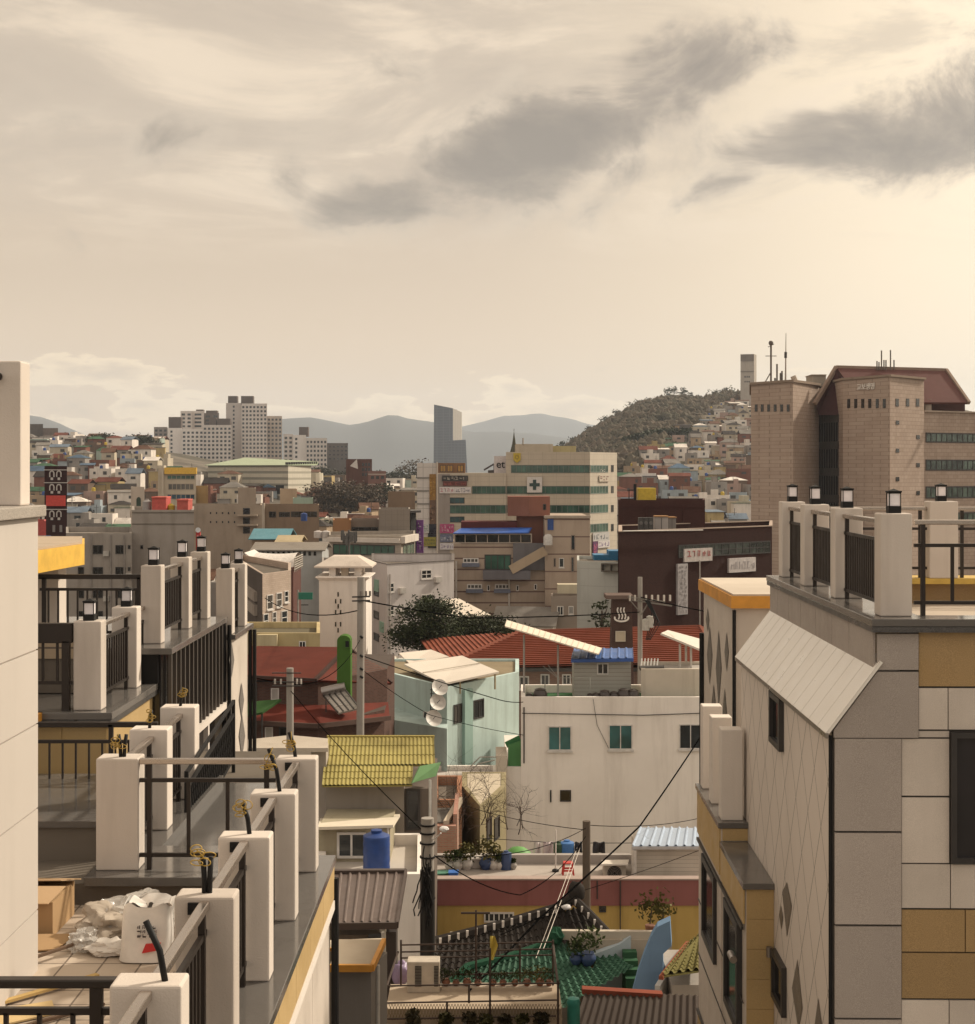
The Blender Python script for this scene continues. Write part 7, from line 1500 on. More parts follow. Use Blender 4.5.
# ---- big brown stone office
KST = bricks((.40, .305, .245), (.45, .35, .285), (.29, .22, .18), 1.25, .52, .03, .15, .2); KDK = lines_mat((.31, .225, .172), 2, 2.48, .25, (.24, .17, .13), .1, .15)
t = thing('stone_office', 'massive brown stone office towers with a dark red gabled roof at right', 'office building', (X(870, 210), 215, 0))
pa, pb, pc = (X(751, 212), 212), (X(793, 205), 205), (X(819, 214), 214); zk = Z(383, 207)
MB().prism([pa, pb, pc, (pc[0], 240), (pa[0]*240/212, 240)], 0, zk).build('left_tower', KST, t)
b = MB(); o_ = .25; b.prism([(pa[0]-o_, pa[1]-o_), (pb[0], pb[1]-o_*1.4), (pc[0]+o_, pc[1]-o_), (pc[0]+o_, 240), (pa[0]*240/212-o_, 240)], zk+.003, zk+.35); b.build('coping', plaster((.30, .23, .18)), t)
w_ = Wall(pa, pb); 
for px in (755, 761, 767.5, 774, 780.5, 787): panel(MB(), w_, w_.rect(px, 404.5, px+2.6, 411.5), -.02, .06).build('window', G_BLACK, t)
ma, mb_, mc = (X(843, 207), 207), (X(890, 199), 199), (X(924, 206), 206); zm = Z(378, 202)
MB().prism([ma, mb_, mc, (mc[0], 235), (ma[0], 235)], 0, zm).build('main_tower', KST, t)
b = MB(); b.prism([(ma[0]-o_, ma[1]-o_), (mb_[0], mb_[1]-o_*1.4), (mc[0]+o_, mc[1]-o_), (mc[0]+o_, 235), (ma[0]-o_, 235)], zm+.003, zm+.3); b.build('coping', plaster((.30, .23, .18)), t)
w1, w2 = Wall(ma, mb_), Wall(mb_, mc)
for px in (847.5, 854.5, 861.5, 868.5, 876, 883): panel(MB(), w1, w1.rect(px, 399, px+2.8, 408), -.02, .06).build('window', G_BLACK, t)
for px in (895.5, 906, 916): panel(MB(), w2, w2.rect(px, 398.5, px+3, 406.5), -.02, .06).build('window', G_BLACK, t)
for i, y in enumerate((420.5, 435, 448.5, 463, 477, 491, 505)): px = 895.8 if i % 2 == 0 else 916.3; panel(MB(), w2, w2.rect(px, y, px+3.2, y+4), -.02, .06).build('window', G_BLACK, t)
uc, zc = w1.hit(866.5, 387); text_mesh(MB(), '교보생명', w1, uc, zc, .95, .12, .1).build('lettering', plain((.72, .66, .60)), t)
wa_, wb_ = (X(924, 207.5), 207.5), (X(1010, 216), 216); w3 = Wall(wa_, wb_)
MB().prism([wa_, wb_, (wb_[0], 240), (wa_[0], 240)], 0, Z(412, 208)).build('right_wing', KST, t)
b = MB(); b.prism([(wa_[0], wa_[1]-.4), (wb_[0], wb_[1]-.4), (wb_[0], 240), (wa_[0], 240)], Z(412, 208)+.003, Z(410.5, 208)); b.build('wing_coping', plaster((.42, .34, .28)), t)
for y in (432.5, 459.5, 486.5, 513): window(w3, w3.rect(925.5, y, 1008, y+11), t, FRAME_D, glass((.035, .05, .04), .12, 3.2, .5), 15, .18, .1, 0)
ga, gb = (X(812, 216), 216), (X(843.5, 208.5), 208.5); wg = Wall(ga, gb); MB().prism([ga, gb, (gb[0], 238), (ga[0], 238)], 0, Z(414, 210)).build('glass_core', G_BLACK, t); b = MB()
for i in range(13): panel(b, wg, (wg.L*i/13-.06, wg.L*i/13+.06, 0, Z(414, 211)), 0, .15)
for i in range(9): z_ = Z(414, 211)-.1-3.75*i; panel(b, wg, (0, wg.L, z_-1.1, z_), 0, .1)
b.build('mullion', plaster((.075, .065, .058)), t)
KR = plaster((.135, .062, .055), .25, .15, .6, .1); rl, rr = P(836, 367, 207), P(946, 371, 214)
el, er, eb = P(814, 405, 212), P(969, 404, 216), None
b = MB(); b.slab([P(862, 402, 207.6), P(968.5, 402.5, 209), P(946, 370, 214.5), P(836, 367, 213)], .35); b.build('roof', KR, t)
b = MB().bar(P(814.5, 404, 210), P(836.5, 366.8, 213), .5, .5).bar(P(836.5, 366.8, 213), P(946, 369.8, 214.5), .4, .4).bar(P(946, 369.8, 214.5), P(969, 403, 209), .4, .5); b.build('roof_verge', plaster((.26, .19, .15)), t)
MB().add([P(816, 403, 211.5), P(843, 380, 209), P(843, 415, 209), P(818, 415, 212), P(837, 368.5, 212.5)], [(0, 4, 1, 2, 3)]).build('gable', plaster((.075, .035, .035)), t)
MB().prism([(X(929, 212), 212), (X(965, 215), 215), (X(965, 222), 222), (X(929, 222), 222)], Z(412, 209), Z(401, 213)).build('attic_wall', plaster((.06, .032, .03)), t); b = MB().box(X(925.5, 209), X(931.5, 209), 209, 211, Z(411, 209), Z(399, 209)); b.build('roof_box', plaster((.42, .36, .31)), t)
occ(751, 980, 385, 205)
t = thing('antenna_mast', 'tall lattice antenna mast with cross arms on the left stone tower', 'antenna', P(771, 382, 214)); b = MB().tube([P(771, 384, 214), P(771, 342, 214)], .14, 6).bar(P(765.5, 356, 214), P(776.5, 356, 214), .1).bar(P(768, 347, 214), P(774, 344, 214), .1).blob(P(771, 343, 214), .35, 3, 1, .1).tube([P(764, 384, 214), P(771, 372, 214)], .08, 5); b.build('mast', plain((.12, .095, .08)), t)
t = thing('antenna_mast', 'thin whip antenna to the right of the lattice mast', 'antenna', P(786, 382, 214)); b = MB().tube([P(785.5, 384, 214), P(786, 333, 214)], [.14, .04], 6); b.build('mast', plain((.3, .25, .21)), t); MB().tube([P(785.6, 358, 214), P(785.7, 352, 214)], .2, 6).build('collar', FRAME_D, t)
t = thing('antenna_group', 'group of short antennas at the foot of the lattice mast', 'antenna', P(778, 383, 214)); b = MB()
for px, y in ((777, 364), (780.5, 373), (782, 371), (775, 378)): b.tube([P(px, 384, 214), P(px, y, 214)], .13, 6)
b.build('rods', plain((.12, .1, .085)), t)
t = thing('roof_plant', 'small pale plant room on the left stone tower roof', 'plant room', P(818, 380, 216)); MB().prism(pp((812, 216), (826, 216))+[(X(826, 216), 220), (X(812, 216), 220)], zk, Z(375.5, 216)).build('room', plaster((.4, .35, .29)), t); MB().prism(pp((811.5, 215.8), (826.5, 215.8))+[(X(826.5, 216), 220.2), (X(811.5, 216), 220.2)], Z(375.5, 216)+.003, Z(374.5, 216)).build('roof', plaster((.35, .3, .25)), t); b = MB().tube([P(796, 383, 214), P(793, 376, 214)], .4, 8); b.build('vent', plaster((.5, .43, .36)), t)
t = thing('antenna_group', 'row of short antennas along the dark red roof ridge', 'antenna', P(885, 369, 212)); b = MB()
for px, y in ((877, 361), (879, 362), (881.5, 350.5), (884, 360), (886, 360), (890.5, 350), (894, 360)): b.tube([P(px, 370, 213), P(px, y, 213)], .1, 5)
b.build('rods', plain((.13, .11, .09)), t)

# ---- apartment towers far away
AP = plaster((.60, .545, .51), .1, .15); APD = plaster((.13, .105, .095), .1, .1); APW = plaster((.74, .685, .645), .1, .15)
def apartment(px0, px1, top, d, m, label, cols, core=None, winf=(0, 1), depth=12):
    z0 = 8; t_, (W,) = block('apartment_tower', label, 'apartment tower', pp((px0, d), (px1, d)), Z(top, d), z0, m, depth, 1.0, group='apartment towers on the skyline')
    if core:
        for c0, c1, ct, cm in core: MB().prism(pp((c0, d+2), (c1, d+2))+[(X(c1, d+2), d+8), (X(c0, d+2), d+8)], Z(top, d)-1, Z(ct, d+2)).build('stair_core', cm, t_)
    L = W.L; rects = []; z = Z(top, d)-2.6; zlow = Z(474, d); a0, a1 = winf
    while z > zlow:
        for i in range(cols): u = L*(a0+(a1-a0)*(i+.5)/cols); ww = L*(a1-a0)/cols*.28; rects.append((u-ww, u+ww, z-.75, z+.75))
        z -= 2.9
    small_windows(W, rects, t_, G_DARK, .08); occ(px0, px1, top, d); return t_
apartment(154, 167.5, 427, 1080, plaster((.27, .24, .225)), 'low dark grey tower at the left end of the apartment cluster', 3)
apartment(167.5, 182, 428, 1070, APW, 'white blank-ended tower with a dark shaft second from the left of the cluster', 1, ((168.5, 181, 417, APD),), (.15, .4))
apartment(180.5, 192, 411, 1110, AP, 'slim tall tower with a pale top behind the white blank-ended tower', 2)
apartment(192, 204, 411, 1115, AP, 'slim tower with dark upper flank beside the slim pale-topped tower', 1, ((196, 203, 409.5, APD),))
apartment(204, 219, 413, 1120, APD, 'dark brown tower block at the back of the apartment cluster', 2, ((206, 217, 410.5, APD),))
apartment(182, 203.5, 429, 1060, APW, 'broad white lower block in front of the two slim towers', 5)
apartment(203, 231.5, 425, 1055, AP, 'broad balconied block in front of the dark brown tower', 7, ((209, 216, 418, APD), (217, 230, 418.5, APD)))
apartment(226, 241.5, 403, 1075, plaster((.50, .45, .42), .1, .12), 'tall blank white end wall of the highest apartment slab', 1, ((228, 237, 396, APD),), (.4, .6))
apartment(241.5, 267, 403.5, 1072, AP, 'tallest apartment slab with many window columns', 7, ((241, 253, 396, APD),))
apartment(267, 282, 416, 1078, plaster((.50, .43, .38), .1, .15), 'warm-lit slab with balconies at the right of the tallest slab', 4)  # warm light on this slab is put into its plaster colour
apartment(283.5, 293, 434, 980, AP, 'narrow left block of the smaller right-hand apartment group', 2)
apartment(293, 306, 435, 976, APW, 'white blank middle block of the smaller right-hand apartment group', 1, ((299, 308, 427, APD),), (.1, .4))
apartment(306, 327, 438, 974, AP, 'windowed right block of the smaller right-hand apartment group', 6)
t, (w_, ) = block('dark_slab', 'flat dark grey slab right of the smaller apartment group', 'building', pp((327, 990), (348, 990)), Z(443, 990), 8, plaster((.12, .105, .1)), 14, .8); small_windows(w_, [w_.rect(329+i*4, 446+4*j, 331+i*4, 447.5+4*j) for i in range(5) for j in range(4)], t); occ(327, 348, 443, 990)
# ---- striped warehouse
WS = lines_mat((.52, .47, .38), 2, 2.3, .95, (.23, .215, .17), .15, .2)
pts = pp((208, 575), (288, 545))+[(X(311, 560), 560)]
t, (wa, wb) = block('striped_warehouse', 'long green-grey striped warehouse with a pale green low-pitched roof', 'warehouse', pts, Z(465, 552), 8, WS, 40, .1)
zz = Z(465, 552)
b = MB(); a0, a1, a2 = wa.pt(-1, zz, 1), wa.pt(wa.L+.5, zz, 1), wb.pt(wb.L+1, zz, 1); r0, r1 = P(245, 457.5, 600), P(318, 464, 600); b.slab([a0, a1, r1+Vector((0, 0, 1)), r0], .2); b.slab([a1, a2, r1, r1+Vector((0, 0, 1))], .2); b.build('roof', plaster((.33, .37, .26), .15, .1), t)
panel(MB(), wb, (0, wb.L, 8, zz-.3), 0, .06).build('lit_side', lines_mat((.60, .55, .45), 2, 2.3, .8, (.36, .33, .26), .15, .2), t)  # paler copy of the wall stripes, sunlight painted into the colour
for px in (251, 276): panel(MB(), wa, wa.rect(px, 485, px+8, 494), 0, .1).build('door', BLACK, t)
b = MB()
for i in range(14): q = a1.lerp(r1, i/14)+Vector((0, 0, .5)); b.box(q.x-.5, q.x+.5, q.y-.5, q.y+.5, q.z-.4, q.z+.5)
b.build('roof_vents', FRAME_D, t)
MB().tube([P(311, 500, 570), P(311, 473, 570)], [5.0, 4.6], 18).build('silo_end', plaster((.58, .52, .41)), t); occ(208, 317, 460, 550)
# ---- glass skyscraper
t = thing('glass_skyscraper', 'lone blue-grey glass skyscraper with a slanted top on the skyline', 'skyscraper', (X(448, 2200), 2210, 0)); d = 2200
SG = lines_mat((.05, .065, .095), (2, 0), (4, 6), .6, (.09, .10, .125), .2, .1, .3)
MB().hexa([(X(433.5, d), d, 0), (X(453, d), d-10, 0), (X(453, d), d+40, 0), (X(433.5, d), d+40, 0)], [(X(434, d), d, Z(404.5, d)), (X(453, d), d-10, Z(408.5, d)), (X(453, d), d+40, Z(408.5, d)), (X(434, d), d+40, Z(404.5, d))]).build('tower', SG, t)
MB().hexa([(X(453.1, d), d-10, 0), (X(461.5, d), d+8, 0), (X(461.5, d), d+40, 0), (X(453.1, d), d+40, 0)], [(X(453.1, d), d-10, Z(408.6, d)), (X(461.5, d), d+8, Z(412, d)), (X(461.5, d), d+40, Z(412, d)), (X(453.1, d), d+40, Z(408.6, d))]).build('pale_side', lines_mat((.42, .38, .33), 0, 6, .8, (.3, .27, .24), .1, .1), t)
MB().hexa([(X(447, d), d-30, 0), (X(468, d), d-25, 0), (X(468, d), d-12, 0), (X(447, d), d-12, 0)], [(X(449, d), d-30, Z(441, d)), (X(466, d), d-25, Z(440, d)), (X(466, d), d-12, Z(440, d)), (X(449, d), d-12, Z(441, d))]).build('podium', SG, t)
b = MB()
for i in range(5): b.bar(P(438+i*4.5, 405.5+i, d), P(438+i*4.5, 408+i, d), 2)
b.build('roof_fins', plaster((.3, .28, .26)), t); occ(433, 467, 405, 2200)
# ---- tower on the right-hand hill
d = 960; t, (wa, wb) = block('hilltop_tower', 'tall pale grey concrete tower standing on the wooded hill', 'tower', pp((740.5, 962), (754, 960))+[(X(756.5, 968), 968)], Z(354, d), 30, plaster((.42, .37, .32), .15, .3), 8, .3)
panel(MB(), wa, wa.rect(740.5, 354.5, 754, 361), 0, .3).build('dark_top', plaster((.2, .17, .15)), t); panel(MB(), wa, wa.rect(740.5, 371, 754, 372), 0, .2).build('string_course', plaster((.25, .22, .19)), t)
small_windows(wa, [wa.rect(744.5+i*2, 376, 745.8+i*2, 377.6) for i in range(3)]+[wa.rect(744.5+i*2, 381, 745.8+i*2, 382.4) for i in range(3)], t); occ(740, 757, 354, 960)
# ---- skyline blocks on the left hill
t, (w_, ) = block('hilltop_block', 'dark grey windowless block at the left edge of the skyline', 'building', pp((30, 790), (43, 790)), Z(424, 790), 25, plaster((.13, .115, .105)), 12, .5); occ(30, 43, 424, 790)
t, (w_, ) = block('hilltop_block', 'stepped brown block beside the dark windowless block on the left skyline', 'building', pp((43, 785), (58, 785)), Z(428, 785), 25, plaster((.17, .14, .125)), 12, .5); panel(MB(), w_, w_.rect(43, 435, 59, 436), 0, .6).build('string_course', plaster((.3, .25, .22)), t); small_windows(w_, [w_.rect(45+4*i, 438, 47+4*i, 440) for i in range(3)], t); occ(43, 58, 428, 785)
t, (w_, ) = block('hilltop_block', 'pale grey flat block on the left skyline near the hedge', 'building', pp((113, 760), (129, 760)), Z(445, 760), 20, plaster((.40, .36, .34)), 12, .5); small_windows(w_, [w_.rect(115+4*i, 448+4*j, 117+4*i, 449.5+4*j) for i in range(3) for j in range(2)], t); occ(113, 129, 445, 760)
t = thing('skyline_pylon', 'thin power pylon with a cross arm on the left skyline', 'pylon', P(79, 452, 760)); MB().tube([P(79, 455, 760), P(79, 435.5, 760)], .35, 5).bar(P(76.5, 438.5, 760), P(81.5, 438.5, 760), .4).build('mast', plain((.2, .17, .15)), t)
t = thing('skyline_pylon', 'thin pale mast left of the apartment cluster', 'mast', P(144, 460, 800)); MB().tube([P(144, 465, 800), P(144, 452, 800)], .25, 5).bar(P(142.5, 456, 800), P(146, 456, 800), .3).build('mast', plain((.25, .22, .2)), t)
# ---- brick school with white triangle, right of the warehouse
t, (w_, ) = block('brick_school', 'dark red brick building with a white triangular gable mark', 'building', pp((346, 520), (372, 520)), Z(459, 520), 5, plaster((.11, .052, .04), .4, .4), 14, .5); b = MB(); b.add([w_.pt(*w_.hit(357, 459), .1), w_.pt(*w_.hit(350, 466), .1), w_.pt(*w_.hit(358, 469), .1)], [(0, 1, 2)]); b.build('white_gable_mark', plain((.6, .55, .5)), t); small_windows(w_, [w_.rect(362+3*i, 463+5*j, 364+3*i, 466+5*j) for i in range(3) for j in range(3)], t); occ(346, 372, 457, 520)
t, (w_, ) = block('brick_school', 'lower brick building with pale bands right of the white-marked brick school', 'building', pp((368, 500), (386, 500)), Z(471, 500), 5, lines_mat((.19, .09, .07), 2, 3.4, .35, (.4, .33, .28), .2, .2), 12, .4); small_windows(w_, [w_.rect(371+5*i, 476, 374+5*i, 479) for i in range(3)], t); occ(368, 386, 471, 500)
t, (w_, ) = block('brown_gable_house', 'brown gabled house wall left of the white tiled building', 'house', pp((388, 330), (415, 330)), Z(492, 330), 4, plaster((.21, .145, .10)), 10, .2); occ(388, 415, 492, 330)
# ================================================================== HOUSES THAT FILL THE TOWN, AND ITS TREES
import numpy as np
PX = lambda x, y: CX+x/y*F
PY = lambda z, y: HY+(EYE-z)/y*F
WALLC = {'cream': (.52, .45, .35), 'white': (.72, .655, .59), 'grey': (.30, .27, .245), 'pale blue': (.34, .385, .41), 'brick-red': (.20, .09, .065), 'tan': (.38, .28, .19), 'brown': (.17, .12, .09), 'mint': (.38, .45, .40), 'pinkish': (.44, .31, .26), 'ochre': (.42, .32, .16)}
ROOFC = {'green': (.06, .12, .07), 'grey': (.22, .2, .18), 'blue': (.10, .15, .215), 'red': (.16, .055, .038), 'dark': (.05, .042, .038), 'rust-brown': (.14, .075, .05), 'white': (.72, .66, .6), 'slate-blue': (.16, .2, .25)}
PATH = np.zeros((1024, 975), np.float32)+1e9     # distance of the nearest thing built so far, in a coarse picture of the place
for (a0, a1, y0, d) in OCC+[(0, 40, 515, 11), (38, 250, 615, 20), (690, 975, 580, 20), (770, 975, 520, 16), (390, 520, 660, 80), (440, 700, 632, 95), (250, 390, 648, 70), (500, 720, 690, 75)]:
    PATH[max(0, int(y0)):, max(0, int(a0)):max(0, int(a1))] = np.minimum(PATH[max(0, int(y0)):, max(0, int(a0)):max(0, int(a1))], d)
FILL = []
WC = {}
def wm_(c):
    if c not in WC: WC[c] = plaster(WALLC[c], .3, .35, .85, 0)
    return WC[c]
RC = {k_: plaster(v_, .6, .4, .75, 0) for k_, v_ in ROOFC.items()}
win_me = {}
def house(x, y, w, dp, st, wc, rk, rc, rd, rot=0, tank_c=None, minvis=.10):
    g = th(x, y); h = st*2.9+rd.uniform(0, .6); top = g+h; rh = 0
    if rk != 'flat': rh = rd.uniform(1.0, 1.9)
    a0, a1, t0, b0 = PX(x-w/2, y), PX(x+w/2, y), PY(top+rh, y), PY(g, y)
    i0, i1, j0, j1 = max(0, int(a0)), min(974, int(a1)+1), max(0, int(t0)), min(1023, int(b0)+1)
    if i1 <= i0 or j1 <= j0: return None
    reg = PATH[j0:j1, i0:i1]; vis = (reg > y).mean()
    if vis < minvis or (reg > y).sum() < 5: return None
    PATH[j0:j1, i0:i1] = np.minimum(reg, y)
    t_ = thing('town_house', '-', 'house', (x, y+dp/2, g), rot, 'houses of the town')
    M4 = WM[t_.name]; L = lambda px, py_, pz: M4 @ Vector((px, py_, pz)); b_ = MB()
    def bx(b, x0, x1, y0, y1, z0, z1): return b.hexa([L(x0, y0, z0), L(x1, y0, z0), L(x1, y1, z0), L(x0, y1, z0)], [L(x0, y0, z1), L(x1, y0, z1), L(x1, y1, z1), L(x0, y1, z1)])
    hw, hd = w/2, dp/2
    bx(b_, -hw, hw, -hd, hd, -3, h-(.55 if rk == 'flat' else 0))
    if rk == 'flat':
        for q in ((-hw, hw, -hd, -hd+.2), (-hw, hw, hd-.2, hd), (-hw, -hw+.2, -hd+.2, hd-.2), (hw-.2, hw, -hd+.2, hd-.2)): bx(b_, *q, h-.55, h)
    b_.build('wall', wm_(wc), t_); r_ = MB(); o_ = .35
    if rk == 'flat': bx(r_, -hw+.2, hw-.2, -hd+.2, hd-.2, h-.545, h-.50)
    elif rk == 'gable':
        r_.slab([L(-hw-o_, -hd-o_, h-.1), L(hw+o_, -hd-o_, h-.1), L(hw+o_, 0, h+rh), L(-hw-o_, 0, h+rh)], .12); r_.slab([L(hw+o_, hd+o_, h-.1), L(-hw-o_, hd+o_, h-.1), L(-hw-o_, 0, h+rh), L(hw+o_, 0, h+rh)], .12)
    elif rk == 'hip':
        k_ = min(hd, hw*.8); A, B, C_, D = L(-hw-o_, -hd-o_, h), L(hw+o_, -hd-o_, h), L(hw+o_, hd+o_, h), L(-hw-o_, hd+o_, h); E1, E2 = L(-hw+k_, 0, h+rh), L(hw-k_, 0, h+rh)
        r_.add([A, B, C_, D, E1, E2], [(0, 1, 5, 4), (1, 2, 5), (2, 3, 4, 5), (3, 0, 4), (3, 2, 1, 0)])
    else:
        r_.slab([L(-hw-o_, -hd-o_, h), L(hw+o_, -hd-o_, h), L(hw+o_, hd+o_, h+rh*.5), L(-hw-o_, hd+o_, h+rh*.5)], .12)
    r_.build('roof', RC[rc], t_)
    if rk == 'flat' and rd.random() < .6:
        q = MB(); qx = rd.uniform(-hw*.5, hw*.3); bx(q, qx, qx+w*.3, -hd*.2, hd*.6, h-.5, h+1.7); q.build('stair_head', wm_(wc), t_)
    if rd.random() < .4:
        c = L(rd.uniform(-hw*.7, hw*.7), rd.uniform(-hd*.4, hd*.4), 0); MB().tube([c+Vector((0, 0, h-.3)), c+Vector((0, 0, h+rd.uniform(1.8, 3.2)))], .07, 4).bar(c+Vector((-.6, 0, h+1.6)), c+Vector((.6, 0, h+1.6)), .08).build('antenna', FRAME_D, t_)
    if rd.random() < .55:
        q = MB(); ex = rd.choice((-1, 1))*rd.uniform(.1, .5)*w; ew = w*rd.uniform(.25, .4); eh = rd.uniform(1.6, 2.6)+(h-3 if h > 5 and rd.random() < .4 else 0); ed = rd.uniform(1, 2.2)
        bx(q, ex-ew, ex+ew, -hd-ed, -hd-.01, -3, eh); q.build('annex', wm_(rd.choice(wl)), t_); q = MB(); bx(q, ex-ew-.2, ex+ew+.2, -hd-ed-.25, -hd-.02, eh+.01, eh+.12); q.build('annex_roof', RC[rd.choice(rl_)], t_)
    # windows: copies of one pane mesh per kind, each a part of its house
    key = 'w%d' % (y > 420)
    if key not in win_me:
        m_ = bpy.data.meshes.new('window'); q = MB().box(-.5, .5, -.05, .05, -.5, .5); m_.from_pydata([tuple(p) for p in q.v], [], q.f); m_.materials.append(G_DARK if key == 'w0' else plain((.05, .045, .042), .4)); win_me[key] = m_
    nw = max(1, int(w/2.9)); left = x > 0
    for s_ in range(st):
        for i in range(nw):
            if rd.random() < .12: continue
            o = bpy.data.objects.new('window', win_me[key]); S.collection.objects.link(o); o.parent = t_
            o.location = (-hw+w*(i+.5)/nw+rd.uniform(-.3, .3), -hd, h-1.55-2.9*s_); o.scale = (rd.choice((.9, 1.3, 1.7)), 1.6, rd.choice((.9, 1.2)))
    if tank_c:
        q = MB(); c = L(rd.uniform(-hw*.6, hw*.6), rd.uniform(-hd*.5, hd*.3), 0); q.tube([c+Vector((0, 0, h-.5)), c+Vector((0, 0, h+.9)), c+Vector((0, 0, h+1.15))], [.62, .62, .3], 12); q.build('water_tank', plain({'blue': (.015, .06, .24), 'yellow': (.48, .34, .03)}[tank_c], .5), t_)
    FILL.append((t_, wc, st, rk, rc, tank_c, (a0+a1)/2, (t0+min(b0, t0+12))/2, w, y)); return t_
rd = random.Random(21); POLES = []
wl = list(WALLC); wts = [18, 26, 18, 6, 8, 12, 12, 3, 4, 4]; rl_ = list(ROOFC)
def scatter(rows, pxr, step, cond=None, wr=(4.6, 8.6), sts=(1, 2, 2, 3), p=1.0):
    for d in rows:
        px = pxr[0]+rd.uniform(0, step*F/d)
        while px < pxr[1]:
            y = d+rd.uniform(-6, 6); w = rd.uniform(*wr); x = X(px, y)
            if rd.random() < p and (cond is None or cond(px, y)):
                rk = rd.choices(('flat', 'gable', 'hip', 'shed'), (45, 27, 16, 12))[0]
                rc = rd.choice(('grey', 'green', 'grey', 'dark', 'rust-brown', 'white')) if rk == 'flat' else rd.choice(('red', 'blue', 'dark', 'dark', 'rust-brown', 'slate-blue', 'grey', 'white', 'green', 'rust-brown'))
                house(x, y, w, rd.uniform(4.5, 7.5), rd.choice(sts), rd.choices(wl, wts)[0], rk, rc, rd, rd.uniform(-.22, .22), rd.choice((None, None, None, 'blue', 'yellow')) if rk == 'flat' else None)
            px += step*F/d*rd.uniform(.85, 1.25)
# near rows are made first, so that those behind are left out where they could not be seen
scatter((150, 168, 186), (215, 330), 9, wr=(6, 9), sts=(1, 1, 2)); scatter((152, 172), (380, 620), 12, sts=(1, 2))
scatter((205, 222, 240, 258, 276), (30, 440), 8.5, sts=(1, 1, 2)); scatter((150, 175), (690, 780), 8, sts=(1, 2)); scatter((200, 224, 250, 276), (600, 770), 8.5, sts=(1, 2, 2))
for d in range(300, 560, 17): scatter((d,), (25, 175), 7.4, sts=(1, 1, 2, 2)); scatter((d+6,), (175, 440), 8, sts=(1, 1, 2), p=.85); scatter((d+3,), (600, 775), 7.6, sts=(1, 2, 2, 3) if d > 430 else (1, 1, 2))
for d in range(560, 800, 20): scatter((d,), (25, 165), 7.8, sts=(1, 2, 2)); scatter((d+4,), (300, 440), 9, sts=(1, 2), p=.5); scatter((d+5,), (600, 775), 7.8, lambda px, y: px > 612+(y-560)*.28, sts=(1, 2, 2))
for d in range(800, 980, 22): scatter((d,), (680, 775), 8, lambda px, y: px > 680+(y-800)*.3, sts=(1, 2))
scatter((340, 420, 520), (440, 620), 14, sts=(2, 3))
# thin poles with cross arms standing among the houses
for i, (px, d, h) in enumerate(((72, 420, 9), (112, 350, 8.5), (128, 520, 9), (214, 250, 9), (236, 172, 8), (300, 158, 9), (331, 300, 9), (352, 246, 8.5), (396, 320, 9), (625, 330, 9), (668, 420, 9), (700, 520, 9), (728, 380, 9), (742, 620, 9), (282, 210, 8), (262, 330, 9))):
    x = X(px, d); g = th(x, d); t = thing('utility_pole', ('thin grey street pole standing '+('before the right-hand hill houses' if px > 500 else 'among the town houses')+f', number {i}'), 'pole', (x, d, g), 0, 'street poles in the town')
    MB().tube([(x, d, g), (x, d, g+h)], [.17, .11], 7).build('pole', PCON, t); b = MB()
    for k in range(2): b.bar((x-.9, d-.1, g+h-.5-.7*k), (x+.9, d-.1, g+h-.5-.7*k), .1)
    b.build('cross_arm', FRAME_D, t); POLES.append((t, px, d, x, g+h))
# ---- labels: look first, then what each house stands beside
LM = [('the dark arched tower', 56, 500), ('the apartment towers', 225, 432), ('the striped warehouse', 262, 475), ('the yellow-topped building', 178, 487), ('the hospital', 545, 500), ('the brick school', 365, 470), ('the green glass hall', 372, 548), ('the belfry tower', 343, 600),
      ('the yellow roof tank', 647, 494), ('the hilltop tower', 748, 390), ('the red rooftop huts', 165, 503), ('the long grey school', 226, 517), ('the stone office', 790, 460), ('the brown cube', 395, 520), ('the brown long building', 290, 512), ('the left skyline block', 50, 434), ('the teal roof', 268, 532), ('the white tiled building', 427, 500), ('the dark brick building', 700, 545), ('the long hedge', 652, 452), ('the brick-fronted house', 270, 600), ('the pale skyline block', 121, 448), ('the white vault', 272, 562)]
ST = {1: 'one-storey', 2: 'two-storey', 3: 'three-storey'}
def rel(px, py, k=0):
    n_, lx, ly = sorted(LM, key=lambda q: (q[1]-px)**2+((q[2]-py)*1.6)**2)[k]; dx, dy = px-lx, py-ly
    v_ = 'above' if dy < -5 else 'below' if dy > 5 else ''; h_ = 'left of' if dx < -6 else 'right of' if dx > 6 else ''
    return (f'{v_} and {h_} ' if v_ and h_ else (v_ or h_ or 'beside')+' ')+n_
for i, (t_, px, d, x, z) in enumerate(POLES): t_['label'] = 'thin street pole with two cross-arms, '+rel(px, PY(z, d))
seen_ = {}
for t_, px, d, x, z in POLES: seen_.setdefault(t_['label'], []).append((px, t_))
for v in seen_.values():
    if len(v) > 1:
        v.sort(key=lambda q: q[0])
        for i, (px, t_) in enumerate(v): t_['label'] += (', left one' if i == 0 else ', right one') if len(v) == 2 else f", {('leftmost', 'middle', 'rightmost', 'last')[i]}"
groups = {}
for f_ in FILL:
    t_, wc, st, rk, rc, tk, px, py, w, y = f_
    rf = {'flat': f'flat {rc} roof', 'gable': f'{rc} gabled roof', 'hip': f'{rc} hipped roof', 'shed': f'{rc} lean-to roof'}[rk]
    nm = f'{wc} {ST[st]} house, {rf}'+(f', {tk} tank' if tk else '')
    if tk: nm = nm.replace(' house,', ',').replace(' roof', '')
    groups.setdefault((nm, rel(px, py)), []).append(f_)
ORD = ['', 'second', 'third', 'fourth', 'fifth', 'sixth', 'seventh', 'eighth', 'ninth', 'tenth', 'eleventh', 'twelfth']
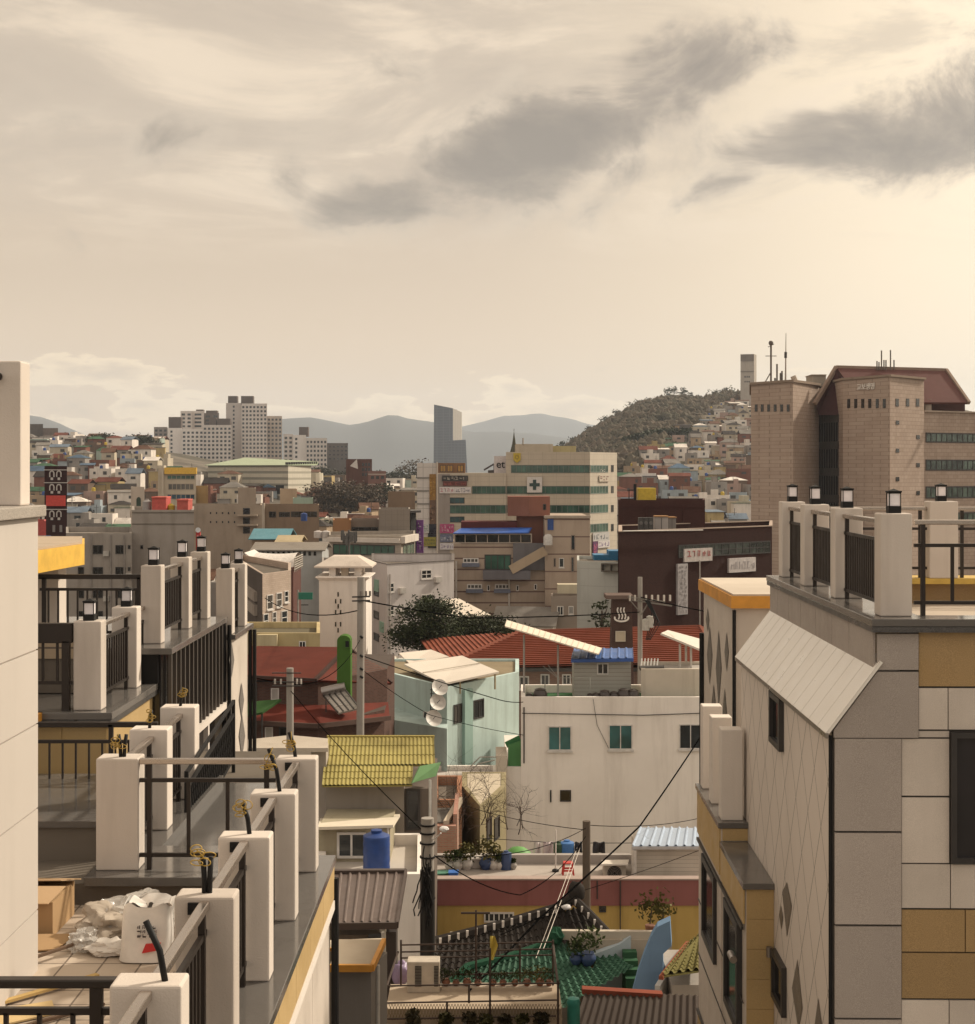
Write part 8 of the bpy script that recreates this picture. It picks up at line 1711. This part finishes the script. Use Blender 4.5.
for (nm, rl2), fs in groups.items():
    fs.sort(key=lambda q: q[6]); n = len(fs)
    for i, f_ in enumerate(fs):
        tail = '' if n == 1 else (', leftmost' if i == 0 else ', rightmost' if i == n-1 else f', {ORD[i]} leftmost')
        f_[0]['label'] = f'{nm}, {rl2}{tail}'
# ---- trees
BARK = plaster((.09, .07, .055), .3, .2, .9, .3, 20)
def tree(px, d, zb, h, w, lm, label, n, seed, sz=.3, shape=1.0, name='tree', limbs=7, trunk=.25):
    rd_ = random.Random(seed); x, y = X(px, d), d; t_ = thing(name, label, 'tree', (x, y, zb)); b_ = MB(); tips = []
    b_.tube([(x, y, zb-.5), (x+.1, y, zb+h*.4), (x, y+.1, zb+h*.8)], [trunk, trunk*.7, trunk*.25], 7)
    for i in range(limbs):
        a_ = i*2.4+rd_.random(); z0 = zb+h*rd_.uniform(.25, .7); r_ = w/2*rd_.uniform(.5, .95); e_ = Vector((x+math.cos(a_)*r_, y+math.sin(a_)*r_, z0+h*rd_.uniform(.05, .25)))
        b_.tube([(x, y, z0), Vector((x, y, z0)).lerp(e_, .5)+Vector((0, 0, -.05*h)), e_], [trunk*.4, trunk*.25, trunk*.1], 5); tips.append(e_)
    b_.build('trunk', BARK, t_); q = MB(); cl = [Vector((x+rd_.gauss(0, w*.24), y+rd_.gauss(0, w*.24), zb+h*(.42+.5*rd_.random()**shape))) for _ in range(16)]+tips
    for i in range(n):
        c = rd_.choice(cl); r_ = w*.13; p = c+Vector((rd_.gauss(0, r_), rd_.gauss(0, r_), rd_.gauss(0, r_*.6)))
        a_ = Vector((rd_.gauss(0, 1), rd_.gauss(0, 1), rd_.gauss(0, .6))).normalized()*sz; c_ = a_.cross(Vector((rd_.gauss(0, 1), rd_.gauss(0, 1), rd_.gauss(0, 1)))).normalized()*sz*.45
        q.add([p-a_, p+c_, p+a_, p-c_], [(0, 1, 2, 3)])
    q.build('crown', lm, t_); return t_
EVG = leaf((.034, .043, .017), .7); EVG2 = leaf((.034, .040, .017)); BRN_L = leaf((.085, .062, .042)); FGRN = leaf((.045, .045, .025))
tree(424, 112, Z(655, 112)-1.5, 5.6, 4.5, EVG, 'broad dark evergreen tree in front of the white flats', 8000, 5, .14, .8)
tree(478, 116, Z(648, 116)-1, 3.6, 4.6, EVG2, 'low dark spreading tree in front of the white pavilion roof', 5500, 6, .14, .9)
tree(505, 104, Z(640, 104)-2, 3.2, 2.2, EVG2, 'small dark tree at the left end of the long white awning', 900, 9, .2, .9)
tree(602, 112, Z(632, 112)-2, 4.5, 1.6, EVG2, 'thin sparse shrub left of the bath-house chimney', 160, 8, .18, .9, 'shrub')
for i, px in enumerate((322, 332, 344, 356, 368, 379, 338, 351, 363)):
    d = 470+(i % 3)*9; tree(px, d, th(X(px, d), d), 13 if i < 6 else 11, 10, BRN_L if i != 5 else FGRN, ('first', 'second', 'third', 'fourth', 'fifth', 'sixth', 'seventh', 'eighth', 'ninth')[i]+' bare brown tree of the thicket beside the striped warehouse', 900, 40+i, .6, .9, 'bare_tree'); FILLT = 1
for i, px in enumerate((312, 324, 372, 390)): d = 400; tree(px, d, th(X(px, d), d), 5.5, 7, (EVG2, FGRN)[i % 2], ('leftmost', 'second', 'third', 'rightmost')[i]+' low green tree at the foot of the brown thicket', 700, 60+i, .5)
for i, px in enumerate((412, 428)): d = 800; tree(px, d, th(X(px, d), d), 16 if i == 0 else 10, 13, BRN_L, ('taller', 'shorter')[i]+' bare round tree on the skyline left of the skyscraper', 420, 80+i, .8, .8, 'bare_tree')
for i, px in enumerate((378, 392, 402, 340, 322)): d = 760; tree(px, d, th(X(px, d), d), 9, 12, FGRN, ('first', 'second', 'third', 'fourth', 'fifth')[i]+' dark tree on the skyline below the mountain peak', 420, 90+i, .8)
for i, px in enumerate((96, 104, 112, 134, 141, 148)): d = 700; tree(px, d, th(X(px, d), d), 7, 9, (EVG2, FGRN)[i % 2], ('first', 'second', 'third', 'fourth', 'fifth', 'sixth')[i]+' dark tree from the left along the skyline hedge before the apartments', 420, 100+i, .7)
# hedge on the right-hand hill
q = MB(); rdh = random.Random(4)
for i in range(900):
    px = rdh.uniform(622, 692); d = 760; c = Vector((X(px, d), d+rdh.uniform(-4, 4), th(X(px, d), d)+rdh.uniform(0, 6.5))); a_ = Vector((rdh.gauss(0, 1), rdh.gauss(0, 1), rdh.gauss(0, 1))).normalized()*1.1; b_ = a_.cross(Vector((rdh.gauss(0, 1), rdh.gauss(0, 1), 1))).normalized()*.7; q.add([c-a_, c+b_, c+a_, c-b_], [(0, 1, 2, 3)])
tag(q.build('hedge', EVG2), 'long dark green hedge across the foot of the wooded hill', 'hedge')
# woodland covering the hill: one mass
def woods():
    vs, fs = [], []; rdw = random.Random(8); ico = bmesh.new(); bmesh.ops.create_icosphere(ico, subdivisions=1, radius=1); iv = [v.co.copy() for v in ico.verts]; ifc = [tuple(v.index for v in f.verts) for f in ico.faces]; ico.free()
    for i in range(8000):
        y = rdw.uniform(640, 1500); px = rdw.uniform(545, 800); x = X(px, y)
        if y < 980 and px > 612+(max(y, 560)-560)*.28+14: continue
        if px < 600 and y < 760: continue
        g = th(x, y); r = rdw.uniform(1.3, 2.7); k = len(vs); hh = rdw.uniform(.9, 1.5)
        for v in iv: j = rdw.uniform(.65, 1.3); vs.append((x+v.x*r*j, y+v.y*r*j, g+r*1.1+v.z*r*hh*j))
        fs += [tuple(a_+k for a_ in f) for f in ifc]
    b = MB(); b.v = [Vector(v) for v in vs]; b.f = fs
    m, n, l, bs = base_mat('winter_woods', (.07, .06, .045), .9, 0, .1); p = wpos(n); v = nzt(n, l, p, .03, 5, .65); w = nzt(n, l, p, .22, 3)
    c = mixc(n, l, ramp(n, l, v, .38, .62), (.085, .075, .05), (.15, .112, .082)); l.new(mixc(n, l, ramp(n, l, w, .35, .65, 0, .7), c, (.06, .055, .04)), bs.inputs['Base Color'])
    tag(b.build('woods', m), kind='stuff')
woods()
for i, px in enumerate((562, 575, 590, 606, 618, 634, 642, 652, 660, 668, 674, 683, 690, 699, 708, 716, 724, 731, 737)):
    d = 1205; x = X(px, d); tree(px, d, th(x, d)-1, rd.uniform(8, 14) if px not in (668, 674, 683) else 17, rd.uniform(5, 10), FGRN if i % 3 else EVG2, ('first', 'second', 'third', 'fourth', 'fifth', 'sixth', 'seventh', 'eighth', 'ninth', 'tenth', 'eleventh', 'twelfth', 'thirteenth', 'fourteenth', 'fifteenth', 'sixteenth', 'seventeenth', 'eighteenth', 'last')[i]+' tree from the left along the ridge of the wooded hill', 200, 200+i, .9, .8, 'ridge_tree', 4)

print('TOWN HOUSES', len(FILL))
